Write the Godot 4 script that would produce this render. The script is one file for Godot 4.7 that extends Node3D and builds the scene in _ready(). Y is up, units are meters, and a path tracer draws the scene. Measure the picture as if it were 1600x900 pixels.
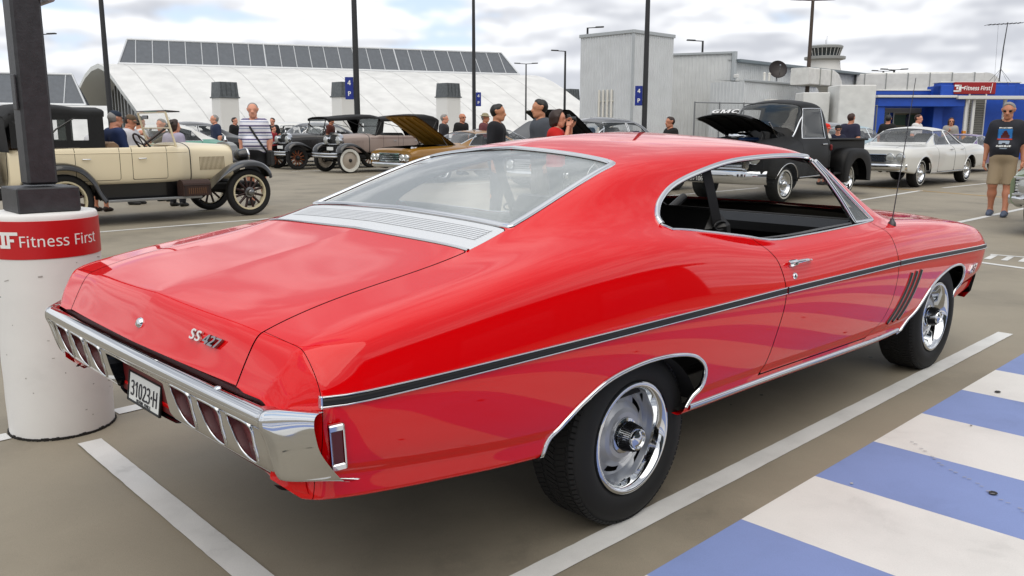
extends Node3D
# A rooftop car show: a red fastback seen from its rear corner, old cars, sheds and a hangar behind.
# World: x runs forward along the red car, y up, z to the car's right; the origin is on the ground under its rear axle.

var mats := {}
var names := {}
var rng := RandomNumberGenerator.new()

# ---------------------------------------------------------------- mesh collector
class MB:
	var v := PackedVector3Array()
	var n := PackedVector3Array()
	var uv := PackedVector2Array()
	var xf := Transform3D()
	func tri(a: Vector3, b: Vector3, c: Vector3, na: Vector3, nb: Vector3, nc: Vector3, ua := Vector2.ZERO, ub := Vector2.ZERO, uc := Vector2.ZERO) -> void:
		var g := (c - a).cross(b - a)
		if g.length_squared() < 1e-18:
			return
		var swap := g.dot(na + nb + nc) < 0.0
		if xf != Transform3D():
			a = xf * a; b = xf * b; c = xf * c
			if xf.basis.determinant() < 0: swap = not swap
			var nm := xf.basis.inverse().transposed()
			na = (nm * na).normalized(); nb = (nm * nb).normalized(); nc = (nm * nc).normalized()
		if swap:
			v.append(a); v.append(c); v.append(b); n.append(na); n.append(nc); n.append(nb); uv.append(ua); uv.append(uc); uv.append(ub)
		else:
			v.append(a); v.append(b); v.append(c); n.append(na); n.append(nb); n.append(nc); uv.append(ua); uv.append(ub); uv.append(uc)
	func quad(a: Vector3, b: Vector3, c: Vector3, d: Vector3, out := Vector3.ZERO) -> void:
		var g := (c - a).cross(b - a)
		if g.length_squared() < 1e-16: g = (d - a).cross(c - a)
		g = g.normalized()
		if out != Vector3.ZERO and g.dot(out) < 0: g = -g
		tri(a, b, c, g, g, g, Vector2(0, 0), Vector2(1, 0), Vector2(1, 1))
		tri(a, c, d, g, g, g, Vector2(0, 0), Vector2(1, 1), Vector2(0, 1))
	func poly(p: PackedVector3Array, out: Vector3) -> void:
		for i in range(1, p.size() - 1):
			tri(p[0], p[i], p[i + 1], out, out, out)
	# a box with chamfered edges, centred, in its own basis
	func box(c: Vector3, s: Vector3, bas := Basis(), ch := 0.0) -> void:
		var h := s * 0.5
		ch = min(ch, min(h.x, min(h.y, h.z)) * 0.98)
		var T := Transform3D(bas, c)
		for ax in 3:
			var b1 := (ax + 1) % 3
			var b2 := (ax + 2) % 3
			for sg in [-1.0, 1.0]:
				var q := []
				for k in [[-1, -1], [1, -1], [1, 1], [-1, 1]]:
					var p := Vector3.ZERO
					p[ax] = sg * h[ax]; p[b1] = k[0] * (h[b1] - ch); p[b2] = k[1] * (h[b2] - ch)
					q.append(T * p)
				var o := Vector3.ZERO; o[ax] = sg
				quad(q[0], q[1], q[2], q[3], bas * o)
		if ch > 0.0:
			for ax in 3:
				var b1 := (ax + 1) % 3
				var b2 := (ax + 2) % 3
				for s1 in [-1.0, 1.0]:
					for s2 in [-1.0, 1.0]:
						var q := []
						for k in [[-1, 0], [1, 0], [1, 1], [-1, 1]]:
							var p := Vector3.ZERO
							p[ax] = k[0] * (h[ax] - ch)
							p[b1] = s1 * (h[b1] - (ch if k[1] == 0 else 0.0)); p[b2] = s2 * (h[b2] - (0.0 if k[1] == 0 else ch))
							q.append(T * p)
						var o := Vector3.ZERO; o[b1] = s1; o[b2] = s2
						quad(q[0], q[1], q[2], q[3], bas * o)
			for sx in [-1.0, 1.0]:
				for sy in [-1.0, 1.0]:
					for sz in [-1.0, 1.0]:
						var o := Vector3(sx, sy, sz)
						var a := T * (o * Vector3(h.x, h.y - ch, h.z - ch)); var b := T * (o * Vector3(h.x - ch, h.y, h.z - ch)); var cc := T * (o * Vector3(h.x - ch, h.y - ch, h.z))
						var nn := (bas * o).normalized()
						tri(a, b, cc, nn, nn, nn)
	# tapered box: bottom centre c, bottom size (x,z), top size, height
	func frustum(c: Vector3, b: Vector2, t: Vector2, hh: float) -> void:
		var p := []
		for k in [[-1, -1], [1, -1], [1, 1], [-1, 1]]:
			p.append(c + Vector3(k[0] * b.x / 2, 0, k[1] * b.y / 2))
		for k in [[-1, -1], [1, -1], [1, 1], [-1, 1]]:
			p.append(c + Vector3(k[0] * t.x / 2, hh, k[1] * t.y / 2))
		for i in 4:
			var j := (i + 1) % 4
			quad(p[i], p[j], p[4 + j], p[4 + i], (p[i] + p[j]) / 2 - c)
		quad(p[4], p[5], p[6], p[7], Vector3.UP); quad(p[0], p[1], p[2], p[3], Vector3.DOWN)
	# surface of revolution: profile of Vector2(radius, height along y)
	func lathe(prof: Array, seg := 24, T := Transform3D(), a0 := 0.0, a1 := TAU, hard := 0.6) -> void:
		var m := prof.size()
		for i in m - 1:
			var p0: Vector2 = prof[i]; var p1: Vector2 = prof[i + 1]
			var d := (p1 - p0)
			if d.length() < 1e-7: continue
			d = d.normalized()
			var nrm := Vector2(d.y, -d.x)
			var n0 := nrm; var n1 := nrm
			if i > 0:
				var e: Vector2 = (p0 - prof[i - 1]).normalized(); var en := Vector2(e.y, -e.x)
				if en.dot(nrm) > hard: n0 = (en + nrm).normalized()
			if i < m - 2:
				var e: Vector2 = (prof[i + 2] - p1).normalized(); var en := Vector2(e.y, -e.x)
				if en.dot(nrm) > hard: n1 = (en + nrm).normalized()
			for k in seg:
				var b0 := lerpf(a0, a1, float(k) / seg); var b1 := lerpf(a0, a1, float(k + 1) / seg)
				var c0 := Vector3(cos(b0), 0, sin(b0)); var c1 := Vector3(cos(b1), 0, sin(b1))
				var A := T * (c0 * p0.x + Vector3.UP * p0.y); var B := T * (c1 * p0.x + Vector3.UP * p0.y)
				var C := T * (c1 * p1.x + Vector3.UP * p1.y); var D := T * (c0 * p1.x + Vector3.UP * p1.y)
				var nA := T.basis * (c0 * n0.x + Vector3.UP * n0.y); var nB := T.basis * (c1 * n0.x + Vector3.UP * n0.y)
				var nC := T.basis * (c1 * n1.x + Vector3.UP * n1.y); var nD := T.basis * (c0 * n1.x + Vector3.UP * n1.y)
				var u0 := float(k) / seg; var u1 := float(k + 1) / seg
				tri(A, B, C, nA, nB, nC, Vector2(u0, 0), Vector2(u1, 0), Vector2(u1, 1)); tri(A, C, D, nA, nC, nD, Vector2(u0, 0), Vector2(u1, 1), Vector2(u0, 1))
	# grid of points, smooth: rows x cols
	func grid(P: Array, closed_v := false, flip := false) -> void:
		var nu := P.size(); var nv: int = P[0].size()
		var N := []
		for i in nu:
			var r := PackedVector3Array()
			for j in nv:
				var a: Vector3 = P[min(i + 1, nu - 1)][j] - P[max(i - 1, 0)][j]
				var jn := (j + 1) % nv if closed_v else mini(j + 1, nv - 1)
				var jp := (j - 1 + nv) % nv if closed_v else maxi(j - 1, 0)
				var b: Vector3 = P[i][jn] - P[i][jp]
				var q := a.cross(b).normalized()
				r.append(-q if flip else q)
			N.append(r)
		for i in nu - 1:
			for j in (nv if closed_v else nv - 1):
				var k := (j + 1) % nv
				tri(P[i][j], P[i + 1][j], P[i + 1][k], N[i][j], N[i + 1][j], N[i + 1][k], Vector2(float(i) / (nu - 1), float(j) / nv), Vector2(float(i + 1) / (nu - 1), float(j) / nv), Vector2(float(i + 1) / (nu - 1), float(j + 1) / nv))
				tri(P[i][j], P[i + 1][k], P[i][k], N[i][j], N[i + 1][k], N[i][k], Vector2(float(i) / (nu - 1), float(j) / nv), Vector2(float(i + 1) / (nu - 1), float(j + 1) / nv), Vector2(float(i) / (nu - 1), float(j + 1) / nv))
	# round tube along points; r is a number or an array
	func tube(path: Array, r, seg := 8, caps := true, closed := false, squash := 1.0, side := Vector3.ZERO) -> void:
		var m := path.size()
		var rows := []
		var prev := side
		for i in m:
			var t: Vector3
			if closed: t = path[(i + 1) % m] - path[(i - 1 + m) % m]
			else: t = path[min(i + 1, m - 1)] - path[max(i - 1, 0)]
			t = t.normalized()
			if prev == Vector3.ZERO:
				prev = t.cross(Vector3.UP if absf(t.y) < 0.9 else Vector3.RIGHT)
			var s := (prev - t * prev.dot(t)).normalized()
			prev = s
			var u := t.cross(s)
			var rr: float = r[i] if r is Array else r
			var row := PackedVector3Array()
			for k in seg:
				var a := TAU * k / seg
				row.append(path[i] + s * cos(a) * rr + u * sin(a) * rr * squash)
			rows.append(row)
		for i in (m if closed else m - 1):
			var j := (i + 1) % m
			for k in seg:
				var l := (k + 1) % seg
				var pa: Vector3 = rows[i][k]; var pb: Vector3 = rows[j][k]; var pc: Vector3 = rows[j][l]; var pd: Vector3 = rows[i][l]
				var na: Vector3 = (pa - path[i]).normalized(); var nb: Vector3 = (pb - path[j]).normalized(); var nc: Vector3 = (pc - path[j]).normalized(); var nd: Vector3 = (pd - path[i]).normalized()
				tri(pa, pb, pc, na, nb, nc); tri(pa, pc, pd, na, nc, nd)
		if caps and not closed:
			for e in [0, m - 1]:
				var o: Vector3 = (path[0] - path[1]) if e == 0 else (path[m - 1] - path[m - 2])
				poly(rows[e], o.normalized())
	# a polygon (x,y) stood up at z and given a depth, all in T
	func prism(pts: PackedVector2Array, z0: float, z1: float, T := Transform3D()) -> void:
		var idx := Geometry2D.triangulate_polygon(pts)
		for k in range(0, idx.size(), 3):
			var a := pts[idx[k]]; var b := pts[idx[k + 1]]; var c := pts[idx[k + 2]]
			for z in [z0, z1]:
				var nn := (T.basis * Vector3(0, 0, 1 if (z == maxf(z0, z1)) else -1)).normalized()
				tri(T * Vector3(a.x, a.y, z), T * Vector3(b.x, b.y, z), T * Vector3(c.x, c.y, z), nn, nn, nn)
		var cw := Geometry2D.is_polygon_clockwise(pts)
		for i in pts.size():
			var a := pts[i]; var b := pts[(i + 1) % pts.size()]
			var o := Vector2(b.y - a.y, a.x - b.x).normalized() * (-1.0 if cw else 1.0)
			quad(T * Vector3(a.x, a.y, z0), T * Vector3(b.x, b.y, z0), T * Vector3(b.x, b.y, z1), T * Vector3(a.x, a.y, z1), T.basis * Vector3(o.x, o.y, 0))
	# a band standing proud of a surface: points, outward normals, half width, height; side = direction across at each point
	func strip(p: Array, nn: Array, hw: float, h: float, closed := false) -> void:
		var m := p.size()
		var rows := []
		for i in m:
			var t: Vector3 = (p[(i + 1) % m] - p[(i - 1 + m) % m]) if closed else (p[min(i + 1, m - 1)] - p[max(i - 1, 0)])
			var s := t.normalized().cross(nn[i]).normalized()
			var row := PackedVector3Array()
			for k in [[-1.0, -0.15], [-0.92, 0.55], [-0.55, 0.92], [0.0, 1.0], [0.55, 0.92], [0.92, 0.55], [1.0, -0.15]]:
				row.append(p[i] + s * hw * k[0] + nn[i] * h * k[1])
			rows.append(row)
		if closed: rows.append(rows[0])
		grid(rows)
		# make the normals point away from the surface
	func append(o: MB, T := Transform3D()) -> void:
		var nm := T.basis.inverse().transposed()
		var fl := T.basis.determinant() < 0
		for i in range(0, o.v.size(), 3):
			var k := [i, i + 2, i + 1] if fl else [i, i + 1, i + 2]
			for q in k:
				v.append(T * o.v[q]); n.append((nm * o.n[q]).normalized()); uv.append(o.uv[q])
	func mesh(m: Material) -> ArrayMesh:
		var a := []
		a.resize(Mesh.ARRAY_MAX)
		a[Mesh.ARRAY_VERTEX] = v; a[Mesh.ARRAY_NORMAL] = n; a[Mesh.ARRAY_TEX_UV] = uv
		var me := ArrayMesh.new()
		if v.size() > 0:
			me.add_surface_from_arrays(Mesh.PRIMITIVE_TRIANGLES, a)
			me.surface_set_material(0, m)
		return me

# ---------------------------------------------------------------- scene helpers
func numbered(called: String) -> String:
	var k: int = names.get(called, -1) + 1
	names[called] = k
	return called if k == 0 else "%s_%03d" % [called, k]

func put(called: String, b, m: Material, parent: Node) -> MeshInstance3D:
	var o := MeshInstance3D.new()
	o.mesh = b.mesh(m) if b is MB else b
	if not b is MB: o.material_override = m
	var base := called
	var k := 0
	while parent.has_node(NodePath(called)):
		k += 1
		called = "%s_%03d" % [base, k]
	o.name = called
	parent.add_child(o, true)
	return o

func thing(called: String, label: String, category: String, at := Vector3.ZERO, turn := 0.0, group := "") -> Node3D:
	var o := Node3D.new()
	o.name = numbered(called)
	add_child(o, true)
	o.position = at; o.rotation.y = turn
	o.set_meta("label", label); o.set_meta("category", category)
	if group: o.set_meta("group", group)
	return o

func single(called: String, b, m: Material, label: String, category: String, group := "", at := Vector3.ZERO, turn := 0.0) -> MeshInstance3D:
	var o := MeshInstance3D.new()
	o.mesh = b.mesh(m) if b is MB else b
	if not b is MB: o.material_override = m
	o.name = numbered(called)
	add_child(o, true)
	o.position = at; o.rotation.y = turn
	o.set_meta("label", label); o.set_meta("category", category)
	if group: o.set_meta("group", group)
	return o

func setting(called: String, b: MB, m: Material) -> MeshInstance3D:
	var o := MeshInstance3D.new()
	o.mesh = b.mesh(m); o.name = numbered(called)
	add_child(o, true)
	o.set_meta("kind", "structure")
	return o

func mat(key: String, c := Color.WHITE, rough := 0.6, metal := 0.0, coat := 0.0) -> StandardMaterial3D:
	if mats.has(key): return mats[key]
	var m := StandardMaterial3D.new()
	m.resource_name = key
	m.albedo_color = c; m.roughness = rough; m.metallic = metal
	if coat > 0:
		m.clearcoat_enabled = true; m.clearcoat = coat; m.clearcoat_roughness = 0.03
	mats[key] = m
	return m

# paint, cloth and the like with a fine noise in colour and relief, in world or object axes
func noisy(key: String, c: Color, rough: float, scale: float, amount: float, relief := 0.0, octaves := 4, metal := 0.0, world := true) -> StandardMaterial3D:
	if mats.has(key): return mats[key]
	var m := mat(key, c, rough, metal)
	var f := FastNoiseLite.new()
	f.seed = hash(key) % 10000; f.noise_type = FastNoiseLite.TYPE_SIMPLEX; f.frequency = 0.012; f.fractal_octaves = octaves
	var t := NoiseTexture2D.new()
	t.width = 512; t.height = 512; t.seamless = true; t.noise = f
	var g := Gradient.new()
	g.set_color(0, Color.WHITE * (1.0 - amount)); g.set_color(1, Color.WHITE)
	g.colors[0].a = 1.0
	t.color_ramp = g
	m.albedo_texture = t
	m.uv1_triplanar = true; m.uv1_world_triplanar = world; m.uv1_scale = Vector3.ONE * scale
	if relief > 0.0:
		m.normal_enabled = true; m.normal_scale = relief
		var t2 := NoiseTexture2D.new()
		var f2 := f.duplicate(); f2.frequency = 0.05
		t2.width = 512; t2.height = 512; t2.seamless = true; t2.noise = f2; t2.as_normal_map = true; t2.bump_strength = 4.0
		m.normal_texture = t2
	return m

# a flat surface with broad mottling and fine grain at two unlike scales, so that no repeat shows
func worn(key: String, c: Color, rough: float, broad: float, fine: float, mottle: float, grain: float, relief := .25) -> StandardMaterial3D:
	if mats.has(key): return mats[key]
	var m := mat(key, c, rough)
	var make := func(freq: float, oct: int, lowest: float, sd: int, cell: bool) -> NoiseTexture2D:
		var f := FastNoiseLite.new()
		f.seed = sd; f.noise_type = FastNoiseLite.TYPE_CELLULAR if cell else FastNoiseLite.TYPE_SIMPLEX_SMOOTH; f.frequency = freq; f.fractal_octaves = oct; f.fractal_gain = .6
		f.domain_warp_enabled = not cell; f.domain_warp_amplitude = 60.0; f.domain_warp_frequency = .006
		var t := NoiseTexture2D.new()
		t.width = 1024; t.height = 1024; t.seamless = true; t.noise = f
		var g := Gradient.new()
		g.offsets = PackedFloat32Array([0.0, .25, .55, 1.0])
		g.colors = PackedColorArray([Color.WHITE * lowest, Color.WHITE * lerpf(lowest, 1.0, .6), Color.WHITE * lerpf(lowest, 1.0, .85), Color.WHITE])
		for k in 4: 
			var q := g.get_color(k); q.a = 1.0; g.set_color(k, q)
		t.color_ramp = g
		return t
	m.albedo_texture = make.call(.006, 6, 1.0 - mottle, hash(key) % 9999, false)
	m.uv1_triplanar = true; m.uv1_world_triplanar = true; m.uv1_scale = Vector3.ONE * broad
	m.detail_enabled = true; m.detail_blend_mode = BaseMaterial3D.BLEND_MODE_MUL; m.detail_uv_layer = BaseMaterial3D.DETAIL_UV_2
	m.detail_albedo = make.call(.11, 4, 1.0 - grain, hash(key) % 7777 + 5, false)
	m.uv2_triplanar = true; m.uv2_world_triplanar = true; m.uv2_scale = Vector3.ONE * fine
	return m

func glass(key: String, c: Color, a: float) -> StandardMaterial3D:
	if mats.has(key): return mats[key]
	var m := mat(key, c, 0.0, 0.0)
	m.transparency = BaseMaterial3D.TRANSPARENCY_ALPHA
	m.albedo_color = Color(c.r, c.g, c.b, a)
	m.cull_mode = BaseMaterial3D.CULL_DISABLED
	m.metallic_specular = 0.6
	return m

func letters(s: String, h: float, depth: float, bold := false, mono := false, serif := false) -> TextMesh:
	var t := TextMesh.new()
	var f := SystemFont.new()
	f.font_names = PackedStringArray(["Droid Sans Mono" if mono else ("Droid Serif" if serif else "Droid Sans")])
	if bold: f.font_weight = 700
	t.font = f; t.text = s; t.font_size = 64; t.pixel_size = h / 46.0; t.depth = depth; t.curve_step = 2.0
	return t

# letters as triangles, each vertex moved by a mapping (x, y, depth) -> point
func text_mb(s: String, h: float, depth: float, mapping: Callable, bold := false, mono := false, serif := false, squeeze := 1.0, shear := 0.0) -> MB:
	var t := letters(s, h, depth, bold, mono, serif)
	var b := MB.new()
	var arr := t.get_mesh_arrays()
	if arr.size() == 0: return b
	var vv: PackedVector3Array = arr[Mesh.ARRAY_VERTEX]
	var ix: PackedInt32Array = arr[Mesh.ARRAY_INDEX] if arr[Mesh.ARRAY_INDEX] != null else PackedInt32Array(range(vv.size()))
	for k in range(0, ix.size(), 3):
		var q := []
		for e in 3:
			var p := vv[ix[k + e]]
			q.append(mapping.call(p.x * squeeze + p.y * shear, p.y, p.z))
		var c: Vector3 = (q[2] - q[0]).cross(q[1] - q[0]).normalized()
		if c == Vector3.ZERO: continue
		b.tri(q[0], q[1], q[2], c, c, c)
	return b

# text lying in a plane: T's x to the right, y up, z towards the reader
func text_on(s: String, h: float, depth: float, T: Transform3D, bold := false, mono := false, serif := false, squeeze := 1.0, shear := 0.0) -> MB:
	return text_mb(s, h, depth, func(x, y, z): return T * Vector3(x, y, z), bold, mono, serif, squeeze, shear)

# smooth curve through keys [[x, a, b..], ...] (component c), monotone Hermite
func key_at(keys: Array, x: float, c := 1) -> float:
	var m := keys.size()
	if x <= keys[0][0]: return keys[0][c]
	if x >= keys[m - 1][0]: return keys[m - 1][c]
	var i := 0
	while x > keys[i + 1][0]: i += 1
	var x0: float = keys[i][0]; var x1: float = keys[i + 1][0]
	var y0: float = keys[i][c]; var y1: float = keys[i + 1][c]
	var h := x1 - x0
	var d := (y1 - y0) / h
	var t0 := d; var t1 := d
	if i > 0:
		var e: float = (y0 - keys[i - 1][c]) / (x0 - keys[i - 1][0])
		t0 = 0.0 if e * d <= 0 else 2.0 * e * d / (e + d)
	if i < m - 2:
		var e: float = (keys[i + 2][c] - y1) / (keys[i + 2][0] - x1)
		t1 = 0.0 if e * d <= 0 else 2.0 * e * d / (e + d)
	var s := (x - x0) / h
	var s2 := s * s; var s3 := s2 * s
	return (2 * s3 - 3 * s2 + 1) * y0 + (s3 - 2 * s2 + s) * h * t0 + (-2 * s3 + 3 * s2) * y1 + (s3 - s2) * h * t1

# points along a Catmull-Rom curve through 2-D points
func curve2(p: Array, per := 6, closed := false) -> PackedVector2Array:
	var out := PackedVector2Array()
	var m := p.size()
	for i in (m if closed else m - 1):
		var a: Vector2 = p[(i - 1 + m) % m] if closed else p[max(i - 1, 0)]
		var b: Vector2 = p[i]; var c: Vector2 = p[(i + 1) % m]
		var d: Vector2 = p[(i + 2) % m] if closed else p[min(i + 2, m - 1)]
		for k in per:
			out.append(b.cubic_interpolate(c, a, d, float(k) / per))
	if not closed: out.append(p[m - 1])
	return out

func curve3(p: Array, per := 6) -> Array:
	var out := []
	var m := p.size()
	for i in m - 1:
		for k in per:
			out.append(p[i].cubic_interpolate(p[i + 1], p[max(i - 1, 0)], p[min(i + 2, m - 1)], float(k) / per))
	out.append(p[m - 1])
	return out

# signed distance to a polygon, positive outside
static func poly_sd(pg: PackedVector2Array, p: Vector2) -> float:
	var d := 1e9
	var inside := false
	var m := pg.size()
	var j := m - 1
	for i in m:
		var a := pg[i]; var b := pg[j]
		var e := b - a
		var w := p - a
		var q := w - e * clampf(w.dot(e) / maxf(e.length_squared(), 1e-12), 0, 1)
		d = minf(d, q.length_squared())
		if (a.y > p.y) != (b.y > p.y) and p.x < (b.x - a.x) * (p.y - a.y) / (b.y - a.y) + a.x: inside = not inside
		j = i
	return -sqrt(d) if inside else sqrt(d)

# ---------------------------------------------------------------- lofted car body
class Body:
	var xs := PackedFloat32Array()
	var ctl := []          # per station: PackedVector3Array of control points (half section, z >= 0)
	var P := []            # per station: PackedVector3Array
	var N := []
	var V := PackedFloat32Array()
	var nv := 0
	func spline(c: PackedVector3Array, u: float) -> Vector3:   # clamped uniform cubic B-spline, u in 0..1
		var m := c.size()
		var spans := m - 3
		var t := clampf(u, 0, 1) * spans
		var i := mini(int(t), spans - 1)
		# de Boor with clamped knots
		var d0 := c[i]; var d1 := c[i + 1]; var d2 := c[i + 2]; var d3 := c[i + 3]
		var k := func(q: int) -> float: return clampf(q - 3, 0, spans)
		var b := i + 3
		var kk := [k.call(b - 2), k.call(b - 1), k.call(b), k.call(b + 1), k.call(b + 2), k.call(b + 3)]
		var a1: float = (t - kk[0]) / (kk[3] - kk[0]); var a2: float = (t - kk[1]) / (kk[4] - kk[1]); var a3: float = (t - kk[2]) / (kk[5] - kk[2])
		var e1 := d0.lerp(d1, a1); var e2 := d1.lerp(d2, a2); var e3 := d2.lerp(d3, a3)
		var f2: float = (t - kk[1]) / (kk[3] - kk[1]); var f3: float = (t - kk[2]) / (kk[4] - kk[2])
		var g2 := e1.lerp(e2, f2); var g3 := e2.lerp(e3, f3)
		return g2.lerp(g3, (t - kk[2]) / (kk[3] - kk[2]))
	func build(stations: PackedFloat32Array, rows: Callable, cols: int) -> void:
		xs = stations; nv = cols
		for j in cols: V.append(float(j) / (cols - 1))
		for x in xs:
			var c: PackedVector3Array = rows.call(x)
			ctl.append(c)
			var r := PackedVector3Array()
			for j in cols: r.append(spline(c, V[j]))
			P.append(r)
		for i in xs.size():
			var r := PackedVector3Array()
			for j in cols:
				var a: Vector3 = P[mini(i + 1, xs.size() - 1)][j] - P[maxi(i - 1, 0)][j]
				var b: Vector3 = P[i][mini(j + 1, cols - 1)] - P[i][maxi(j - 1, 0)]
				if j == cols - 1: b = Vector3(0, b.y * 0.5, b.z)
				r.append(a.cross(b).normalized())
			N.append(r)
	func at(x: float, u: float) -> Vector3:
		var i := 0
		var hi := xs.size() - 1
		while hi - i > 1:
			var m := (hi + i) / 2
			if xs[m] <= x: i = m
			else: hi = m
		var t := clampf((x - xs[i]) / (xs[i + 1] - xs[i]), 0, 1)
		return spline(ctl[i], u).lerp(spline(ctl[i + 1], u), t)
	func normal(x: float, u: float) -> Vector3:
		var e := 0.004
		var a := at(x + 0.02, u) - at(x - 0.02, u)
		var b := at(x, minf(u + e, 1)) - at(x, maxf(u - e, 0))
		return a.cross(b).normalized()
	func u_of(x: float, comp: int, val: float, lo: float, hi: float) -> float:   # y grows with u on the side (comp 1); z falls with u on top (comp 2)
		for k in 26:
			var m := (lo + hi) / 2
			var q := at(x, m)[comp]
			if (q < val) == (comp == 1): lo = m
			else: hi = m
		return (lo + hi) / 2
	func side(x: float, y: float, lo := 0.08, hi := 0.85) -> Array:
		var u := u_of(x, 1, y, lo, hi)
		return [at(x, u), normal(x, u)]
	func top(x: float, z: float, lo := 0.5) -> Array:
		var u := u_of(x, 2, absf(z), lo, 1.0)
		var p := at(x, u); var nn := normal(x, u)
		return [Vector3(p.x, p.y, signf(z) * p.z), Vector3(nn.x, nn.y, signf(z) * nn.z)]
	# adds the part of the surface where every condition f(p, u) is positive; sides: 1 right, -1 left, 0 both
	func panel(b: MB, conds: Array, sides := 0, off := 0.0) -> void:
		var nx := xs.size()
		var val := []
		for f in conds:
			var rows := []
			for i in nx:
				var r := PackedFloat32Array()
				r.resize(nv)
				for j in nv: r[j] = f.call(P[i][j], V[j])
				rows.append(r)
			val.append(rows)
		var nc := conds.size()
		var sg := [1.0, -1.0] if sides == 0 else [float(sides)]
		for i in nx - 1:
			for j in nv - 1:
				var id := [[i, j], [i + 1, j], [i + 1, j + 1], [i, j + 1]]
				var keep := true; var cut := false
				for c in nc:
					var r0: PackedFloat32Array = val[c][i]; var r1: PackedFloat32Array = val[c][i + 1]
					var q0 := r0[j]; var q1 := r1[j]; var q2 := r1[j + 1]; var q3 := r0[j + 1]
					if q0 <= 0 and q1 <= 0 and q2 <= 0 and q3 <= 0:
						keep = false
						break
					if q0 <= 0 or q1 <= 0 or q2 <= 0 or q3 <= 0: cut = true
				if not keep: continue
				if not cut:
					var A: Vector3 = P[i][j] + N[i][j] * off; var B: Vector3 = P[i + 1][j] + N[i + 1][j] * off; var C: Vector3 = P[i + 1][j + 1] + N[i + 1][j + 1] * off; var D: Vector3 = P[i][j + 1] + N[i][j + 1] * off
					for s in sg:
						var m := Vector3(1, 1, s)
						b.tri(A * m, B * m, C * m, N[i][j] * m, N[i + 1][j] * m, N[i + 1][j + 1] * m)
						b.tri(A * m, C * m, D * m, N[i][j] * m, N[i + 1][j + 1] * m, N[i][j + 1] * m)
					continue
				for tr in [[0, 1, 2], [0, 2, 3]]:
					var pg := []
					for e in tr:
						var w := PackedFloat32Array()
						for c in nc: w.append(val[c][id[e][0]][id[e][1]])
						var nn: Vector3 = N[id[e][0]][id[e][1]]
						pg.append([P[id[e][0]][id[e][1]] + nn * off, nn, w])
					if cut:
						for c in nc:
							var o := []
							for e in pg.size():
								var A: Array = pg[e]; var B: Array = pg[(e + 1) % pg.size()]
								var fa: float = A[2][c]; var fb: float = B[2][c]
								if fa > 0: o.append(A)
								if (fa > 0) != (fb > 0):
									var t := fa / (fa - fb)
									var w := PackedFloat32Array()
									for q in nc: w.append(lerpf(A[2][q], B[2][q], t))
									o.append([A[0].lerp(B[0], t), A[1].lerp(B[1], t).normalized(), w])
							pg = o
							if pg.size() < 3: break
					for e in range(1, pg.size() - 1):
						for s in sg:
							var m := Vector3(1, 1, s)
							b.tri(pg[0][0] * m, pg[e][0] * m, pg[e + 1][0] * m, pg[0][1] * m, pg[e][1] * m, pg[e + 1][1] * m)

# ---------------------------------------------------------------- the red fastback
const BELT := [[-1.43, .785, .80], [-1.40, .85, .835], [-1.345, .918, .86], [-1.2, .955, .872], [-.9, 1.005, .868], [-.61, 1.045, .862], [-.3, 1.085, .85], [.1, 1.108, .842], [.35, 1.085, .845], [.6, 1.045, .85], [.92, .992, .858], [1.3, .982, .858], [1.65, .985, .85], [2.0, .985, .838], [2.35, .968, .825], [2.8, .948, .80], [3.4, .90, .775], [3.75, .85, .75], [3.93, .76, .72]]
const RAIL := [[-1.43, .785, .60], [-1.345, .925, .645], [-.61, 1.072, .645], [-.41, 1.13, .645], [-.2, 1.20, .65], [0.0, 1.262, .655], [.25, 1.325, .66], [.5, 1.345, .675], [.9, 1.357, .695], [1.2, 1.362, .705], [1.5, 1.36, .712], [1.64, 1.348, .716], [1.8, 1.283, .722], [2.0, 1.17, .742], [2.2, 1.06, .765], [2.4, .985, .765], [2.6, .965, .70], [3.4, .91, .66], [3.75, .86, .65], [3.93, .78, .62]]
const RIDGE := [[-1.435, .782], [-1.345, .943], [-1.325, .948], [-1.0, 1.015], [-.61, 1.088], [-.43, 1.147], [-.2, 1.235], [.05, 1.332], [.25, 1.392], [.45, 1.428], [.8, 1.452], [1.1, 1.457], [1.4, 1.447], [1.65, 1.42], [1.8, 1.372], [2.0, 1.27], [2.2, 1.16], [2.45, 1.025], [2.55, 1.0], [2.7, .993], [3.4, .945], [3.7, .90], [3.85, .84], [3.95, .75]]
const HALF := [[-1.44, .865], [-1.40, .90], [-1.33, .965], [-1.2, .984], [-.9, .994], [0.0, 1.0], [1.2, 1.003], [2.1, .99], [2.8, .958], [3.4, .925], [3.8, .89], [3.95, .84]]
const SILL := [[-1.43, .515], [-1.17, .479], [-.95, .452], [-.6, .412], [.2, .370], [.85, .365], [1.5, .352], [2.2, .337], [2.6, .34], [3.3, .385], [3.9, .43]]
const TRIM := [[-1.43, .795], [.8, .795], [2.0, .783], [2.9, .748], [3.85, .703]]

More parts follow.
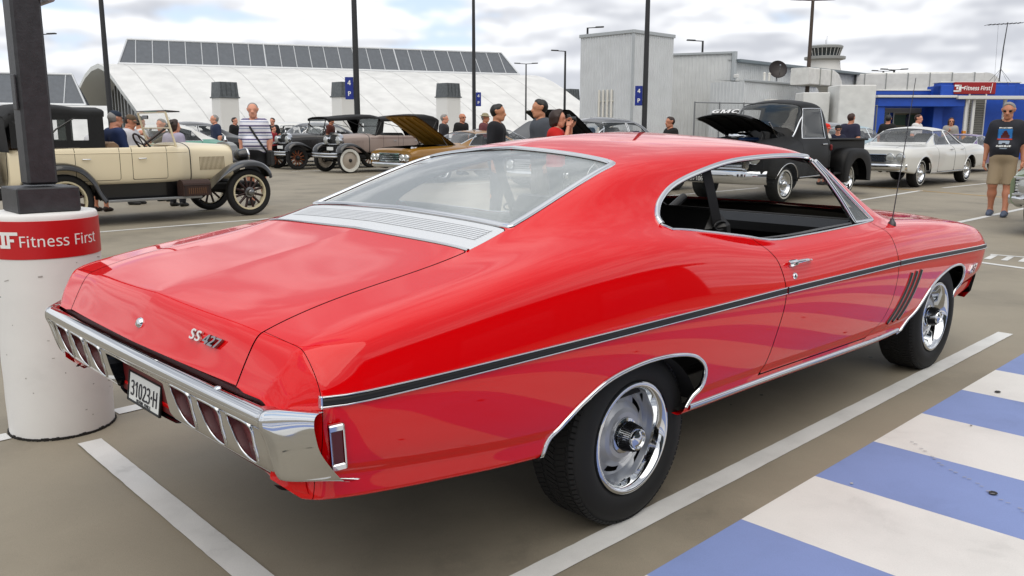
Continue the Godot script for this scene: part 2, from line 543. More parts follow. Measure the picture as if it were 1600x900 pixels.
func red_rows(x: float) -> PackedVector3Array:
	var ys := key_at(SILL, x); var yt := key_at(TRIM, x); var w := key_at(HALF, x)
	var yb := key_at(BELT, x); var zb := key_at(BELT, x, 2)
	var yr := key_at(RAIL, x); var zr := key_at(RAIL, x, 2); var yc := key_at(RIDGE, x)
	yt = minf(yt, yb - 0.05)
	var tl := smoothstep(-1.22, -1.37, x)
	var r := PackedVector3Array()
	for q in [[ys + .012, w - .12], [ys, w - .070], [ys + .02, w - .056], [ys + .085, w - .050], [ys + .102, w - .031], [lerpf(ys, yt, .48), w - .011], [lerpf(ys, yt, .76), w + .001], [yt, w + .004],
			[lerpf(yt, yb, .48), w - .017], [lerpf(yt, yb, lerpf(.86, .945, tl)), lerpf(zb, w, lerpf(.66, .22, tl))], [yb, zb],
			[lerpf(yb, yr, lerpf(.3, .14, tl)), lerpf(zb, zr, lerpf(.36, .09, tl))], [lerpf(yb, yr, .68), lerpf(zb, zr, .74)], [yr, zr],
			[lerpf(yr, yc, .45), zr * .8], [lerpf(yr, yc, .84 - .42 * smoothstep(-.45, -.8, x)), zr * .42], [yc, 0.0]]:
		r.append(Vector3(x, q[0], q[1]))
	return r

func red_rows_smooth(x: float) -> PackedVector3Array:
	var s := lerpf(0.006, 0.24, smoothstep(-1.30, -0.5, x)) * lerpf(1.0, 0.4, smoothstep(3.2, 3.8, x))
	var acc := PackedVector3Array()
	var tot := 0.0
	for k in range(-4, 5):
		var q := k / 4.0 * 2.0
		var wt := exp(-q * q / 2.0)
		var r := red_rows(x + q * s * 0.5)
		if acc.is_empty():
			acc = r
			for j in r.size(): acc[j] = r[j] * wt
		else:
			for j in r.size(): acc[j] += r[j] * wt
		tot += wt
	for j in acc.size():
		acc[j] /= tot
		acc[j].x = x - 0.028 * (1.0 - pow(minf(absf(acc[j].z) / 0.9, 1.0), 2.0)) * smoothstep(-0.9, -1.4, x) * smoothstep(.6, .8, acc[j].y)
	return acc

func sweep_on(b: MB, pts: Array, hw: float, h: float, closed := false) -> void:   # pts: [point, normal] pairs
	var p := []
	var nn := []
	for q in pts:
		p.append(q[0]); nn.append(q[1])
	b.strip(p, nn, hw, h, closed)

func build_red_car() -> void:
	var car := thing("fastback_car", "glossy red two door fastback with chrome bumper and open side windows", "car")
	var red := mat("red_paint", Color(0.82, 0.006, 0.03), 0.5, 0.0, 0.92)
	red.metallic_specular = 0.06
	var chrome := mat("chrome", Color(0.83, 0.84, 0.85), 0.05, 1.0)
	var black := mat("black_trim", Color(0.03, 0.03, 0.032), 0.5)
	var dark := mat("car_shadow_black", Color(0.018, 0.018, 0.02), 0.85)
	var vinyl := mat("black_vinyl", Color(0.035, 0.035, 0.037), 0.42)
	var alu := mat("brushed_aluminium", Color(0.83, 0.84, 0.85), 0.5, 0.35)
	var S := Body.new()
	var st := PackedFloat32Array()
	var x := -1.432
	while x < 3.94:
		st.append(x)
		x += 0.006 if x < -1.29 else (0.02 if x < -1.0 else (0.028 if x < 2.6 else 0.03))
	S.build(st, red_rows_smooth, 110)
	# openings in the side view (x, y) and in plan (x, z)
	var win := curve2([Vector2(.205, 1.112), Vector2(.225, 1.145), Vector2(.30, 1.195), Vector2(.435, 1.248), Vector2(.635, 1.292), Vector2(.885, 1.328), Vector2(1.168, 1.343), Vector2(1.45, 1.345), Vector2(1.60, 1.335)], 6)
	win.append_array(curve2([Vector2(1.66, 1.31), Vector2(1.85, 1.175), Vector2(2.10, 1.012)], 4))
	win.append_array(curve2([Vector2(2.09, .992), Vector2(1.7, .990), Vector2(1.3, .988), Vector2(.97, .992), Vector2(.75, 1.025), Vector2(.5, 1.062), Vector2(.32, 1.086), Vector2(.24, 1.094)], 6))
	var rarch := curve2([Vector2(-.545, .36), Vector2(-.535, .462), Vector2(-.485, .525), Vector2(-.395, .588), Vector2(-.27, .641), Vector2(-.10, .664), Vector2(.08, .659), Vector2(.225, .628), Vector2(.308, .566), Vector2(.315, .487), Vector2(.26, .428), Vector2(.185, .30)], 6)
	rarch.append(Vector2(-.5, .25))
	var farch := curve2([Vector2(2.30, .25), Vector2(2.375, .365), Vector2(2.52, .455), Vector2(2.72, .588), Vector2(2.95, .648), Vector2(3.15, .655), Vector2(3.29, .622), Vector2(3.345, .54), Vector2(3.31, .455), Vector2(3.25, .36), Vector2(3.22, .25)], 6)
	var rwin := curve2([Vector2(-.405, 0), Vector2(-.405, .45), Vector2(-.40, .615), Vector2(-.36, .632), Vector2(-.1, .612), Vector2(.12, .590), Vector2(.205, .580), Vector2(.228, .555), Vector2(.232, .4), Vector2(.236, 0)], 5)
	var f_arch := func(p: Vector3, u: float) -> float:
		if u > 0.62 or p.y > 0.75: return 1.0
		return minf(poly_sd(rarch, Vector2(p.x, p.y)) if p.x < 0.6 else 1.0, poly_sd(farch, Vector2(p.x, p.y)) if p.x > 2.0 else 1.0)
	var f_win := func(p: Vector3, u: float) -> float:
		if u < 0.5 or p.x < 0.1 or p.x > 2.3 or p.y < .95 or absf(p.z) < .6: return 1.0
		return poly_sd(win, Vector2(p.x, p.y))
	var f_rwin := func(p: Vector3, u: float) -> float:
		if u < 0.72 or p.x < -.6 or p.x > .5: return 1.0
		return poly_sd(rwin, Vector2(p.x, absf(p.z)))
	# windshield: between the header and the cowl, inside the pillars
	var f_screen := func(p: Vector3, u: float) -> float:
		if u < 0.7: return 1.0
		var a := absf(p.z)
		return maxf(maxf(1.80 - .12 * a * a - p.x, p.x - (2.47 - .30 * a * a)), a - lerpf(.655, .70, clampf((p.x - 1.7) / .7, 0, 1)))
	var f_panel := func(p: Vector3, u: float) -> float:   # bright panel under the rear window
		if u < 0.7: return 1.0
		return maxf(maxf(-.605 - p.x, p.x + .416), absf(p.z) - lerpf(.655, .64, (p.x + .6) / .2))
	var f_lid := func(p: Vector3, u: float) -> float:      # > 0 outside the boot lid
		if u < 0.6: return 1.0
		return maxf(p.x + .612, absf(p.z) - lerpf(.672, .657, clampf((p.x + 1.4) / .8, 0, 1)))
	var f_hood := func(p: Vector3, u: float) -> float:
		if u < 0.6: return 1.0
		return maxf(maxf(2.56 - .2 * p.z * p.z - p.x, p.x - 3.80), absf(p.z) - lerpf(.71, .66, clampf((p.x - 2.5) / 1.3, 0, 1)))
	var door_rear := func(y: float) -> float:
		return key_at([[.36, .72], [.41, .765], [.6, .83], [.785, .88], [.91, .852], [1.0, .80], [1.1, .79]], y)
	var door_front := func(y: float) -> float:
		return key_at([[.36, 1.80], [.41, 1.86], [.5, 2.01], [.6, 2.075], [.75, 2.10], [.92, 2.065], [1.0, 2.05], [1.1, 2.05]], y)
	var f_door := func(p: Vector3, u: float) -> float:     # > 0 outside the door
		if u > 0.66: return 1.0
		return maxf(maxf(door_rear.call(p.y) - p.x, p.x - door_front.call(p.y)), (key_at(SILL, p.x) + .068) - p.y if p.y < .6 else -1.0)
	var f_fend := func(p: Vector3, u: float) -> float:     # > 0 outside the front fender
		if u > 0.72 and absf(p.z) < .72: return 1.0
		return maxf(door_front.call(minf(p.y, 1.0)) - p.x if p.y < 1.0 else 1.0, 0.73 - absf(p.z) if p.y > .75 else -1.0)
	var f_ext := func(p: Vector3, _u: float) -> float: return p.x + 1.350   # the tail cap behind its own seam
	var g := 0.0032
	var inv := func(f: Callable, gap: float) -> Callable: return func(p: Vector3, u: float) -> float: return -f.call(p, u) - gap
	var out := func(f: Callable, gap: float) -> Callable: return func(p: Vector3, u: float) -> float: return f.call(p, u) - gap
	var b := MB.new()
	S.panel(b, [out.call(f_lid, g), out.call(f_arch, 0.0), out.call(f_win, 0.0), out.call(f_rwin, 0.0), out.call(f_screen, 0.0), out.call(f_panel, 0.0), out.call(f_door, g), out.call(f_fend, g), out.call(f_hood, g), out.call(f_ext, 0.0)])
	var shell := put("body_shell", b, red, car)
	b = MB.new(); S.panel(b, [inv.call(f_lid, g), func(p: Vector3, _u: float) -> float: return p.y - .794 if p.x < -1.3 else 1.0])
	var lid := put("boot_lid", b, red, car)
	for s in [1, -1]:
		b = MB.new(); S.panel(b, [inv.call(f_ext, .0015), out.call(f_lid, g), func(p: Vector3, u: float) -> float: return p.y - (.792 - .016 * smoothstep(.66, .8, absf(p.z))) if u > .5 else p.y - (.500 + maxf(-1.352 - p.x, 0.0) * .95)], s)
		put("tail_cap", b, red, car)
		b = MB.new(); S.panel(b, [inv.call(f_door, g), out.call(f_win, 0.0)], s)
		var door := put("door", b, red, car)
		b = MB.new(); S.panel(b, [inv.call(f_fend, g), out.call(f_arch, 0.0), out.call(f_hood, g), func(p: Vector3, u: float) -> float: return 3.66 + (p.y - .38) * .58 - p.x if u < .7 else 1.0], s)
		put("front_fender", b, red, car)
		# door handle and lock
		b = MB.new()
		var m := Vector3(1, 1, s)
		var hp := []
		for k in 9:
			var hx := lerpf(.925, 1.125, k / 8.0)
			var q := S.side(hx, .902 - .004 * k / 8.0)
			hp.append((q[0] + q[1] * (.028 * sin(PI * clampf(k / 8.0 * 1.1, 0, 1)) + .006)) * m)
		b.tube(hp, [.010, .012, .011, .010, .0095, .009, .0085, .008, .006], 10, true, false, 0.7)
		var hq := S.side(.95, .90)
		b.lathe([Vector2(0, .034), Vector2(.013, .03), Vector2(.016, .012), Vector2(.018, 0)], 14, Transform3D(Basis(Quaternion(Vector3.UP, hq[1] * m)), hq[0] * m))
		put("door_handle", b, chrome, door)
		b = MB.new(); hq = S.side(.962, .847)
		b.lathe([Vector2(0, .008), Vector2(.012, .007), Vector2(.0145, .003), Vector2(.015, -.002)], 16, Transform3D(Basis(Quaternion(Vector3.UP, hq[1] * m)), hq[0] * m))
		put("door_lock", b, chrome, door)
	b = MB.new(); S.panel(b, [inv.call(f_hood, g)])
	put("bonnet", b, red, car)
	# glass
	var gl := glass("rear_glass", Color(.74, .785, .785), .20)
	gl.metallic_specular = 1.0
	b = MB.new(); S.panel(b, [inv.call(f_rwin, -.004)], 0, -.004)
	put("rear_window", b, gl, car)
	b = MB.new(); S.panel(b, [inv.call(f_rwin, -.004)], 0, -.009)
	put("rear_window_inner_face", b, gl, car)
	b = MB.new(); S.panel(b, [inv.call(f_screen, -.004)], 0, -.004)
	put("windscreen", b, glass("clear_glass", Color(.75, .82, .80), .10), car)
	# bright panel with its fine ribs
	b = MB.new(); S.panel(b, [inv.call(f_panel, .004)], 0, -.002)
	var bp := put("rear_window_panel", b, alu, car)
	for k in 7:
		b = MB.new()
		var pts := []
		for j in 25: pts.append(S.top(-.452 - k * .0125, lerpf(-.60, .60, j / 24.0)))
		sweep_on(b, pts, .0046, .0013)
		put("rib", b, alu, bp)
	b = MB.new()
	var ed := []
	for j in 25: ed.append(S.top(-.607, lerpf(-.655, .655, j / 24.0)))
	sweep_on(b, ed, .006, .006)
	put("edge_moulding", b, chrome, bp)
	# black liner just inside the skin, seen in the gaps and round the openings
	b = MB.new()
	S.panel(b, [out.call(f_arch, .006), out.call(f_win, .012), out.call(f_rwin, .01), out.call(f_screen, .01), func(p: Vector3, _u: float) -> float: return maxf(p.x + 1.402, p.y - .812)], 0, -.016)
	put("inner_liner", b, dark, car)
	# tail panel behind the bumper
	b = MB.new()
	for j in range(0, S.nv - 1):
		if S.P[1][j].y < .575 and j < 40: continue
		for s in [1.0, -1.0]:
			var a: Vector3 = S.P[1][j]; var c: Vector3 = S.P[1][j + 1]
			b.quad(Vector3(a.x + .01, a.y, 0), Vector3(a.x + .01, a.y, a.z * s), Vector3(c.x + .01, c.y, c.z * s), Vector3(c.x + .01, c.y, 0), Vector3.LEFT)
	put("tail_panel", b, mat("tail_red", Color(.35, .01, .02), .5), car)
	# chrome edges: rear window, side windows, wheel arches, sill
	b = MB.new()
	var loop := []
	for p in rwin: loop.append(S.top(p.x, p.y))
	for k in range(rwin.size() - 2, 0, -1): loop.append(S.top(rwin[k].x, -rwin[k].y))
	sweep_on(b, loop, .0135, .009, true)
	put("rear_window_moulding", b, chrome, car)
	for s in [1, -1]:
		var m := Vector3(1, 1, s)
		b = MB.new()
		var lp := []
		for k in win.size():
			var q := S.side(win[k].x, win[k].y, .4, .9)
			lp.append([q[0] * m, q[1] * m])
		var upper := lp.slice(0, 49)
		sweep_on(b, upper, .0125, .012)
		put("drip_moulding", b, chrome, car)
		b = MB.new()
		var lower := lp.slice(lp.size() - 43)
		lower.append(lp[0]); lower.append(lp[1])
		sweep_on(b, lower, .005, .006)
		put("belt_moulding", b, chrome, car)
		b = MB.new()
		lp = []
		for p in rarch.slice(3, rarch.size() - 6): 
			var q := S.side(p.x, p.y, .02, .6)
			lp.append([q[0] * m, q[1] * m])
		sweep_on(b, lp, .008, .009)
		put("wheel_arch_moulding", b, chrome, car)
		b = MB.new()
		lp = []
		for p in farch.slice(5, farch.size() - 4):
			var q := S.side(p.x, p.y, .02, .6)
			lp.append([q[0] * m, q[1] * m])
		sweep_on(b, lp, .008, .009)
		put("wheel_arch_moulding", b, chrome, car)
		b = MB.new()
		lp = []
		for k in 40:
			var xx := lerpf(.27, 2.32, k / 39.0)
			var q := S.side(xx, key_at(SILL, xx) + .036, .02, .3)
			lp.append([q[0] * m, q[1] * m])
		sweep_on(b, lp, .013, .010)
		put("sill_moulding", b, chrome, car)
		# side trim: black band between two bright edges, broken at the door gaps
		for seg in [[-1.352, .874], [.886, 2.092], [2.104, 3.84]]:
			var c := []
			var up := []
			var dn := []
			for k in 40:
				var xx := lerpf(seg[0], seg[1], k / 39.0)
				var yy := key_at(TRIM, xx)
				var q := S.side(xx, yy, .1, .62)
				c.append([q[0] * m, q[1] * m])
				q = S.side(xx, yy + .0118, .1, .62); up.append([q[0] * m, q[1] * m])
				q = S.side(xx, yy - .0118, .1, .62); dn.append([q[0] * m, q[1] * m])
			b = MB.new(); sweep_on(b, c, .0105, .009)
			var tr := put("side_trim", b, black, car)
			b = MB.new(); sweep_on(b, up, .0035, .011); sweep_on(b, dn, .0035, .011)
			put("trim_edge", b, chrome, tr)
			if seg[0] < -1:
				b = MB.new(); b.box(c[0][0] + c[0][1] * .004, Vector3(.006, .034, .016), Basis(), .002)
				put("trim_end", b, chrome, tr)
		# slats (louvres) on the front fender
		for k in 3:
			b = MB.new()
			var lv := []
			for j in 12:
				var t := j / 11.0
				var yy := lerpf(.705, .455, t)
				var xx := 2.30 + .075 * k - .15 * t - .07 * t * t + .03 * (1 - t) * t
				var q := S.side(xx, yy, .05, .6)
				lv.append([q[0] * m, q[1] * m])
			sweep_on(b, lv, .010, .008)
			var vn := put("fender_vent", b, black, car)
			b = MB.new()
			for j in lv.size(): lv[j] = [lv[j][0] + Vector3(.009, 0, 0), lv[j][1]]
			sweep_on(b, lv, .0014, .009)
			put("vent_edge", b, mat("vent_steel", Color(.42, .42, .43), .3, .8), vn)
		# badge on the front fender, side marker at the tail
		b = MB.new()
		var q := S.side(3.52, .585, .05, .6)
		var Z: Vector3 = q[1] * m
		var X := Vector3.UP.cross(Z).normalized()
		var T := Transform3D(Basis(X, Z.cross(X), Z), q[0] * m)
		for k in 3: b.append(text_on(["4", "2", "7"][k], .06, .008, T.translated_local(Vector3((k - 1) * .05 * 1.0, 0, .004)), true))
		put("fender_badge", b, chrome, car)
		# side marker: a flat bright frame round a dark red lens, leaning with the tail
		var sq := S.side(-1.318, .675, .05, .6)
		var tx: Vector3 = (S.side(-1.29, .675, .05, .6)[0] - S.side(-1.345, .675, .05, .6)[0]).normalized()
		var ty: Vector3 = (S.side(-1.318, .74, .05, .6)[0] - S.side(-1.318, .61, .05, .6)[0]).normalized()
		var tz := tx.cross(ty).normalized()
		var TM := Transform3D(Basis(tx, tz.cross(tx), tz) * Basis(Vector3.BACK, .09), (sq[0] as Vector3) + tz * .004)
		b = MB.new()
		for fr in [[-.017, 0, .008, .136], [.017, 0, .008, .136], [0, .058, .042, .020], [0, -.058, .042, .020]]:
			var bx := MB.new()
			bx.box(TM * Vector3(fr[0], fr[1], .003), Vector3(fr[2], fr[3], .014), TM.basis, .003)
			b.append(bx, Transform3D(Basis.from_scale(Vector3(1, 1, s)), Vector3.ZERO))
		var mk := put("side_marker", b, chrome, car)
		b = MB.new()
		var bl := MB.new()
		bl.box(TM * Vector3(0, 0, .002), Vector3(.030, .100, .010), TM.basis, .002)
		b.append(bl, Transform3D(Basis.from_scale(Vector3(1, 1, s)), Vector3.ZERO))
		put("marker_lens", b, mat("red_lens_dark", Color(.30, .03, .04), .3), mk)
	build_red_bumper(car, chrome, dark)
	build_red_inside(car, S, vinyl, chrome, dark)
	# badge and lock on the boot lid
	b = MB.new()
	var q0 := S.top(-1.388, .43)
	var Zb: Vector3 = (q0[1] as Vector3).normalized()
	var Xb := (Vector3(0, 0, 1) - Zb * Zb.z).normalized()
	var Tb := Transform3D(Basis(Xb, Zb.cross(Xb), Zb), q0[0] + Zb * .003)
	b.append(text_on("SS", .030, .008, Tb.translated_local(Vector3(-.042, .0, .003)), true, false, false, 1.55))
	put("lid_badge", b, mat("badge_metal", Color(.85, .84, .82), .25, .8), lid)
	b = MB.new()
	b.append(text_on("427", .030, .008, Tb.translated_local(Vector3(.056, .0, .003)), true, false, false, 1.4, .3))
	put("lid_badge", b, mat("badge_steel", Color(.55, .55, .56), .25, .9), lid)
	b = MB.new()
	q0 = S.top(-1.402, .0)
	b.lathe([Vector2(0, .012), Vector2(.012, .011), Vector2(.017, .005), Vector2(.018, -.004)], 18, Transform3D(Basis(Quaternion(Vector3.UP, q0[1])), q0[0]))
	put("lid_lock", b, chrome, lid)
	# wheel wells and wheels
	for ax in [0.0, 3.035]:
		for s in [1, -1]:
			b = MB.new()
			var rad := .415 if ax == 0.0 else .42
			var wx: float = -.11 if ax == 0.0 else 2.86
			var rows := []
			for k in 17:
				var a := lerpf(.30, PI - .30, k / 16.0)
				var r := PackedVector3Array()
				for zz in [.94 if ax == 0.0 else .87, .7, .45]: r.append(Vector3(wx + cos(a) * rad * 1.13, .30 + sin(a) * rad * .93, zz * s))
				rows.append(r)
			b.grid(rows)
			for k in 16: b.quad(rows[k][2], rows[k + 1][2], Vector3(wx, .3, .45 * s), Vector3(wx, .3, .45 * s), Vector3(0, 0, s))
			put("wheel_well", b, dark, car)
			rally_wheel(car, Vector3(ax, .333, (.885 if ax == 0.0 else .872) * s), s)
	# underside, exhaust, aerial, front end
	b = MB.new()
	b.box(Vector3(1.35, .43, 0), Vector3(4.6, .06, 1.3), Basis(), .02)
	b.box(Vector3(-.72, .46, 0), Vector3(.8, .14, 1.0), Basis(), .05)
	b.tube([Vector3(0, .333, -.8), Vector3(0, .333, .8)], .06, 10); b.tube([Vector3(3.035, .333, -.8), Vector3(3.035, .333, .8)], .05, 10)
	b.lathe([Vector2(0, -.16), Vector2(.15, -.1), Vector2(.16, .1), Vector2(0, .16)], 16, Transform3D(Basis(Vector3.RIGHT, PI / 2), Vector3(0, .333, 0)))
	put("chassis", b, dark, car)
	for s in [1, -1]:
		b = MB.new()
		b.tube(curve3([Vector3(-.2, .42, .56 * s), Vector3(-.7, .42, .60 * s), Vector3(-1.0, .44, .66 * s), Vector3(-1.20, .437, .68 * s)], 5), .029, 14, false)
		b.lathe([Vector2(.022, 0), Vector2(.030, 0)], 14, Transform3D(Basis(Vector3(0, 0, 1), PI / 2), Vector3(-1.20, .437, .68 * s)))
		put("exhaust_pipe", b, mat("exhaust", Color(.10, .09, .09), .45, .6), car)
	b = MB.new()
	var q1 := S.top(2.27, .80, .4)
	q1 = S.side(2.27, .962, .4, .7)
	b.lathe([Vector2(.0, .035), Vector2(.010, .034), Vector2(.013, .02), Vector2(.02, .012), Vector2(.022, -.006)], 14, Transform3D(Basis(), q1[0]))
	b.tube([q1[0] + Vector3(0, .03, 0), q1[0] + Vector3(.035, .34, .012), q1[0] + Vector3(.075, .78, .03)], [.0032, .0026, .0018], 6)
	put("aerial", b, mat("aerial_steel", Color(.30, .30, .31), .4, .6), car)
	# front bumper, grille and lamps
	b = MB.new()
	var fr := []
	for k in 21:
		var z := lerpf(-.86, .86, k / 20.0)
		var xx := 3.93 - .15 * pow(absf(z) / .86, 3.0)
		var r := PackedVector3Array()
		for pr in [[-.14, .575], [-.03, .585], [.0, .565], [-.02, .50], [-.08, .41], [-.2, .38]]: r.append(Vector3(xx + pr[0], pr[1], z))
		fr.append(r)
	b.grid(fr)
	put("front_bumper", b, chrome, car)
	b = MB.new(); b.box(Vector3(3.80, .66, 0), Vector3(.1, .20, 1.60), Basis(), .02)
	put("grille", b, black, car)
	for z in [-.70, -.52, .52, .70]:
		b = MB.new(); b.lathe([Vector2(0, .03), Vector2(.05, .024), Vector2(.075, .005), Vector2(.085, .012), Vector2(.088, -.01)], 20, Transform3D(Basis(Vector3(0, 0, 1), -PI / 2), Vector3(3.85, .66, z)))
		put("headlight", b, chrome, car)

func build_red_bumper(car: Node3D, chrome: Material, dark: Material) -> void:
	# plan path of the bumper's outer edge
	var path := func(z: float) -> Vector3:
		var a := absf(z)
		return Vector3(-1.472 + .012 * a * a + .098 * maxf(a - .862, 0.0) / .123 * .8 - (.007 if a > .862 else 0.0), -.008, z)
	var rows := func(z: float) -> PackedVector3Array:
		var o: Vector3 = path.call(z)
		var cap := smoothstep(.84, .90, absf(z))
		var r := PackedVector3Array()
		for q in [[.07, .776, .05, .782], [.035, .785, .025, .790], [.008, .786, .006, .789], [-.008, .778, -.006, .778], [-.015, .761, -.011, .755], [-.013, .742, -.012, .735], [-.003, .734, -.010, .715], [.004, .726, -.006, .69], [.012, .68, .004, .655], [.022, .632, .018, .62], [.034, .598, .03, .594], [.05, .584, .045, .584], [.09, .588, .08, .587]]:
			r.append(o + Vector3(lerpf(q[0], q[2], cap) + (.785 - q[1]) * .22 * smoothstep(.86, .985, absf(z)), lerpf(q[1], q[3], cap), 0))
		return r
	var B := Body.new()
	var st := PackedFloat32Array()
	var z := -.985
	while z < .9851:
		st.append(z); z += .0098
	B.build(st, rows, 64)
	for i in B.N.size():
		for j in B.N[i].size():
			if (B.N[i][j] as Vector3).dot(Vector3(-1, .3, 0)) < 0: B.N[i][j] = -B.N[i][j]
	var slot := func(cz: float) -> PackedVector2Array:
		var e := signf(cz)
		return curve2([Vector2(cz - .060, .722), Vector2(cz + .052, .722), Vector2(cz + .058, .66), Vector2(cz + .056, .625), Vector2(cz + .038, .604), Vector2(cz + .0, .606), Vector2(cz - .036, .628), Vector2(cz - .057, .675)], 5, true)
	var slots := []
	for c in [-.725, -.547, -.365, .365, .547, .725]: slots.append(slot.call(c))
	var recess := curve2([Vector2(-.22, .712), Vector2(0, .714), Vector2(.22, .712), Vector2(.24, .698), Vector2(.234, .64), Vector2(.226, .61), Vector2(.216, .568), Vector2(-.216, .568), Vector2(-.226, .61), Vector2(-.234, .64), Vector2(-.24, .698)], 4, true)
	var f_hole := func(p: Vector3, u: float) -> float:
		if p.y > .735 or u < .35: return 1.0
		var d := poly_sd(recess, Vector2(p.z, p.y)) if absf(p.z) < .34 else 1.0
		for k in 6:
			if absf(p.z - [-.725, -.547, -.365, .365, .547, .725][k]) < .09: d = minf(d, poly_sd(slots[k], Vector2(p.z, p.y)))
		return d
	var cap := func(p: Vector3, _u: float) -> float: return .862 - absf(p.z)
	var b := MB.new()
	B.panel(b, [f_hole, cap], 1)
	var bum := put("rear_bumper", b, chrome, car)
	for s in [1.0, -1.0]:
		b = MB.new()
		B.panel(b, [func(p: Vector3, _u: float) -> float: return absf(p.z) - .8645 if p.z * s > 0 else -1.0], 1)
		put("bumper_end", b, chrome, bum)
	# slot rims and the lamps set back in them
	var face_x := func(y: float, zz: float) -> float:
		var u := B.u_of(zz, 1, y, 1.0, .45)
		return B.at(zz, u).x
	for k in 6:
		b = MB.new()
		var pth := []
		for p in slots[k]: pth.append(Vector3(face_x.call(p.y, p.x), p.y, p.x))
		b.tube(pth, .0042, 8, false, true)
		for i in pth.size():
			var a: Vector3 = pth[i]; var c: Vector3 = pth[(i + 1) % pth.size()]
			b.quad(a, c, c + Vector3(.03, 0, 0), a + Vector3(.03, 0, 0))
		var rim := put("lamp_rim", b, chrome, bum)
		b = MB.new()
		var cen := Vector3.ZERO
		for p in pth: cen += p / pth.size()
		cen += Vector3(.022, 0, 0)
		for i in pth.size():
			b.tri(cen, pth[i] + Vector3(.03, 0, 0), pth[(i + 1) % pth.size()] + Vector3(.03, 0, 0), Vector3.LEFT, (pth[i] - cen + Vector3(-.06, 0, 0)).normalized(), (pth[(i + 1) % pth.size()] - cen + Vector3(-.06, 0, 0)).normalized())
		put("tail_lamp", b, mat("tail_lens", Color(.40, .012, .025), .5), rim)
	# recess for the plate
	b = MB.new()
	var rp := []
	for p in recess: rp.append(Vector3(face_x.call(maxf(p.y, .59), p.x) if p.y > .59 else -1.425, p.y, p.x))
	for i in rp.size():
		var a: Vector3 = rp[i]; var c: Vector3 = rp[(i + 1) % rp.size()]
		b.quad(a, c, Vector3(-1.405, c.y, c.z * .96), Vector3(-1.405, a.y, a.z * .96))
		b.tri(Vector3(-1.405, .64, 0), Vector3(-1.405, a.y, a.z * .96), Vector3(-1.405, c.y, c.z * .96), Vector3.LEFT, Vector3.LEFT, Vector3.LEFT)
	put("plate_recess", b, mat("recess_dark", Color(.10, .11, .13), .12, .7), bum)
	# number plate
	var T := Transform3D(Basis(Vector3(0, 0, 1), Vector3(.14, .99, 0).normalized(), Vector3(0, 0, 1).cross(Vector3(.14, .99, 0).normalized())), Vector3(-1.420, .607, -.035))
	b = MB.new(); b.box(T * Vector3.ZERO, Vector3(.262, .094, .006), T.basis, .002)
	var pl := put("number_plate", b, mat("plate_white", Color(.86, .87, .86), .4), car)
	b = MB.new()
	for fr in [[0, .049, .272, .006], [0, -.049, .272, .006]]: b.box(T * Vector3(fr[0], fr[1], .002), Vector3(fr[2], fr[3], .01), T.basis, .002)
	for sx in [-.133, .133]: b.box(T * Vector3(sx, 0, .002), Vector3(.006, .104, .01), T.basis, .002)
	put("plate_frame", b, mat("black_trim"), pl)
	b = text_on("31023·H", .052, .002, T.translated_local(Vector3(0, -.004, .0045)), false, false, false, .84)
	put("plate_number", b, mat("plate_ink", Color(.05, .05, .12), .5), pl)
	b = text_on("HISTORIC  VEHICLE", .010, .001, T.translated_local(Vector3(0, -.039, .004)))
	put("plate_line", b, mat("plate_ink"), pl)
	b = MB.new(); b.box(T * Vector3(.025, .072, .0), Vector3(.212, .034, .006), T.basis, .002)
	var tg := put("plate_tag", b, mat("tag_dark", Color(.05, .05, .045), .35), pl)
	b = MB.new(); b.box(T * Vector3(-.106, .072, .001), Vector3(.046, .034, .007), T.basis, .002)
	put("tag_patch", b, mat("tag_red", Color(.6, .08, .07), .4), tg)
	# overriders' little stud on the bumper top and the red valance below
	b = MB.new(); b.lathe([Vector2(0, .007), Vector2(.009, .006), Vector2(.013, 0)], 14, Transform3D(Basis(), Vector3(-1.455, .774, .60)))
	put("bumper_bolt", b, chrome, bum)
	b = MB.new()
	var vr := []
	for k in 41:
		var zz := lerpf(-.888, .888, k / 40.0)
		var o := Vector3(-1.418 + .012 * zz * zz + .085 * pow(smoothstep(.80, .955, absf(zz)), 1.5), 0, zz)
		var r := PackedVector3Array()
		for q in [[.0, .61], [.0, .560], [.006, .536], [.022, .520], [.06, .511], [.10, .513]]: r.append(o + Vector3(q[0], q[1] + (.042 * (1.0 - smoothstep(.66, .90, absf(zz))) if q[1] < .6 else 0.0), 0))
		vr.append(r)
	b.grid(vr)
	put("valance", b, mat("red_paint"), car)

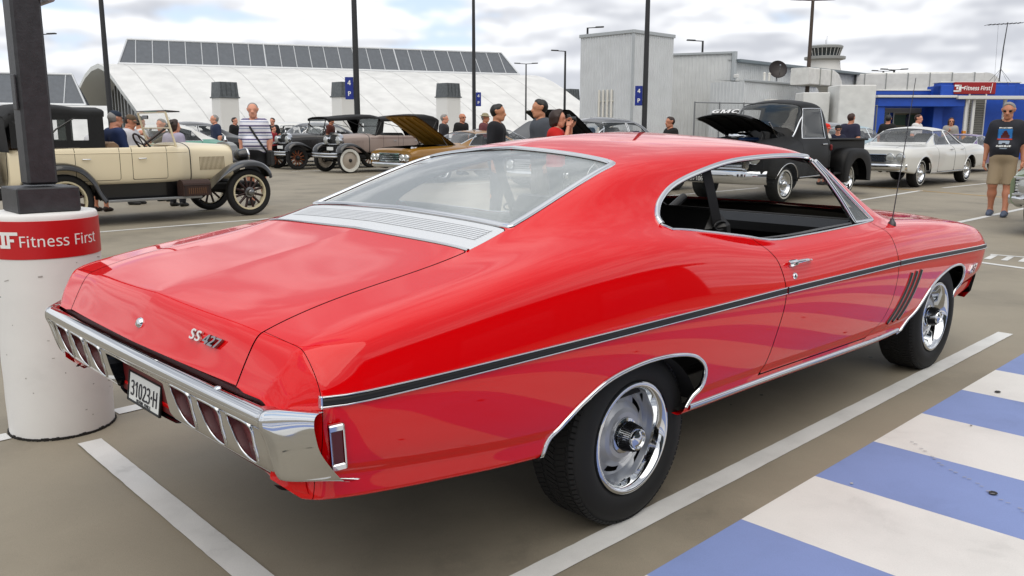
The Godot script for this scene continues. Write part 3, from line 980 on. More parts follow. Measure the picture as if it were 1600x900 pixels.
func build_red_inside(car: Node3D, S: Body, vinyl: Material, chrome: Material, dark: Material) -> void:
	var b := MB.new()
	b.box(Vector3(1.0, .50, 0), Vector3(2.6, .04, 1.7), Basis(), .01)
	b.box(Vector3(2.32, .72, 0), Vector3(.10, .5, 1.6), Basis(), .02)
	put("cabin_floor", b, dark, car)
	# parcel shelf
	b = MB.new()
	b.box(Vector3(-.12, 1.03, 0), Vector3(.62, .03, 1.3), Basis(), .01)
	put("parcel_shelf", b, mat("shelf_black", Color(.05, .05, .05), .7), car)
	for z in [-.38, .38]:   # front seats
		b = MB.new()
		b.box(Vector3(1.25, .66, z), Vector3(.55, .2, .62), Basis(Vector3.BACK, .08), .07)
		b.box(Vector3(.95, .86, z), Vector3(.17, .52, .62), Basis(Vector3.BACK, .22), .07)
		put("front_seat", b, vinyl, car)
	b = MB.new()
	b.box(Vector3(.42, .66, 0), Vector3(.5, .2, 1.3), Basis(Vector3.BACK, .1), .07)
	b.box(Vector3(.13, .86, 0), Vector3(.16, .5, 1.3), Basis(Vector3.BACK, .3), .07)
	put("rear_seat", b, vinyl, car)
	b = MB.new()
	b.box(Vector3(2.18, .90, 0), Vector3(.30, .15, 1.52), Basis(Vector3.BACK, -.1), .05)
	b.box(Vector3(2.03, .87, -.38), Vector3(.06, .12, .5), Basis(Vector3.BACK, -.3), .02)
	put("dashboard", b, vinyl, car)
	# steering wheel (left-hand drive)
	b = MB.new()
	var rim := []
	var Ts := Transform3D(Basis(Vector3.BACK, .45), Vector3(1.80, .90, -.38))
	for k in 24: rim.append(Ts * Vector3(0, cos(TAU * k / 24) * .19, sin(TAU * k / 24) * .19))
	b.tube(rim, .012, 8, false, true)
	b.tube([Ts * Vector3(0, 0, -.18), Ts * Vector3(.03, 0, 0), Ts * Vector3(0, 0, .18)], .012, 6)
	b.tube([Ts * Vector3(.02, 0, 0), Ts * Vector3(.35, 0, 0)], .025, 8)
	put("steering_wheel", b, vinyl, car)
	# inner door and quarter panels
	for s in [1, -1]:
		b = MB.new()
		var rows := []
		for k in 24:
			var xx := lerpf(.20, 2.15, k / 23.0)
			var yb := key_at(BELT, xx); var zz := key_at(BELT, xx, 2)
			var r := PackedVector3Array()
			for q in [[yb + .004, -.03], [yb + .002, -.075], [yb - .02, -.10], [yb - .12, -.105], [yb - .16, -.085], [yb - .22, -.11], [.52, -.12]]: r.append(Vector3(xx, q[0], (zz + q[1]) * s))
			rows.append(r)
		b.grid(rows)
		var inn := put("door_lining", b, vinyl, car)
		b = MB.new()
		b.box(Vector3(1.45, .80, .765 * s), Vector3(.42, .05, .06), Basis(), .02)
		put("armrest", b, vinyl, inn)
		b = MB.new()
		b.tube([Vector3(1.62, .86, .74 * s), Vector3(1.62, .86, .70 * s), Vector3(1.70, .89, .69 * s)], .008, 8)
		put("window_winder", b, chrome, inn)
		b = MB.new()
		b.tube([Vector3(.62, .87, .74 * s), Vector3(.62, .87, .70 * s), Vector3(.70, .90, .69 * s)], .008, 8)
		put("window_winder", b, chrome, inn)
		# vent window: chrome post, frame and pane
		var p0 := S.side(1.62, 1.325, .5, .9)[0] * Vector3(1, 1, s) as Vector3
		var lean := func(xx: float, yy: float) -> Vector3:
			var zz := lerpf(.825, .705, clampf((yy - .99) / .35, 0, 1))
			return Vector3(xx, yy, zz * s)
		b = MB.new()
		var fw := [lean.call(1.60, 1.318), lean.call(1.70, 1.24), lean.call(1.80, 1.13), lean.call(1.90, .995)]
		b.tube(fw, .013, 8)
		put("vent_post", b, chrome, car)
		b = MB.new()
		b.tube([lean.call(1.645, 1.315), lean.call(1.75, 1.245), lean.call(1.88, 1.152), lean.call(2.11, .995)], .011, 8)
		b.tube([lean.call(1.90, .996), lean.call(2.11, .996)], .012, 8)
		put("vent_frame", b, chrome, car)
		b = MB.new()
		b.quad(fw[0], lean.call(1.645, 1.315), lean.call(1.75, 1.245), fw[1], Vector3(0, 0, s))
		b.quad(fw[1], lean.call(1.75, 1.245), lean.call(1.88, 1.152), fw[2], Vector3(0, 0, s))
		b.quad(fw[2], lean.call(1.88, 1.152), lean.call(2.11, .995), fw[3], Vector3(0, 0, s))
		put("vent_window", b, glass("clear_glass", Color(.75, .82, .80), .10), car)
		# pillar filler between vent frame and windscreen
		b = MB.new()
		b.tube([lean.call(1.66, 1.325) - Vector3(0, 0, .05 * s), lean.call(1.80, 1.245) - Vector3(0, 0, .05 * s), lean.call(1.95, 1.14) - Vector3(0, 0, .05 * s), lean.call(2.15, 1.0) - Vector3(0, 0, .05 * s)], .014, 8)
		put("pillar_lining", b, mat("black_trim"), car)
		# shoulder belt hanging from the roof
		b = MB.new()
		var bl := [Vector3(.74, 1.33, .66 * s), Vector3(.80, 1.19, .665 * s), Vector3(.88, 1.02, .66 * s), Vector3(.90, .80, .65 * s), Vector3(.90, .62, .63 * s)]
		for k in bl.size() - 1:
			var dx := Vector3(.027, 0, .006)
			b.quad(bl[k] - dx, bl[k] + dx, bl[k + 1] + dx, bl[k + 1] - dx, Vector3(0, 0, s))
			b.quad(bl[k] - dx - Vector3(0, 0, .003 * s), bl[k] + dx - Vector3(0, 0, .003 * s), bl[k + 1] + dx - Vector3(0, 0, .003 * s), bl[k + 1] - dx - Vector3(0, 0, .003 * s), Vector3(0, 0, -s))
		var belt := put("seat_belt", b, mat("belt_webbing", Color(.07, .07, .08), .75), car)
		b = MB.new()
		var hoop := []
		for k in 16: hoop.append(Vector3(.865 + cos(TAU * k / 16) * .048, 1.045 + sin(TAU * k / 16) * .020, .675 * s))
		b.tube(hoop, .006, 6, false, true)
		put("belt_loop", b, mat("black_trim"), belt)
	# roof lining
	b = MB.new()
	var rows := []
	for k in 14:
		var xx := lerpf(.3, 1.72, k / 13.0)
		var r := PackedVector3Array()
		for j in 9:
			var z := lerpf(-.64, .64, j / 8.0)
			r.append(Vector3(xx, (S.top(xx, z)[0] as Vector3).y - .03, z))
		rows.append(r)
	b.grid(rows)
	put("roof_lining", b, mat("lining_grey", Color(.10, .10, .10), .8), car)
	b = MB.new()
	b.box(Vector3(1.72, 1.315, 0), Vector3(.02, .055, .22), Basis(), .01)
	put("rear_view_mirror", b, vinyl, car)

func rally_wheel(car: Node3D, c: Vector3, s: int) -> void:
	# c: centre of the outer rim face; the axle runs along z
	var B := Basis(Vector3.RIGHT, PI / 2 * s)   # local y points outward
	var T := Transform3D(B, c)
	var key := "rally_wheel"
	var b := MB.new()
	var R := .333
	b.lathe([Vector2(.222, -.215), Vector2(.235, -.228), Vector2(.285, -.232), Vector2(R - .012, -.215), Vector2(R - .002, -.20), Vector2(R, -.185), Vector2(R, -.04), Vector2(R - .002, -.024), Vector2(R - .014, -.006), Vector2(.296, .010), Vector2(.26, .014), Vector2(.232, .009), Vector2(.218, -.004), Vector2(.206, -.02)], 56, T)
	var w := put("wheel", b, mat("tyre_rubber", Color(.028, .028, .03), .75), car)
	# tread: grooves round the tyre and blocks across it
	b = MB.new()
	for k in 96:
		var Rr := Basis(Vector3.UP, TAU * k / 96)
		for q in [[-.172, .022, .35], [-.113, .024, -.3], [-.056, .022, .35]]:
			b.box(T * (Rr * Vector3(R, q[0], 0)), Vector3(.006, q[1] * 2, .0165), B * Rr * Basis(Vector3.RIGHT, q[2]), .0)
		b.box(T * (Rr * Vector3(R - .0065, -.016, 0)), Vector3(.012, .018, .0165), B * Rr * Basis(Vector3.BACK, .6), .0)
	put("tread", b, mat("tyre_rubber"), w)
	var steel := mat("wheel_silver", Color(.64, .65, .67), .36, .6)
	var chrome := mat("chrome")
	b = MB.new()   # trim ring
	b.lathe([Vector2(.218, -.01), Vector2(.214, .006), Vector2(.205, .009), Vector2(.196, .005), Vector2(.186, -.014), Vector2(.176, -.045), Vector2(.168, -.075), Vector2(.164, -.085)], 56, T)
	put("trim_ring", b, chrome, w)
	b = MB.new()   # dished disc with five slots, cut out of a ring of strips
	var inner := .070
	for k in 60:
		var a0 := TAU * k / 60; var a1 := TAU * (k + 1) / 60
		var prof := [[.166, -.083], [.150, -.074], [.128, -.064], [.105, -.046], [.088, -.040], [inner, -.040]]
		for j in prof.size() - 1:
			if j in [1] and (k % 12) in [3, 4, 5, 6, 7]: continue
			var p0: Array = prof[j]; var p1: Array = prof[j + 1]
			var q := []
			for e in [[a0, p0], [a1, p0], [a1, p1], [a0, p1]]: q.append(T * Vector3(cos(e[0]) * e[1][0], e[1][1], sin(e[0]) * e[1][0]))
			var d := Vector2(p0[0] - p1[0], p0[1] - p1[1]).normalized()
			var nn := []
			for e in [a0, a1, a1, a0]: nn.append(B * Vector3(-d.y * cos(e), d.x, -d.y * sin(e)).normalized())
			b.tri(q[0], q[1], q[2], nn[0], nn[1], nn[2]); b.tri(q[0], q[2], q[3], nn[0], nn[2], nn[3])
	put("disc", b, steel, w)
	b = MB.new()
	b.lathe([Vector2(.215, -.10), Vector2(.05, -.10)], 32, T)
	put("rim_back", b, mat("wheel_dark", Color(.03, .03, .032), .7), w)
	b = MB.new()   # centre cap with its fins
	b.lathe([Vector2(.070, -.045), Vector2(.068, -.034), Vector2(.052, -.030), Vector2(.043, .022), Vector2(.040, .030), Vector2(.034, .032), Vector2(.032, .026), Vector2(.026, .028), Vector2(.017, .033), Vector2(0, .035)], 40, T, 0, TAU, .8)
	var cap := put("centre_cap", b, chrome, w)
	b = MB.new()
	for k in 40:
		var Rr := Basis(Vector3.UP, TAU * k / 40)
		b.box(T * (Rr * Vector3(.0495, -.003, 0)), Vector3(.008, .046, .0030), B * Rr * Basis(Vector3.BACK, .2), .0)
	put("cap_fins", b, mat("cap_dark", Color(.12, .12, .13), .4, .5), cap)

# ---------------------------------------------------------------- buildings and street furniture
# ribbed cladding from p0 along dir (horizontal), upright, its ribs standing out along nrm
func cladding(b: MB, p0: Vector3, dir: Vector3, length: float, y0: float, y1: float, nrm: Vector3, pitch := .2, deep := .03, top_slope := 0.0) -> void:
	var k := 0
	var n := int(length / pitch)
	var st := length / n
	for i in n:
		var prof := [[0.0, 0.0], [.55, 0.0], [.65, 1.0], [.9, 1.0], [1.0, 0.0]]
		for j in prof.size() - 1:
			var a: float = (i + prof[j][0]) * st; var c: float = (i + prof[j + 1][0]) * st
			var A: Vector3 = p0 + dir * a + nrm * deep * prof[j][1]; var C: Vector3 = p0 + dir * c + nrm * deep * prof[j + 1][1]
			var ta := y1 + top_slope * a; var tc := y1 + top_slope * c
			b.quad(Vector3(A.x, y0, A.z), Vector3(C.x, y0, C.z), Vector3(C.x, tc, C.z), Vector3(A.x, ta, A.z), nrm)

func build_pillar() -> void:
	var white := worn("pillar_white", Color(.87, .865, .855), .6, .5, 3.0, .07, .06)
	var steel := noisy("post_charcoal", Color(.20, .205, .22), .5, 2.0, .22, .15)
	var C := Vector3(-1.215, 0, -1.755)
	var t := thing("bollard_pillar", "round white concrete pillar with a red lettered band beside the red car", "pillar", C)
	var b := MB.new()
	var prof := []
	for k in 13:   # slightly lifted rings of the cardboard former it was cast in
		prof.append(Vector2(.2365 + (.0012 if k % 2 == 0 else -.0004), .005 + k * .0875))
	prof[0] = Vector2(.236, 0.0)
	prof.append(Vector2(.235, 1.068)); prof.append(Vector2(.229, 1.076)); prof.append(Vector2(0, 1.078))
	b.lathe(prof, 72)
	put("column", b, white, t)
	b = MB.new()
	b.lathe([Vector2(.2355, .872), Vector2(.2405, .874), Vector2(.2405, 1.047), Vector2(.2355, 1.049)], 72)
	var band := put("red_band", b, mat("band_red", Color(.72, .045, .07), .38), t)
	# ragged dark seam at the foot
	b = MB.new()
	for k in 90:
		var a := TAU * k / 90.0
		b.box(Vector3(cos(a) * .2375, .004 + rng.randf() * .004, sin(a) * .2375), Vector3(.006 + rng.randf() * .006, .007 + rng.randf() * .010, .012 + rng.randf() * .010), Basis(Vector3.UP, -a + rng.randf_range(-.3, .3)), .001)
	put("foot_seam", b, mat("seam_dark", Color(.12, .11, .10), .9), t)
	b = MB.new()      # pits and scuffs in the paint
	for k in 26:
		var a := rng.randf_range(.6, 3.0); var y := rng.randf_range(.05, .85)
		var R := Basis(Vector3.UP, -a)
		b.box(R * Vector3(.2370, 0, 0) + Vector3(0, y, 0), Vector3(.002, rng.randf_range(.003, .007), rng.randf_range(.004, .012) if k % 8 > 0 else rng.randf_range(.015, .03)), R * Basis(Vector3.RIGHT, rng.randf_range(-.3, .3)), .0)
	put("paint_chips", b, mat("chip_grey", Color(.62, .61, .59), .8), t).set_meta("kind", "stuff")
	var a0 := atan2(4.477, -1.19)     # towards where one reads it from
	var wrap := func(s: float, y: float, d: float) -> Vector3:
		var a := a0 - s / .2405
		return Vector3(cos(a), 0, sin(a)) * (.2408 + maxf(d, 0.0)) + Vector3.UP * y
	var ink := mat("sign_white", Color(.88, .88, .87), .4)
	put("lettering", text_mb("Fitness First", .050, .002, func(x: float, y: float, d: float) -> Vector3: return wrap.call(x + .072, y + .955, d), false), ink, band)
	b = MB.new()
	for q in [[-.205, .925, -.160, .94], [-.195, .925, -.175, 1.0], [-.205, .985, -.12, 1.0], [-.165, .955, -.13, .968], [-.165, .925, -.150, 1.0], [-.15, .985, -.112, 1.0]]:
		var n := 6
		for i in n:
			var s0: float = lerpf(q[0], q[2], float(i) / n); var s1: float = lerpf(q[0], q[2], float(i + 1) / n)
			b.quad(wrap.call(s0, q[1], .0014), wrap.call(s1, q[1], .0014), wrap.call(s1, q[3], .0014), wrap.call(s0, q[3], .0014))
	put("band_logo", b, ink, band)
	var post := thing("lamp_post", "thick charcoal square steel post standing on the white pillar", "lamp post", C + Vector3(0, 1.078, 0))
	b = MB.new(); b.box(Vector3(0, .058, 0), Vector3(.27, .116, .27), Basis(), .006)
	put("plinth", b, steel, post)
	b = MB.new(); b.box(Vector3(0, 3.2, 0), Vector3(.13, 6.15, .13), Basis(), .012)
	put("shaft", b, steel, post)
	b = MB.new(); b.box(Vector3(0, 6.3, .5), Vector3(.25, .08, 1.2), Basis(), .02)
	put("lamp_head", b, steel, post)
	# sign board fixed to the post near the top of the view
	b = MB.new(); b.box(Vector3(.10, 1.27, -.05), Vector3(.03, .62, .30), Basis(), .006)
	put("sign_board", b, mat("sign_back", Color(.62, .64, .66), .45, .4), post)
	b = MB.new(); b.box(Vector3(-.075, .55, .03), Vector3(.008, .16, .06), Basis(), .003)
	put("cover_plate", b, steel, post)

func lamp_pole(at: Vector3, h: float, w: float, label: String, arms: int, turn: float, sign_at := 0.0, sign_side := 1.0, brown := false) -> void:
	var t := thing("street_lamp", label, "street lamp", at, turn, "lamp poles over the car park")
	var m := mat("pole_brown", Color(.24, .19, .15), .5) if brown else mat("pole_grey", Color(.13, .135, .145), .5)
	var b := MB.new()
	b.lathe([Vector2(w * .62, 0), Vector2(w * .58, h * .5), Vector2(w * .44, h), Vector2(0, h)], 10)
	b.box(Vector3(0, .03, 0), Vector3(w * 2.6, .06, w * 2.6), Basis(), .01)
	put("pole", b, m, t)
	for k in arms:
		var s := 1.0 if k == 0 else -1.0
		b = MB.new()
		b.box(Vector3(s * .45, h + .0, 0), Vector3(.9, .06, .06), Basis(Vector3.BACK, s * .05), .01)
		b.box(Vector3(s * .85, h + .04, 0), Vector3(.62, .09, .28), Basis(Vector3.BACK, s * .04), .03)
		put("lamp_arm", b, m, t)
	if sign_at > 0.0:
		var q := w / .17
		b = MB.new(); b.box(Vector3(sign_side * (w * .5 + .16 * q), sign_at, 0), Vector3(.28 * q, .74 * q, .04), Basis(), .008)
		var sg := put("sign", b, mat("sign_blue", Color(.02, .14, .50), .4), t)
		for z in [1, -1]:
			var T := Transform3D(Basis(Vector3.UP, 0.0 if z > 0 else PI), Vector3(sign_side * (w * .5 + .16 * q), sign_at, .021 * z))
			b = text_on("4", .15 * q, .006, T.translated_local(Vector3(0, .18 * q, .003)), true)
			b.append(text_on("P", .15 * q, .006, T.translated_local(Vector3(0, -.18 * q, .003)), true))
			put("sign_text", b, mat("sign_white"), sg)

func build_poles() -> void:
	lamp_pole(Vector3(9.47, 0, -31.78), 8.6, .17, "tall grey lamp pole behind the cream touring car's windscreen", 1, 0)
	lamp_pole(Vector3(21.0, 0, -32.2), 11.0, .24, "grey lamp pole with a blue sign above the black canvas car tops", 1, 2.36, 3.45, 1)
	lamp_pole(Vector3(25.04, 0, -28.3), 8.6, .15, "grey lamp pole with a blue sign above the heads near the mustard car", 1, -.8, 2.95, 1)
	lamp_pole(Vector3(24.27, 0, -17.54), 8.6, .17, "grey lamp pole with a blue sign in front of the tall ribbed shed", 1, 2.36, 2.8, 1)
	lamp_pole(Vector3(40.4, 0, -19.21), 8.15, .19, "brown lamp pole with two arms in front of the big white duct", 2, -.8, 0, 1, true)
	lamp_pole(Vector3(15.98, 0, -62.96), 7.9, .16, "slim two armed lamp pole beyond the charcoal post and hangar skylight", 2, -.8)
	lamp_pole(Vector3(49.43, 0, -44.75), 7.8, .17, "lamp pole rising beyond the hangar's far end beside the shed", 1, 2.4)
	lamp_pole(Vector3(57.37, 0, -57.17), 7.9, .14, "thin distant lamp pole just past the end of the hangar skylight", 2, -.8)
	lamp_pole(Vector3(44.76, 0, -38.36), 8.7, .16, "lamp pole whose arm shows just above the tall ribbed shed", 1, -.8)
	lamp_pole(Vector3(50.56, 0, -32.55), 7.8, .16, "lamp pole whose arm shows above the long grey wall", 1, 2.4)
	lamp_pole(Vector3(85.33, 0, -34.19), 7.5, .2, "smaller distant two armed lamp pole above the long duct", 2, -.8)
	lamp_pole(Vector3(72.6, 0, -27.92), 6.7, .2, "larger distant two armed lamp pole above the long duct", 2, -.8)

func build_hangar(A: Vector3, axis: Vector3, length: float, h0: float, drop: float, label: String, bays: int, s0: float, skew: float) -> void:
	var pe := Vector3(-axis.z, 0, axis.x)
	var t := thing("hangar", label, "hangar")
	var at := func(s: float, w: float, y: float) -> Vector3: return A + axis * s + pe * w + Vector3(0, y, 0)
	var arch := [[-26.0, -2.5], [-20.0, 2.6], [-16.0, 4.9], [-12.0, 6.4], [-8.0, 7.35], [-4.0, 7.9], [0.0, 8.0], [2.5, 7.62], [5.0, 6.98], [7.5, 6.15], [10.0, 5.2], [13.0, 4.15], [16.0, 3.05], [19.0, 1.8], [22.0, .3], [25.0, -1.5]]
	var white := noisy("hangar_white", Color(.86, .86, .85), .5, .06, .13, 0.0, 5)
	var b := MB.new()
	var rows := []
	var inner := []
	var ends := [0.0, .015, .985, 1.0]
	for i in 25:
		var r := PackedVector3Array()
		var r2 := PackedVector3Array()
		for q in arch:
			var s := lerpf(s0 + skew * q[0], length + 2.0 + skew * .2 * q[0], i / 24.0)
			r.append(at.call(s, q[0], q[1] - drop))
			r2.append(at.call(s, q[0] * .985, q[1] - drop - .45))
		rows.append(r); inner.append(r2)
	b.grid(rows, false, true)
	put("roof", b, white, t)
	b = MB.new(); b.grid(inner)
	for e in [0, 24]:
		for j in arch.size() - 1: b.quad(rows[e][j], rows[e][j + 1], inner[e][j + 1], inner[e][j], -axis if e == 0 else axis)
	put("roof_underside", b, mat("hangar_lining", Color(.78, .79, .78), .7), t)
	# sheet joints on the roof: slightly raised battens running down the curve
	b = MB.new()
	for k in 13:
		var f := (k + .7) / 14.0
		for j in arch.size() - 1:
			var P := []
			for e in [j, j + 1]:
				var s := lerpf(s0 + skew * arch[e][0], length + 2.0 + skew * .2 * arch[e][0], f)
				P.append(at.call(s, arch[e][0], arch[e][1] - drop))
			var side := axis * .05
			b.quad(P[0] - side + Vector3(0, .007, 0), P[0] + side + Vector3(0, .007, 0), P[1] + side + Vector3(0, .007, 0), P[1] - side + Vector3(0, .007, 0), Vector3.UP)
			b.quad(P[0] - side, P[0] - side + Vector3(0, .007, 0), P[1] - side + Vector3(0, .007, 0), P[1] - side, -axis)
	put("roof_seams", b, noisy("seam_grey", Color(.78, .78, .77), .6, .3, .2), t)
	# glazed end wall set back under the roof, with mullions
	b = MB.new()
	for j in arch.size() - 1:
		var P := []
		for e in [j, j + 1]:
			var s: float = s0 + skew * arch[e][0] + 3.4
			P.append(at.call(s, arch[e][0] * .985, arch[e][1] - drop - .45)); P.append(at.call(s, arch[e][0] * .985, -4.0 - drop))
		b.quad(P[0], P[2], P[3], P[1], -axis)
	var gw := put("end_glazing", b, mat("glazing_dark", Color(.10, .115, .12), .18), t)
	for k in 22:
		var w := -17.0 + k * 1.6
		var yt := 0.0
		for j in arch.size() - 1:
			if w >= arch[j][0] and w <= arch[j + 1][0]: yt = lerpf(arch[j][1], arch[j + 1][1], (w - arch[j][0]) / (arch[j + 1][0] - arch[j][0]))
		if yt < .8: continue
		b = MB.new()
		b.tube([at.call(s0 + skew * w + 3.3, w * .985, -1.0), at.call(s0 + skew * w + 3.3, w * .985, yt - drop - .5)], .06, 4)
		put("mullion", b, mat("mullion_white", Color(.72, .73, .73), .5), gw)
	# skylight along the ridge: sloping panes between frames
	var hi := 2.72; var wt := -3.0
	var frame := mat("skylight_frame", Color(.74, .75, .76), .4, .3)
	var pane := noisy("skylight_pane", Color(.33, .35, .375), .25, .25, .15)
	b = MB.new()
	b.quad(at.call(0, 0, 8 - drop), at.call(length, 0, 8 - drop), at.call(length, .25, 7.6 - drop), at.call(0, .25, 7.6 - drop), pe)
	b.quad(at.call(.8, wt - .02, 8 + hi - drop), at.call(length - 1.2, wt - .02, 8 + hi - drop), at.call(length - 1.2, wt - .3, 8 + hi - drop), at.call(.8, wt - .3, 8 + hi - drop), Vector3.UP)
	b.tube([at.call(.8, wt, 8 + hi - drop), at.call(length - 1.2, wt, 8 + hi - drop)], .14, 6)
	b.tube([at.call(0, .05, 8 - drop), at.call(length, .05, 8 - drop)], .2, 6)
	b.quad(at.call(.8, wt, 8 + hi - drop), at.call(length - 1.2, wt, 8 + hi - drop), at.call(length, -5.0, 7.7 - drop), at.call(0, -5.0, 7.7 - drop), Vector3.UP)
	var sk := put("skylight", b, frame, t)
	for k in bays + 1:
		var f := float(k) / bays
		var lo: Vector3 = at.call(f * length, 0, 8 - drop); var up: Vector3 = at.call(clampf(f * length, .8, length - 1.2), wt, 8 + hi - drop)
		if k < bays:
			var f2 := float(k + 1) / bays
			var lo2: Vector3 = at.call(f2 * length, 0, 8 - drop); var up2: Vector3 = at.call(clampf(f2 * length, .8, length - 1.2), wt, 8 + hi - drop)
			b = MB.new(); b.quad(lo, lo2, up2, up, pe)
			put("pane", b, pane, sk)
		b = MB.new(); b.tube([lo + pe * .04, up + pe * .04], .10 if k % 9 == 0 or k == bays else .055, 4)
		put("glazing_bar", b, frame, sk)
	b = MB.new()
	b.tri(at.call(0, 0, 8 - drop), at.call(.8, wt, 8 + hi - drop), at.call(0, -5.0, 7.7 - drop), -axis, -axis, -axis)
	b.tri(at.call(length, 0, 8 - drop), at.call(length - 1.2, wt, 8 + hi - drop), at.call(length, -5.0, 7.7 - drop), axis, axis, axis)
	put("gable_pane", b, pane, sk)

func build_sheds() -> void:
	var grey := noisy("cladding_grey", Color(.80, .815, .825), .45, .12, .06)
	var capm := mat("cap_grey", Color(.66, .68, .69), .4, .2)
	var lt := noisy("cladding_light", Color(.82, .83, .83), .5, .15, .07)
	# tall shed: a lift or stair head
	var t := thing("ribbed_shed", "tall pale grey ribbed shed with white pipes on its left wall", "shed", Vector3(30.3, 0, -22.9))
	var b := MB.new()
	cladding(b, Vector3(0, 0, -3.3), Vector3(0, 0, 1), 3.3, 0, 6.05, Vector3(-1, 0, 0), .165, .028)
	put("left_wall", b, grey, t)
	b = MB.new()
	cladding(b, Vector3(0, 0, 0), Vector3(1, 0, 0), 3.2, 0, 6.05, Vector3(0, 0, 1), .165, .028)
	put("front_wall", b, grey, t)
	b = MB.new()
	b.quad(Vector3(3.2, 0, 0), Vector3(3.2, 0, -3.3), Vector3(3.2, 6.05, -3.3), Vector3(3.2, 6.05, 0), Vector3.RIGHT)
	b.quad(Vector3(0, 0, -3.3), Vector3(3.2, 0, -3.3), Vector3(3.2, 6.05, -3.3), Vector3(0, 6.05, -3.3), Vector3.FORWARD)
	b.quad(Vector3(0, 6.0, 0), Vector3(3.2, 6.0, 0), Vector3(3.2, 6.0, -3.3), Vector3(0, 6.0, -3.3), Vector3.UP)
	put("rear_wall", b, grey, t)
	b = MB.new()
	b.box(Vector3(1.6, 6.09, .03), Vector3(3.34, .16, .09), Basis(), .01); b.box(Vector3(-.03, 6.09, -1.65), Vector3(.09, .16, 3.4), Basis(), .01); b.box(Vector3(3.23, 6.09, -1.65), Vector3(.09, .16, 3.4), Basis(), .01)
	b.box(Vector3(-.015, 3.0, .015), Vector3(.09, 6.0, .09), Basis(), .01)
	put("roof_flashing", b, capm, t)
	for k in 4:
		b = MB.new()
		var z := -1.95 + k * .26
		b.lathe([Vector2(.055, 0), Vector2(.055, 3.45), Vector2(0, 3.46)], 10, Transform3D(Basis(), Vector3(-.10, 0, z)))
		for y in [1.7, 2.9]: b.box(Vector3(-.06, y, z), Vector3(.1, .05, .16), Basis(), .01)
		put("pipe", b, mat("pipe_white", Color(.84, .83, .80), .45), t)
	# long building: stepped wall, main wall, low block in front, clerestory behind
	t = thing("long_building", "long low grey clad building behind the black pickup", "building", Vector3(38.2, 0, -22.3))
	b = MB.new()
	cladding(b, Vector3(-1.4, 0, -4.2), Vector3(.38, 0, 1).normalized(), 4.45, 0, 5.56, Vector3(-1, 0, .38).normalized(), .2, .025)
	put("end_wall", b, lt, t)
	b = MB.new(); b.box(Vector3(.0, 2.8, .0), Vector3(.22, 5.7, .22), Basis(), .02); b.box(Vector3(-.66, 5.6, -2.1), Vector3(.14, .12, 4.5), Basis(Vector3.UP, .36), .01)
	put("corner_trim", b, capm, t)
	b = MB.new(); cladding(b, Vector3(.12, 0, -.1), Vector3(1, 0, 0), 17.0, 0, 5.1, Vector3(0, 0, 1), .2, .025)
	put("main_wall", b, lt, t)
	b = MB.new(); b.box(Vector3(8.6, 5.16, 0.1), Vector3(17.1, .16, .5), Basis(), .02); b.quad(Vector3(0, 5.2, .2), Vector3(17, 5.2, .2), Vector3(17, 5.5, -9), Vector3(0, 5.5, -9), Vector3.UP)
	put("eaves", b, mat("eaves_blue_grey", Color(.42, .46, .48), .4, .3), t)
	b = MB.new()
	cladding(b, Vector3(12.5, 5.2, -9), Vector3(1, 0, 0), 14.0, 5.0, 6.6, Vector3(0, 0, 1), .3, .03)
	b.quad(Vector3(26.5, 5, -9), Vector3(26.5, 5, -16), Vector3(26.5, 6.6, -16), Vector3(26.5, 6.6, -9), Vector3.RIGHT)
	b.quad(Vector3(12.5, 6.6, -9), Vector3(26.5, 6.6, -9), Vector3(26.5, 6.6, -16), Vector3(12.5, 6.6, -16), Vector3.UP)
	put("clerestory", b, noisy("clerestory_white", Color(.72, .74, .74), .5, .2, .06), t)
	b = MB.new(); cladding(b, Vector3(-2.0, 0, 1.9), Vector3(1, 0, 0), 7.5, 0, 3.95, Vector3(0, 0, 1), .2, .025)
	cladding(b, Vector3(-2.0, 0, -.1), Vector3(0, 0, 1), 2.0, 0, 3.95, Vector3(-1, 0, 0), .2, .025)
	b.quad(Vector3(-2, 3.95, 1.9), Vector3(5.5, 3.95, 1.9), Vector3(5.5, 4.1, 0), Vector3(-2, 4.1, 0), Vector3.UP)
	put("low_block", b, grey, t)
	b = MB.new(); b.box(Vector3(1.75, 3.99, 1.93), Vector3(7.6, .12, .14), Basis(), .02)
	put("low_block_flashing", b, capm, t)
	# security camera and vents
	b = MB.new(); b.box(Vector3(-.15, 4.35, .25), Vector3(.14, .2, .3), Basis(), .04); b.lathe([Vector2(0, -.12), Vector2(.08, -.08), Vector2(.1, .04), Vector2(0, .06)], 10, Transform3D(Basis(), Vector3(-.15, 4.1, .3)))
	put("security_camera", b, mat("camera_white", Color(.75, .75, .74), .4), t)
	for k in 2:
		b = MB.new(); b.lathe([Vector2(.06, 0), Vector2(.06, .45), Vector2(.08, .46), Vector2(.08, .52), Vector2(0, .56)], 10, Transform3D(Basis(), Vector3(.9 + k * .5, 4.0, 1.3)))
		put("roof_vent", b, mat("pipe_white"), t)
	# satellite dish on its own mast
	t = thing("satellite_dish", "dark round satellite dish on the roof of the low grey block", "satellite dish", Vector3(40.2, 3.95, -20.9))
	b = MB.new(); b.tube([Vector3(0, 0, 0), Vector3(0, .55, 0), Vector3(.1, .62, -.06)], .045, 8)
	put("mast", b, mat("steel", Color(.6, .6, .61), .25, .9), t)
	b = MB.new()
	b.lathe([Vector2(0, 0), Vector2(.2, .02), Vector2(.38, .08), Vector2(.48, .16), Vector2(.49, .15), Vector2(.38, .06), Vector2(.2, 0), Vector2(0, -.02)], 24, Transform3D(Basis(Quaternion(Vector3.UP, Vector3(-.75, .35, .75).normalized())), Vector3(.02, .75, 0)))
	put("dish", b, mat("dish_dark", Color(.13, .10, .10), .5), t)
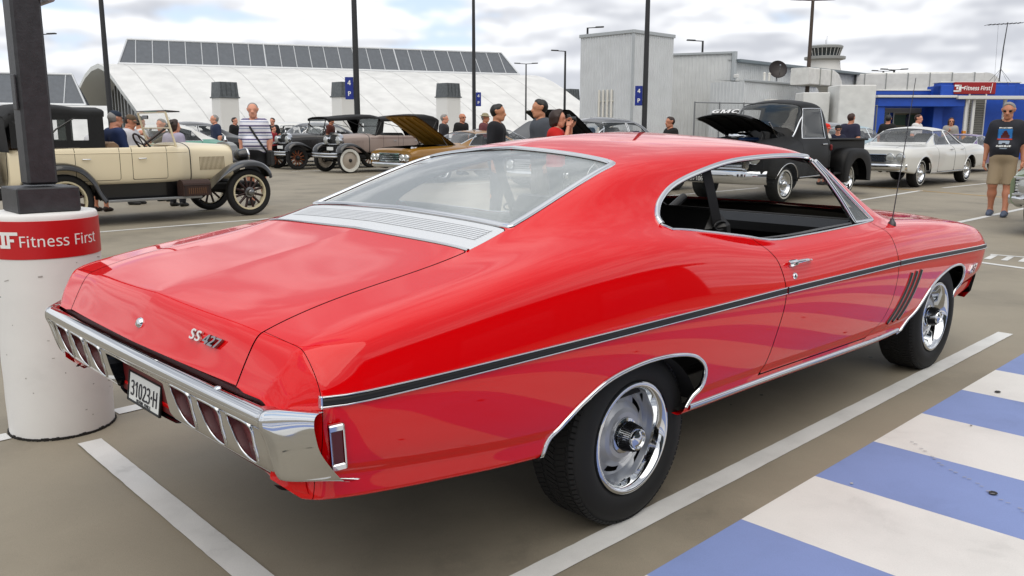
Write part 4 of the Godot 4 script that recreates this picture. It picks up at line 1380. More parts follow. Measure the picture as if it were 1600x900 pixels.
	b = MB.new(); b.tube([Vector3(0, .5, .15), Vector3(-.32, .98, .35)], .015, 6); b.box(Vector3(-.32, .98, .35), Vector3(.08, .08, .08), Basis(), .02)
	put("receiver", b, mat("steel"), t)
	# two outdoor units against the low block
	for k in 2:
		var u := thing("air_conditioner", ["white air conditioning box nearer the tall ribbed shed", "white air conditioning box nearer the brown lamp pole"][k], "air conditioner", Vector3(38.1 + k * 2.55, 2.2, -19.95), 0, "air conditioning boxes on the low grey block")
		b = MB.new(); b.box(Vector3(0, .45, 0), Vector3(.85, .9, .4), Basis(), .03)
		put("casing", b, mat("unit_white", Color(.76, .76, .74), .45), u)
		b = MB.new()
		for r in [.12, .2, .28]:
			var c := []
			for q in 20: c.append(Vector3(cos(TAU * q / 20) * r, .45 + sin(TAU * q / 20) * r, .21))
			b.tube(c, .012, 4, false, true)
		put("fan_grille", b, mat("steel"), u)
		b = MB.new(); b.box(Vector3(0, -.03, .0), Vector3(.9, .05, .45), Basis(), .01)
		put("bracket", b, mat("steel"), u)
	# big ducts
	var dm := noisy("duct_white", Color(.86, .86, .845), .45, .3, .10)
	t = thing("elbow_duct", "big white rounded duct turning down beside the brown lamp pole", "duct", Vector3(42.3, 0, -18.9))
	b = MB.new()
	var rows := []
	for q in [[-3.4, 4.25, 0.0], [-1.0, 4.25, 0.0], [-.6, 4.23, -.12], [-.2, 4.1, -.40], [.05, 3.85, -.8], [.15, 3.5, -1.2], [.15, 3.2, -PI / 2], [.15, 1.6, -PI / 2], [.15, 0.0, -PI / 2]]:
		var r := PackedVector3Array()
		for c in [[-.38, -.5], [.38, -.5], [.42, -.46], [.42, .46], [.38, .5], [-.38, .5], [-.42, .46], [-.42, -.46]]:
			var up := Vector3(-sin(q[2]), cos(q[2]), 0)
			r.append(Vector3(q[0], q[1], 0) + up * c[0] + Vector3(0, 0, c[1]))
		rows.append(r)
	for i in rows.size() - 1:
		for j in 8:
			b.quad(rows[i][j], rows[i + 1][j], rows[i + 1][(j + 1) % 8], rows[i][(j + 1) % 8], (rows[i][j] + rows[i][(j + 1) % 8] - rows[i][(j + 4) % 8] - rows[i][(j + 5) % 8]))
	b.poly(rows[0], Vector3.LEFT)
	put("duct_body", b, dm, t)
	for q in [[-2.2, 4.25, .44, .52, 0], [-.95, 4.25, .44, .52, 0], [.15, 2.9, .44, .52, 1], [.15, 1.7, .44, .52, 1]]:
		b = MB.new()
		b.box(Vector3(q[0], q[1], 0), Vector3(.05, .9, 1.08) if q[4] == 0 else Vector3(.9, .05, 1.08), Basis(), .01)
		put("flange", b, mat("duct_joint", Color(.58, .59, .58), .5, .2), t)
	t = thing("plant_duct", "long pale boxed duct running above the blue shopfront's left end", "duct", Vector3(53.5, 0, -22.0), -.98)
	b = MB.new(); b.box(Vector3(3.2, 4.62, 0), Vector3(7.6, 1.05, 1.4), Basis(), .03)
	b.lathe([Vector2(0, -.7), Vector2(1.05, -.7), Vector2(1.05, .7), Vector2(0, .7)], 16, Transform3D(Basis(Vector3.RIGHT, PI / 2), Vector3(7.0, 4.1, 0)), -PI / 2 - .05, 0.0)
	b.box(Vector3(1.0, 4.9, -1.2), Vector3(9.0, .8, 1.0), Basis(), .03)
	b.box(Vector3(2.6, 3.75, .3), Vector3(3.0, .7, 1.2), Basis(), .03)
	put("duct_body", b, dm, t)
	for k in 6:
		b = MB.new(); b.box(Vector3(-.1 + k * 1.3, 4.62, 0), Vector3(.06, 1.12, 1.47), Basis(), .01)
		put("flange", b, mat("duct_joint"), t)
	for k in 4:
		b = MB.new(); b.box(Vector3(-.2 + k * 2.2, 2.0, .3), Vector3(.12, 4.0, .12), Basis(), .01)
		put("duct_leg", b, mat("steel"), t)
	b = MB.new()
	b.box(Vector3(-5.4, 1.75, 2.6), Vector3(1.6, 3.5, 1.6), Basis(), .03)
	b.box(Vector3(-7.0, 1.6, 2.2), Vector3(1.2, 3.2, 1.2), Basis(), .03)
	single("plant_cabinet", b, dm, "pale tall plant cabinet between the white duct and the blue shopfront", "cabinet", "", Vector3(41.3, 0, -12.6), -.8)
	b = MB.new()
	b.box(Vector3(0, 1.9, 0), Vector3(12, 3.8, .4), Basis(), .02)
	single("service_wall", b, noisy("service_grey", Color(.40, .40, .39), .7, .3, .15), "dim grey wall under the long pale duct", "wall", "", Vector3(50.5, 0, -22.6), -.98)
	# chain-link fence
	t = thing("chain_link_fence", "chain link fence with galvanised posts in front of the grey buildings", "fence", Vector3(28.9, 0, -18.4))
	var dir := Vector3(9.6, 0, 3.75)
	var n := 8
	for k in n + 1:
		b = MB.new(); b.tube([dir * k / n, dir * k / n + Vector3(0, 2.72, 0)], .035, 6)
		put("post", b, mat("galvanised", Color(.48, .49, .50), .45, .6), t)
	b = MB.new(); b.tube([Vector3(0, 2.68, 0), dir + Vector3(0, 2.68, 0)], .028, 6)
	put("top_rail", b, mat("galvanised"), t)
	b = MB.new()
	var L := dir.length()
	var e := dir / L
	var H := 2.62
	var q2 := -H
	while q2 < L:      # wires leaning both ways
		var a0 := maxf(q2, 0.0); var a1 := minf(q2 + H, L)
		b.tube([e * a0 + Vector3(0, a0 - q2, 0), e * a1 + Vector3(0, a1 - q2, 0)], .0028, 3, false)
		b.tube([e * a0 + Vector3(0, H - (a0 - q2), 0), e * a1 + Vector3(0, H - (a1 - q2), 0)], .0028, 3, false)
		q2 += .11
	put("wire_mesh", b, mat("galvanised"), t).set_meta("kind", "stuff")
	# control tower
	t = thing("control_tower", "distant round control tower with a flared glazed cab", "tower", Vector3(244.4, 0, -118.8))
	b = MB.new(); b.lathe([Vector2(5.6, -10), Vector2(5.6, 17.5), Vector2(4.6, 20.2), Vector2(4.3, 22.4)], 24)
	put("shaft", b, mat("tower_white", Color(.80, .80, .79), .6), t)
	b = MB.new(); b.lathe([Vector2(4.2, 22.2), Vector2(5.8, 22.6), Vector2(5.9, 23.3), Vector2(4.4, 23.5), Vector2(0, 23.5)], 24); b.lathe([Vector2(4.9, 25.7), Vector2(5.0, 26.3), Vector2(4.6, 26.6), Vector2(0, 26.9)], 24)
	put("cab_roof", b, mat("tower_grey", Color(.56, .57, .57), .5), t)
	b = MB.new(); b.lathe([Vector2(4.0, 23.4), Vector2(4.7, 25.8)], 24)
	var cab := put("cab_glazing", b, mat("tower_glass", Color(.15, .18, .19), .15), t)
	for k in 24:
		b = MB.new(); var a := TAU * k / 24
		b.tube([Vector3(cos(a) * 4.05, 23.4, sin(a) * 4.05), Vector3(cos(a) * 4.75, 25.8, sin(a) * 4.75)], .09, 4)
		put("mullion", b, mat("tower_white"), cab)
	b = MB.new(); b.tube([Vector3(.5, 26.8, 0), Vector3(.5, 29.5, 0)], .06, 5); b.tube([Vector3(-1, 26.8, .4), Vector3(-1, 28.2, .4)], .06, 5)
	put("aerials", b, mat("steel"), t)
	# roof cowls standing before the hangar
	for q in [[Vector3(30.4, 0, -65.65), "square grey roof cowl on a white shaft behind the striped shirt man", 5.4], [Vector3(39.83, 0, -62.25), "square grey roof cowl on a white shaft behind the blue pole sign", 5.65], [Vector3(49.04, 0, -59.03), "square grey roof cowl on a white shaft behind the mustard car", 5.8], [Vector3(69.5, 0, -62.4), "dark grey roof cowl at the hangar's far end beside the ribbed shed", 6.1]]:
		var v := thing("vent_tower", q[1], "vent tower", q[0], 0, "vent towers along the hangar")
		var h: float = q[2]
		b = MB.new(); b.box(Vector3(0, (h - 1.3) / 2, 0), Vector3(1.62, h - 1.3, 1.62), Basis(), .03)
		put("shaft", b, mat("vent_white", Color(.80, .80, .79), .5), v)
		b = MB.new(); b.frustum(Vector3(0, h - 1.22, 0), Vector2(1.66, 1.66), Vector2(1.5, 1.5), 1.2); b.box(Vector3(0, h - 1.27, 0), Vector3(1.82, .12, 1.82), Basis(), .02)
		for k in 4: b.box(Vector3(-.6 + k * .4, h - .6, .80), Vector3(.04, 1.1, .06), Basis(Vector3.RIGHT, -.06), .0)
		put("cowl", b, noisy("cowl_grey", Color(.40, .42, .43), .45, .4, .2, 0.0, 4, .5), v)

func build_shop() -> void:
	# local axes: x along the front to the reader's right, z towards the car park
	var O := Vector3(42.57, 0, -16.5)
	var turn := -atan2(.695, .718)
	var t := thing("blue_shop", "single storey blue shopfront with white canopy edge and glazed entrance", "shop", O, turn)
	var blue := noisy("shop_blue", Color(.06, .29, .70), .55, .4, .08)
	var white := mat("shop_white", Color(.80, .80, .79), .5)
	var b := MB.new()
	b.box(Vector3(4.0, 1.75, -3.0), Vector3(7.2, 3.5, 2.0), Basis(), .02)    # body behind the entrance
	b.box(Vector3(3.55, 1.6, -1.25), Vector3(.5, 3.1, 1.7), Basis(), .02)
	put("rear_wall", b, blue, t)
	b = MB.new(); b.box(Vector3(5.75, 1.95, -1.6), Vector3(3.9, 3.9, 1.6), Basis(), .02); b.box(Vector3(9.6, 1.9, -2.0), Vector3(3.6, 3.8, 1.6), Basis(), .02)
	put("side_wall", b, blue, t)
	b = MB.new(); b.box(Vector3(.22, 1.55, -.5), Vector3(.40, 3.1, 1.6), Basis(), .02)
	put("left_pier", b, blue, t)
	b = MB.new(); b.box(Vector3(2.25, 2.98, -.55), Vector3(4.5, .44, 1.9), Basis(), .02)
	put("canopy", b, blue, t)
	b = MB.new(); b.box(Vector3(1.95, 3.27, -.5), Vector3(4.1, .12, 2.1), Basis(), .015); b.box(Vector3(6.6, 3.22, .2), Vector3(5.2, .17, .9), Basis(), .015)
	put("canopy_edge", b, white, t)
	b = MB.new(); b.box(Vector3(2.2, 3.48, -2.2), Vector3(3.4, .40, .4), Basis(), .02); b.box(Vector3(5.9, 3.65, -1.3), Vector3(4.2, .80, .8), Basis(), .02)
	b.box(Vector3(9.2, 3.63, -1.7), Vector3(2.6, .78, .8), Basis(), .02)
	put("parapet", b, blue, t)
	b = MB.new(); b.box(Vector3(2.1, 3.70, -2.2), Vector3(3.5, .07, .5), Basis(), .01); b.box(Vector3(.55, 3.48, -1.97), Vector3(.07, .42, .07), Basis(), .01); b.box(Vector3(5.9, 4.07, -1.3), Vector3(4.3, .06, .9), Basis(), .01)
	put("parapet_cap", b, white, t)
	# entrance: doors and a poster window
	b = MB.new(); b.box(Vector3(1.9, 2.62, -1.85), Vector3(3.0, .24, .2), Basis(), .01)
	put("soffit_beam", b, mat("soffit_grey", Color(.52, .52, .51), .6), t)
	b = MB.new(); b.box(Vector3(1.05, 1.25, -1.95), Vector3(1.15, 2.5, .05), Basis(), .0)
	var door := put("glass_door", b, mat("shop_glass", Color(.22, .30, .33), .12), t)
	for x in [.48, 1.05, 1.62]:
		b = MB.new(); b.box(Vector3(x, 1.25, -1.9), Vector3(.06, 2.5, .08), Basis(), .005)
		put("door_frame", b, mat("frame_alu", Color(.62, .63, .63), .4, .5), door)
	b = MB.new(); b.box(Vector3(2.75, 1.35, -1.95), Vector3(1.75, 2.3, .05), Basis(), .0)
	var win := put("window", b, mat("window_poster", Color(.42, .40, .30), .5), t)
	b = MB.new(); b.box(Vector3(2.75, 2.1, -1.92), Vector3(1.7, .55, .02), Basis(), .0); b.box(Vector3(3.3, 1.75, -1.918), Vector3(.55, .3, .02), Basis(), .0)
	put("poster_band", b, mat("poster_green", Color(.16, .28, .20), .5), win)
	b = MB.new(); b.box(Vector3(2.7, 1.75, -1.91), Vector3(.26, 1.0, .02), Basis(Vector3.BACK, .12), .04); b.lathe([Vector2(0, -.1), Vector2(.09, -.05), Vector2(.09, .05), Vector2(0, .1)], 10, Transform3D(Basis(), Vector3(2.64, 2.33, -1.9)))
	put("poster_figure", b, mat("poster_navy", Color(.08, .10, .22), .5), win)
	b = MB.new()
	for x in [1.86, 3.64]: b.box(Vector3(x, 1.35, -1.9), Vector3(.06, 2.3, .08), Basis(), .005)
	b.box(Vector3(2.75, 2.5, -1.9), Vector3(1.84, .06, .08), Basis(), .005)
	put("window_frame", b, mat("frame_alu"), win)
	# canopy posts and the louvred door
	for x in [4.62, 5.0, 6.62]:
		b = MB.new(); b.box(Vector3(x, 1.57, .3), Vector3(.14, 3.14, .14), Basis(), .01)
		put("canopy_post", b, white, t)
	b = MB.new(); b.box(Vector3(4.62, 1.15, .3), Vector3(.17, .75, .17), Basis(), .01)
	put("post_guard", b, mat("guard_yellow", Color(.80, .50, .06), .5), t)
	b = MB.new(); b.box(Vector3(5.72, 1.75, -.77), Vector3(.84, 3.3, .06), Basis(), .01)
	var lv := put("louvre_door", b, mat("louvre_grey", Color(.42, .42, .41), .5, .2), t)
	for k in 26:
		b = MB.new(); b.box(Vector3(5.72, .2 + k * .122, -.72), Vector3(.78, .075, .03), Basis(Vector3.RIGHT, .5), .0)
		put("slat", b, mat("slat_grey", Color(.55, .55, .53), .5, .2), lv)
	for x in [5.28, 6.16]:
		b = MB.new(); b.box(Vector3(x, 1.75, -.74), Vector3(.06, 3.4, .1), Basis(), .005)
		put("louvre_frame", b, white, lv)
	# sign box on the parapet
	var s := thing("shop_sign", "red Fitness First sign box on the blue shop's parapet", "sign", O, turn)
	var T := Transform3D(Basis(), Vector3(5.55, 3.75, -.82))
	b = MB.new(); b.box(T.origin, Vector3(2.2, .62, .16), Basis(), .02)
	put("sign_box", b, mat("sign_red", Color(.55, .03, .05), .4), s)
	b = text_on("Fitness First", .21, .01, T.translated_local(Vector3(.10, .0, .085)), true, false, false, .82, .12)
	put("sign_text", b, mat("sign_white"), s)
	b = MB.new()
	for q in [[-.92, .13, .36, .09], [-.80, 0, .13, .34], [-.94, -.15, .40, .07], [-.66, .02, .18, .07], [-.95, .0, .10, .12]]: b.box(T.origin + Vector3(q[0], q[1], .088), Vector3(q[2], q[3], .012), Basis(), .002)
	b.box(T.origin + Vector3(.86, 0, .088), Vector3(.03, .5, .012), Basis(Vector3.BACK, -.15), .002)
	put("sign_logo", b, mat("sign_white"), s)
	# television aerial on the roof
	var a := thing("television_aerial", "tall thin television aerial with guy wires on the blue shop's roof", "aerial", O + Vector3(.718, 0, .695) * 7.2 - Vector3(.695, 0, -.718) * -1.5 + Vector3(0, 3.9, 0), turn)
	var am := mat("aerial_grey", Color(.30, .30, .31), .45, .5)
	b = MB.new(); b.tube([Vector3(0, 0, 0), Vector3(.05, 2.0, 0), Vector3(.14, 3.3, 0)], [.035, .03, .022], 6)
	put("mast", b, am, a)
	b = MB.new(); b.tube([Vector3(-.95, 3.16, 0), Vector3(.95, 3.28, 0)], .018, 5)
	for k in 9: b.tube([Vector3(-.9 + k * .22, 3.17 + k * .013, -.35), Vector3(-.9 + k * .22, 3.17 + k * .013, .35)], .012, 4)
	put("elements", b, am, a)
	b = MB.new()
	for q in [[-.75, 0], [.85, 0], [.1, .8], [.1, -.8]]: b.tube([Vector3(.03, .9, 0), Vector3(q[0], 0, q[1])], .010, 4)
	b.tube([Vector3(-.35, 3.2, 0), Vector3(-.35, 0, .2)], .006, 4)
	put("guy_wires", b, am, a)

func build_setting() -> void:
	build_pillar()
	build_poles()
	var ax := Vector3(.9162, 0, .4008)
	build_hangar(Vector3(30.0, 0, -87.97), ax, 43.3, 0, 0.0, "long white barrel roofed hangar with a sloping glazed ridge", 27, -1.9, .26)
	build_hangar(Vector3(22.6, 0, -75.53) - ax * 34.0, ax, 34.0, 0, 4.5, "second hangar whose glazed ridge shows behind the cream car's roof", 20, -1.9, .26)
	build_sheds()
	build_shop()
	# the building on the photographer's side of the crossing, which the red car's flank mirrors
	var t := thing("entrance_building", "dark grey low building across the striped crossing, mirrored in the red flank", "building", Vector3(2, 0, 13.5))
	var b := MB.new(); b.box(Vector3(0, 2.4, 2.0), Vector3(34, 4.8, 4.0), Basis(), .03)
	put("wall", b, noisy("entrance_wall", Color(.30, .29, .29), .8, .3, .2), t)
	b = MB.new(); b.box(Vector3(0, 4.95, .6), Vector3(35, .3, 3.6), Basis(), .03)
	put("roof", b, mat("eaves_blue_grey"), t)
	for k in 6:
		b = MB.new(); b.box(Vector3(-13 + k * 5.2, 1.5, -.03), Vector3(3.2, 2.9, .08), Basis(), .01)
		put("window", b, mat("shop_glass"), t)

# ---------------------------------------------------------------- the other cars of the 1950s to 1970s
# sp: tail, nose, w, sill, trim, belt [[x, y, z]], ridge [[x, y]], glass [rear base, rear top, front top, front base], roof_z, hood_z, crown
func car_rows(sp: Dictionary) -> Callable:
	var g: Array = sp.glass
	return func(x: float) -> PackedVector3Array:
		var acc := PackedVector3Array()
		var s: float = .05 if (x < sp.tail + .15 or x > sp.nose - .2) else .11
		for k in range(-2, 3):
			var xx := x + k * s * .5
			var r := PackedVector3Array()
			var w: float = key_at(sp.half, xx)
			var yb := key_at(sp.belt, xx); var zb := key_at(sp.belt, xx, 2); var yc := key_at(sp.ridge, xx)
			var cab := smoothstep(g[0] - .05, g[1], xx) * (1.0 - smoothstep(g[2], g[3] + .05, xx))
			var zr := lerpf(sp.hood_z, sp.roof_z, cab)
			var yr := lerpf(lerpf(yb, yc, .55), yc - sp.crown, clampf(cab * 1.3, 0, 1)) 
			yr = maxf(minf(yr, yc - .004), yb + .004) if yc > yb else yc
			var ys := key_at(sp.sill, xx)
			var yt := minf(sp.trim, yb - .06)
			for q in [[ys + .012, w - .13], [ys, w - .05], [ys + .03, w - .02], [lerpf(ys, yt, .4), w - .004], [lerpf(ys, yt, .75), w], [yt, w + .004], [lerpf(yt, yb, .45), w - .012], [lerpf(yt, yb, .88), lerpf(zb, w, .6)], [yb, zb],
					[lerpf(yb, yr, .3), lerpf(zb, zr, .34)], [lerpf(yb, yr, .7), lerpf(zb, zr, .72)], [yr, zr], [lerpf(yr, yc, .5), zr * .8], [lerpf(yr, yc, .87), zr * .42], [yc, 0.0]]:
				r.append(Vector3(x, q[0], q[1]))
			var wt: float = [.1, .22, .36, .22, .1][k + 2]
			if acc.is_empty():
				acc.resize(r.size())
			for j in r.size(): acc[j] += Vector3(x, r[j].y, r[j].z) * wt
		for j in acc.size(): acc[j].x = x
		return acc

func plain_wheel(parent: Node3D, c: Vector3, s: int, R: float, wide: float, style: String) -> void:
	var B := Basis(Vector3.RIGHT, PI / 2 * s)
	var T := Transform3D(B, c)
	var b := MB.new()
	var rr := R * .66
	b.lathe([Vector2(rr, -wide), Vector2(R * .88, -wide - .012), Vector2(R - .006, -wide + .02), Vector2(R, -wide + .05), Vector2(R, -.05), Vector2(R - .006, -.02), Vector2(R * .9, .010), Vector2(R * .78, .014), Vector2(rr, .004), Vector2(rr - .012, -.02)], 28, T)
	var w := put("wheel", b, mat("tyre_rubber", Color(.028, .028, .03), .75), parent)
	var chrome := mat("chrome")
	if style == "whitewall" or style == "thinwall":
		b = MB.new()
		var o := .78 if style == "whitewall" else .83
		b.lathe([Vector2(R * o, .0165), Vector2(R * (.70 if style == "whitewall" else .79), .0165)], 28, T)
		put("white_band", b, mat("tyre_white", Color(.82, .82, .79), .6), w)
	b = MB.new()
	b.lathe([Vector2(rr, .004), Vector2(rr - .01, .012), Vector2(rr - .02, .006), Vector2(rr - .03, -.03), Vector2(rr - .045, -.05)], 28, T)
	put("rim", b, chrome if style != "steel" else mat("wheel_silver"), w)
	b = MB.new()
	if style == "mag":
		b.lathe([Vector2(rr - .03, -.075), Vector2(0, -.075)], 20, T)
		put("rim_back", b, mat("wheel_dark"), w)
		b = MB.new()
		for k in 5:
			var Rr := Basis(Vector3.UP, TAU * k / 5)
			b.box(T * (Rr * Vector3(rr * .55, -.03, 0)), Vector3(rr * .95, .03, .06), B * Rr, .01)
		b.lathe([Vector2(.06, -.04), Vector2(.055, -.0), Vector2(.03, .012), Vector2(0, .014)], 14, T)
		put("spokes", b, mat("wheel_silver"), w)
	else:
		b.lathe([Vector2(rr - .035, -.05), Vector2(rr * .75, -.035), Vector2(rr * .62, -.012), Vector2(rr * .5, -.02), Vector2(rr * .32, -.015), Vector2(rr * .28, .03), Vector2(rr * .15, .045), Vector2(0, .048)], 24, T)
		put("hub_cap", b, chrome, w)

func make_car(sp: Dictionary) -> Node3D:
	var car := thing(sp.name, sp.label, sp.category, sp.at, sp.turn, sp.get("group", ""))
	car.scale = Vector3.ONE * sp.get("scale", 1.0)
	var paint: StandardMaterial3D = sp.paint
	var chrome := mat("chrome"); var dark := mat("car_shadow_black"); var vinyl := mat("black_vinyl", Color(0.035, 0.035, 0.037), 0.42)
	var S := Body.new()
	var st := PackedFloat32Array()
	var x: float = sp.tail
	while x <= sp.nose + .001:
		st.append(x); x += .05 if (x > sp.tail + .2 and x < sp.nose - .25) else .025
	S.build(st, car_rows(sp), 52)
	var g: Array = sp.glass
	var wins := []
	for q in sp.windows:   # [bottom rear, top rear, top front, bottom front] in x
		var yb0 := key_at(sp.belt, q[0]) + .018; var yb1 := key_at(sp.belt, q[3]) + .018
		var yt: float = sp.win_top
		var pts := PackedVector2Array([Vector2(q[0], yb0), Vector2(q[1], yt - q[4] if q.size() > 4 else yt), Vector2(lerpf(q[1], q[2], .5), yt), Vector2(q[2], yt - .01), Vector2(q[3], yb1)])
		wins.append(pts)
	var f_win := func(p: Vector3, u: float) -> float:
		if u < .42 or u > .9 or p.x < g[0] - .3 or p.x > g[3] + .2: return 1.0
		var d := 1e9
		for w in wins: d = minf(d, poly_sd(w, Vector2(p.x, p.y)))
		return d
	var f_front := func(p: Vector3, u: float) -> float:
		if u < .55: return 1.0
		var a := absf(p.z)
		return maxf(maxf(g[2] + .03 - .10 * a * a - p.x, p.x - (g[3] - .02 - .25 * a * a)), a - (sp.roof_z + .03 + .05 * (p.x - g[2])))
	var f_rear := func(p: Vector3, u: float) -> float:
		if u < .55 or g[1] - g[0] < .05: return 1.0
		var a := absf(p.z)
		return maxf(maxf(g[0] + .05 + .18 * a * a - p.x, p.x - (g[1] - .03)), a - (sp.roof_z - .04 + .02 * (g[1] - p.x)))
	var ar: float = sp.get("arch", .40)
	var f_arch := func(p: Vector3, u: float) -> float:
		if u > .5: return 1.0
		var d := 1e9
		for ax in [0.0, sp.wheelbase]:
			var q := Vector2((p.x - ax) * .92, p.y - sp.wheel_r + .02)
			d = minf(d, maxf(q.length() - ar, -1e9))
		return d
	var hood: Array = sp.get("hood", [g[3] + .06, sp.nose - .14, .64])
	var f_hood := func(p: Vector3, u: float) -> float:
		if u < .5: return 1.0
		return maxf(maxf(hood[0] - p.x, p.x - hood[1]), absf(p.z) - hood[2])
	var doors: Array = sp.get("doors", [])
	var f_door := func(p: Vector3, u: float, k: int) -> float:
		if u > .62: return 1.0
		return maxf(maxf(doors[k][0] - p.x, p.x - doors[k][1]), .06 + key_at(sp.sill, p.x) - p.y)
	var gp := .006
	var base := [f_win, f_front, f_rear, f_arch, func(p: Vector3, u: float) -> float: return f_hood.call(p, u) - gp]
	for k in doors.size(): base.append(func(p: Vector3, u: float) -> float: return f_door.call(p, u, k) - gp)
	var roof_y: float = sp.get("roof_split", 99.0)
	var b := MB.new()
	S.panel(b, base + [func(p: Vector3, u: float) -> float: return roof_y - p.y])
	put("body_shell", b, paint, car)
	if roof_y < 90:
		b = MB.new(); S.panel(b, base + [func(p: Vector3, u: float) -> float: return p.y - roof_y])
		put("roof", b, sp.roof_paint, car)
	for k in doors.size():
		for s in [1, -1]:
			b = MB.new(); S.panel(b, [func(p: Vector3, u: float) -> float: return -f_door.call(p, u, k) - gp, f_win, f_arch], s)
			var dr := put("door", b, paint, car)
			b = MB.new()
			var hq := S.side(doors[k][0] + .12, key_at(sp.belt, doors[k][0]) - .10, .1, .55)
			var m := Vector3(1, 1, s)
			b.tube([(hq[0] + hq[1] * .02) * m, (hq[0] + hq[1] * .03) * m + Vector3(.09, 0, 0), (hq[0] + hq[1] * .015) * m + Vector3(.18, 0, 0)], .012, 6)
			put("door_handle", b, chrome, dr)
	# bonnet, shut or raised about its rear edge
	b = MB.new(); S.panel(b, [func(p: Vector3, u: float) -> float: return -f_hood.call(p, u) - gp])
	var open: float = sp.get("bonnet_open", 0.0)
	if open > 0.0:
		var under := MB.new()
		S.panel(under, [func(p: Vector3, u: float) -> float: return -f_hood.call(p, u) - gp], 0, -.03)
		var hinge := Vector3(hood[0], S.top(hood[0] + .02, 0.0)[0].y, 0)
		var T := Transform3D(Basis(Vector3.BACK, open), hinge) * Transform3D(Basis(), -hinge)
		var b2 := MB.new(); b2.append(b, T)
		var bn := put("bonnet", b2, sp.get("bonnet_paint", paint), car)
		var b3 := MB.new(); b3.append(under, T)
		for z in [-.45, -.15, .15, .45]:   # ribs of the frame under the bonnet
			var pth := []
			for k in 5: pth.append(T * ((S.top(lerpf(hood[0] + .08, hood[1] - .08, k / 4.0), z * hood[2] / .64)[0] as Vector3) - Vector3(0, .045, 0)))
			b3.tube(pth, .022, 5)
		put("bonnet_frame", b3, sp.get("under_paint", dark), bn)
		b = MB.new()
		var mx: float = (hood[0] + hood[1]) / 2
		var hy: float = hinge.y
		b.box(Vector3(mx, hy - .42, 0), Vector3(hood[1] - hood[0], .04, hood[2] * 2), Basis(), .01)
		b.box(Vector3(mx + .05, hy - .28, 0), Vector3(.7, .26, .42), Basis(), .05)
		var bay := put("engine", b, mat("engine_dark", Color(.05, .05, .055), .5), car)
		b = MB.new(); b.lathe([Vector2(0, .09), Vector2(.16, .085), Vector2(.18, .06), Vector2(.18, .02), Vector2(0, .0)], 20, Transform3D(Basis(), Vector3(mx + .02, hy - .15, 0)))
		put("air_cleaner", b, chrome, bay)
		for s in [1, -1]:
			b = MB.new(); b.box(Vector3(mx + .05, hy - .19, .24 * s), Vector3(.6, .08, .12), Basis(), .03)
			put("rocker_cover", b, mat("engine_blue", Color(.06, .16, .30), .35), bay)
			b = MB.new(); b.tube([Vector3(hood[0] + .12, hy - .2, hood[2] * .9 * s), T * Vector3(hood[0] + .45, hy - .05, hood[2] * .85 * s)], .014, 5)
			put("bonnet_stay", b, mat("steel"), bay)
	else:
		put("bonnet", b, sp.get("bonnet_paint", paint), car)
	# glass
	var gl := glass("car_glass", Color(.25, .30, .30), .12)
	b = MB.new(); S.panel(b, [func(p: Vector3, u: float) -> float: return -f_front.call(p, u) + .004], 0, -.006); put("windscreen", b, gl, car)
	b = MB.new(); S.panel(b, [func(p: Vector3, u: float) -> float: return -f_rear.call(p, u) + .004], 0, -.006)
	if b.v.size() > 0: put("rear_window", b, gl, car)
	for k in wins.size():
		for s in [1, -1]:
			b = MB.new(); S.panel(b, [func(p: Vector3, u: float) -> float: return (-poly_sd(wins[k], Vector2(p.x, p.y)) + .004) if u > .42 and u < .9 else -1.0], s, -.008)
			if b.v.size() > 0: put("side_window", b, gl, car)
	b = MB.new(); S.panel(b, [f_win, f_front, f_rear, f_arch, func(p: Vector3, u: float) -> float: return f_hood.call(p, u) if open > 0.0 else 1.0], 0, -.02); put("inner_liner", b, dark, car)
	# bright edges of the screen openings and drip rails
	for s in [1, -1]:
		b = MB.new()
		var pr := []
		for k in 12:
			var xx := lerpf(g[2] + .02, g[3] - .06, k / 11.0)
			var q := S.top(xx, sp.roof_z + .035 + .05 * (xx - g[2]), .4)
			pr.append([q[0] * Vector3(1, 1, s), q[1] * Vector3(1, 1, s)])
		sweep_on(b, pr, .014, .01)
		put("screen_moulding", b, chrome if sp.get("bright", true) else sp.get("roof_paint", paint), car)
		b = MB.new(); pr = []
		for w in wins:
			if w.size() == 0: continue
			for k in w.size():
				var A: Vector2 = w[k]; var C: Vector2 = w[(k + 1) % w.size()]
				var seg := []
				for e in 4:
					var p2 := A.lerp(C, e / 3.0)
					var q := S.side(p2.x, p2.y, .35, .9)
					seg.append([q[0] * Vector3(1, 1, s), q[1] * Vector3(1, 1, s)])
				sweep_on(b, seg, .009, .006)
		put("window_moulding", b, chrome if sp.get("bright", true) else sp.get("roof_paint", paint), car)
		# sill strip and arch lips
		b = MB.new(); pr = []
		for k in 14:
			var xx := lerpf(.5, sp.wheelbase - .5, k / 13.0)
			var q := S.side(xx, key_at(sp.sill, xx) + .04, .02, .4)
			pr.append([q[0] * Vector3(1, 1, s), q[1] * Vector3(1, 1, s)])
		sweep_on(b, pr, .016, .008)
		if sp.get("bright", true): put("sill_moulding", b, chrome, car)
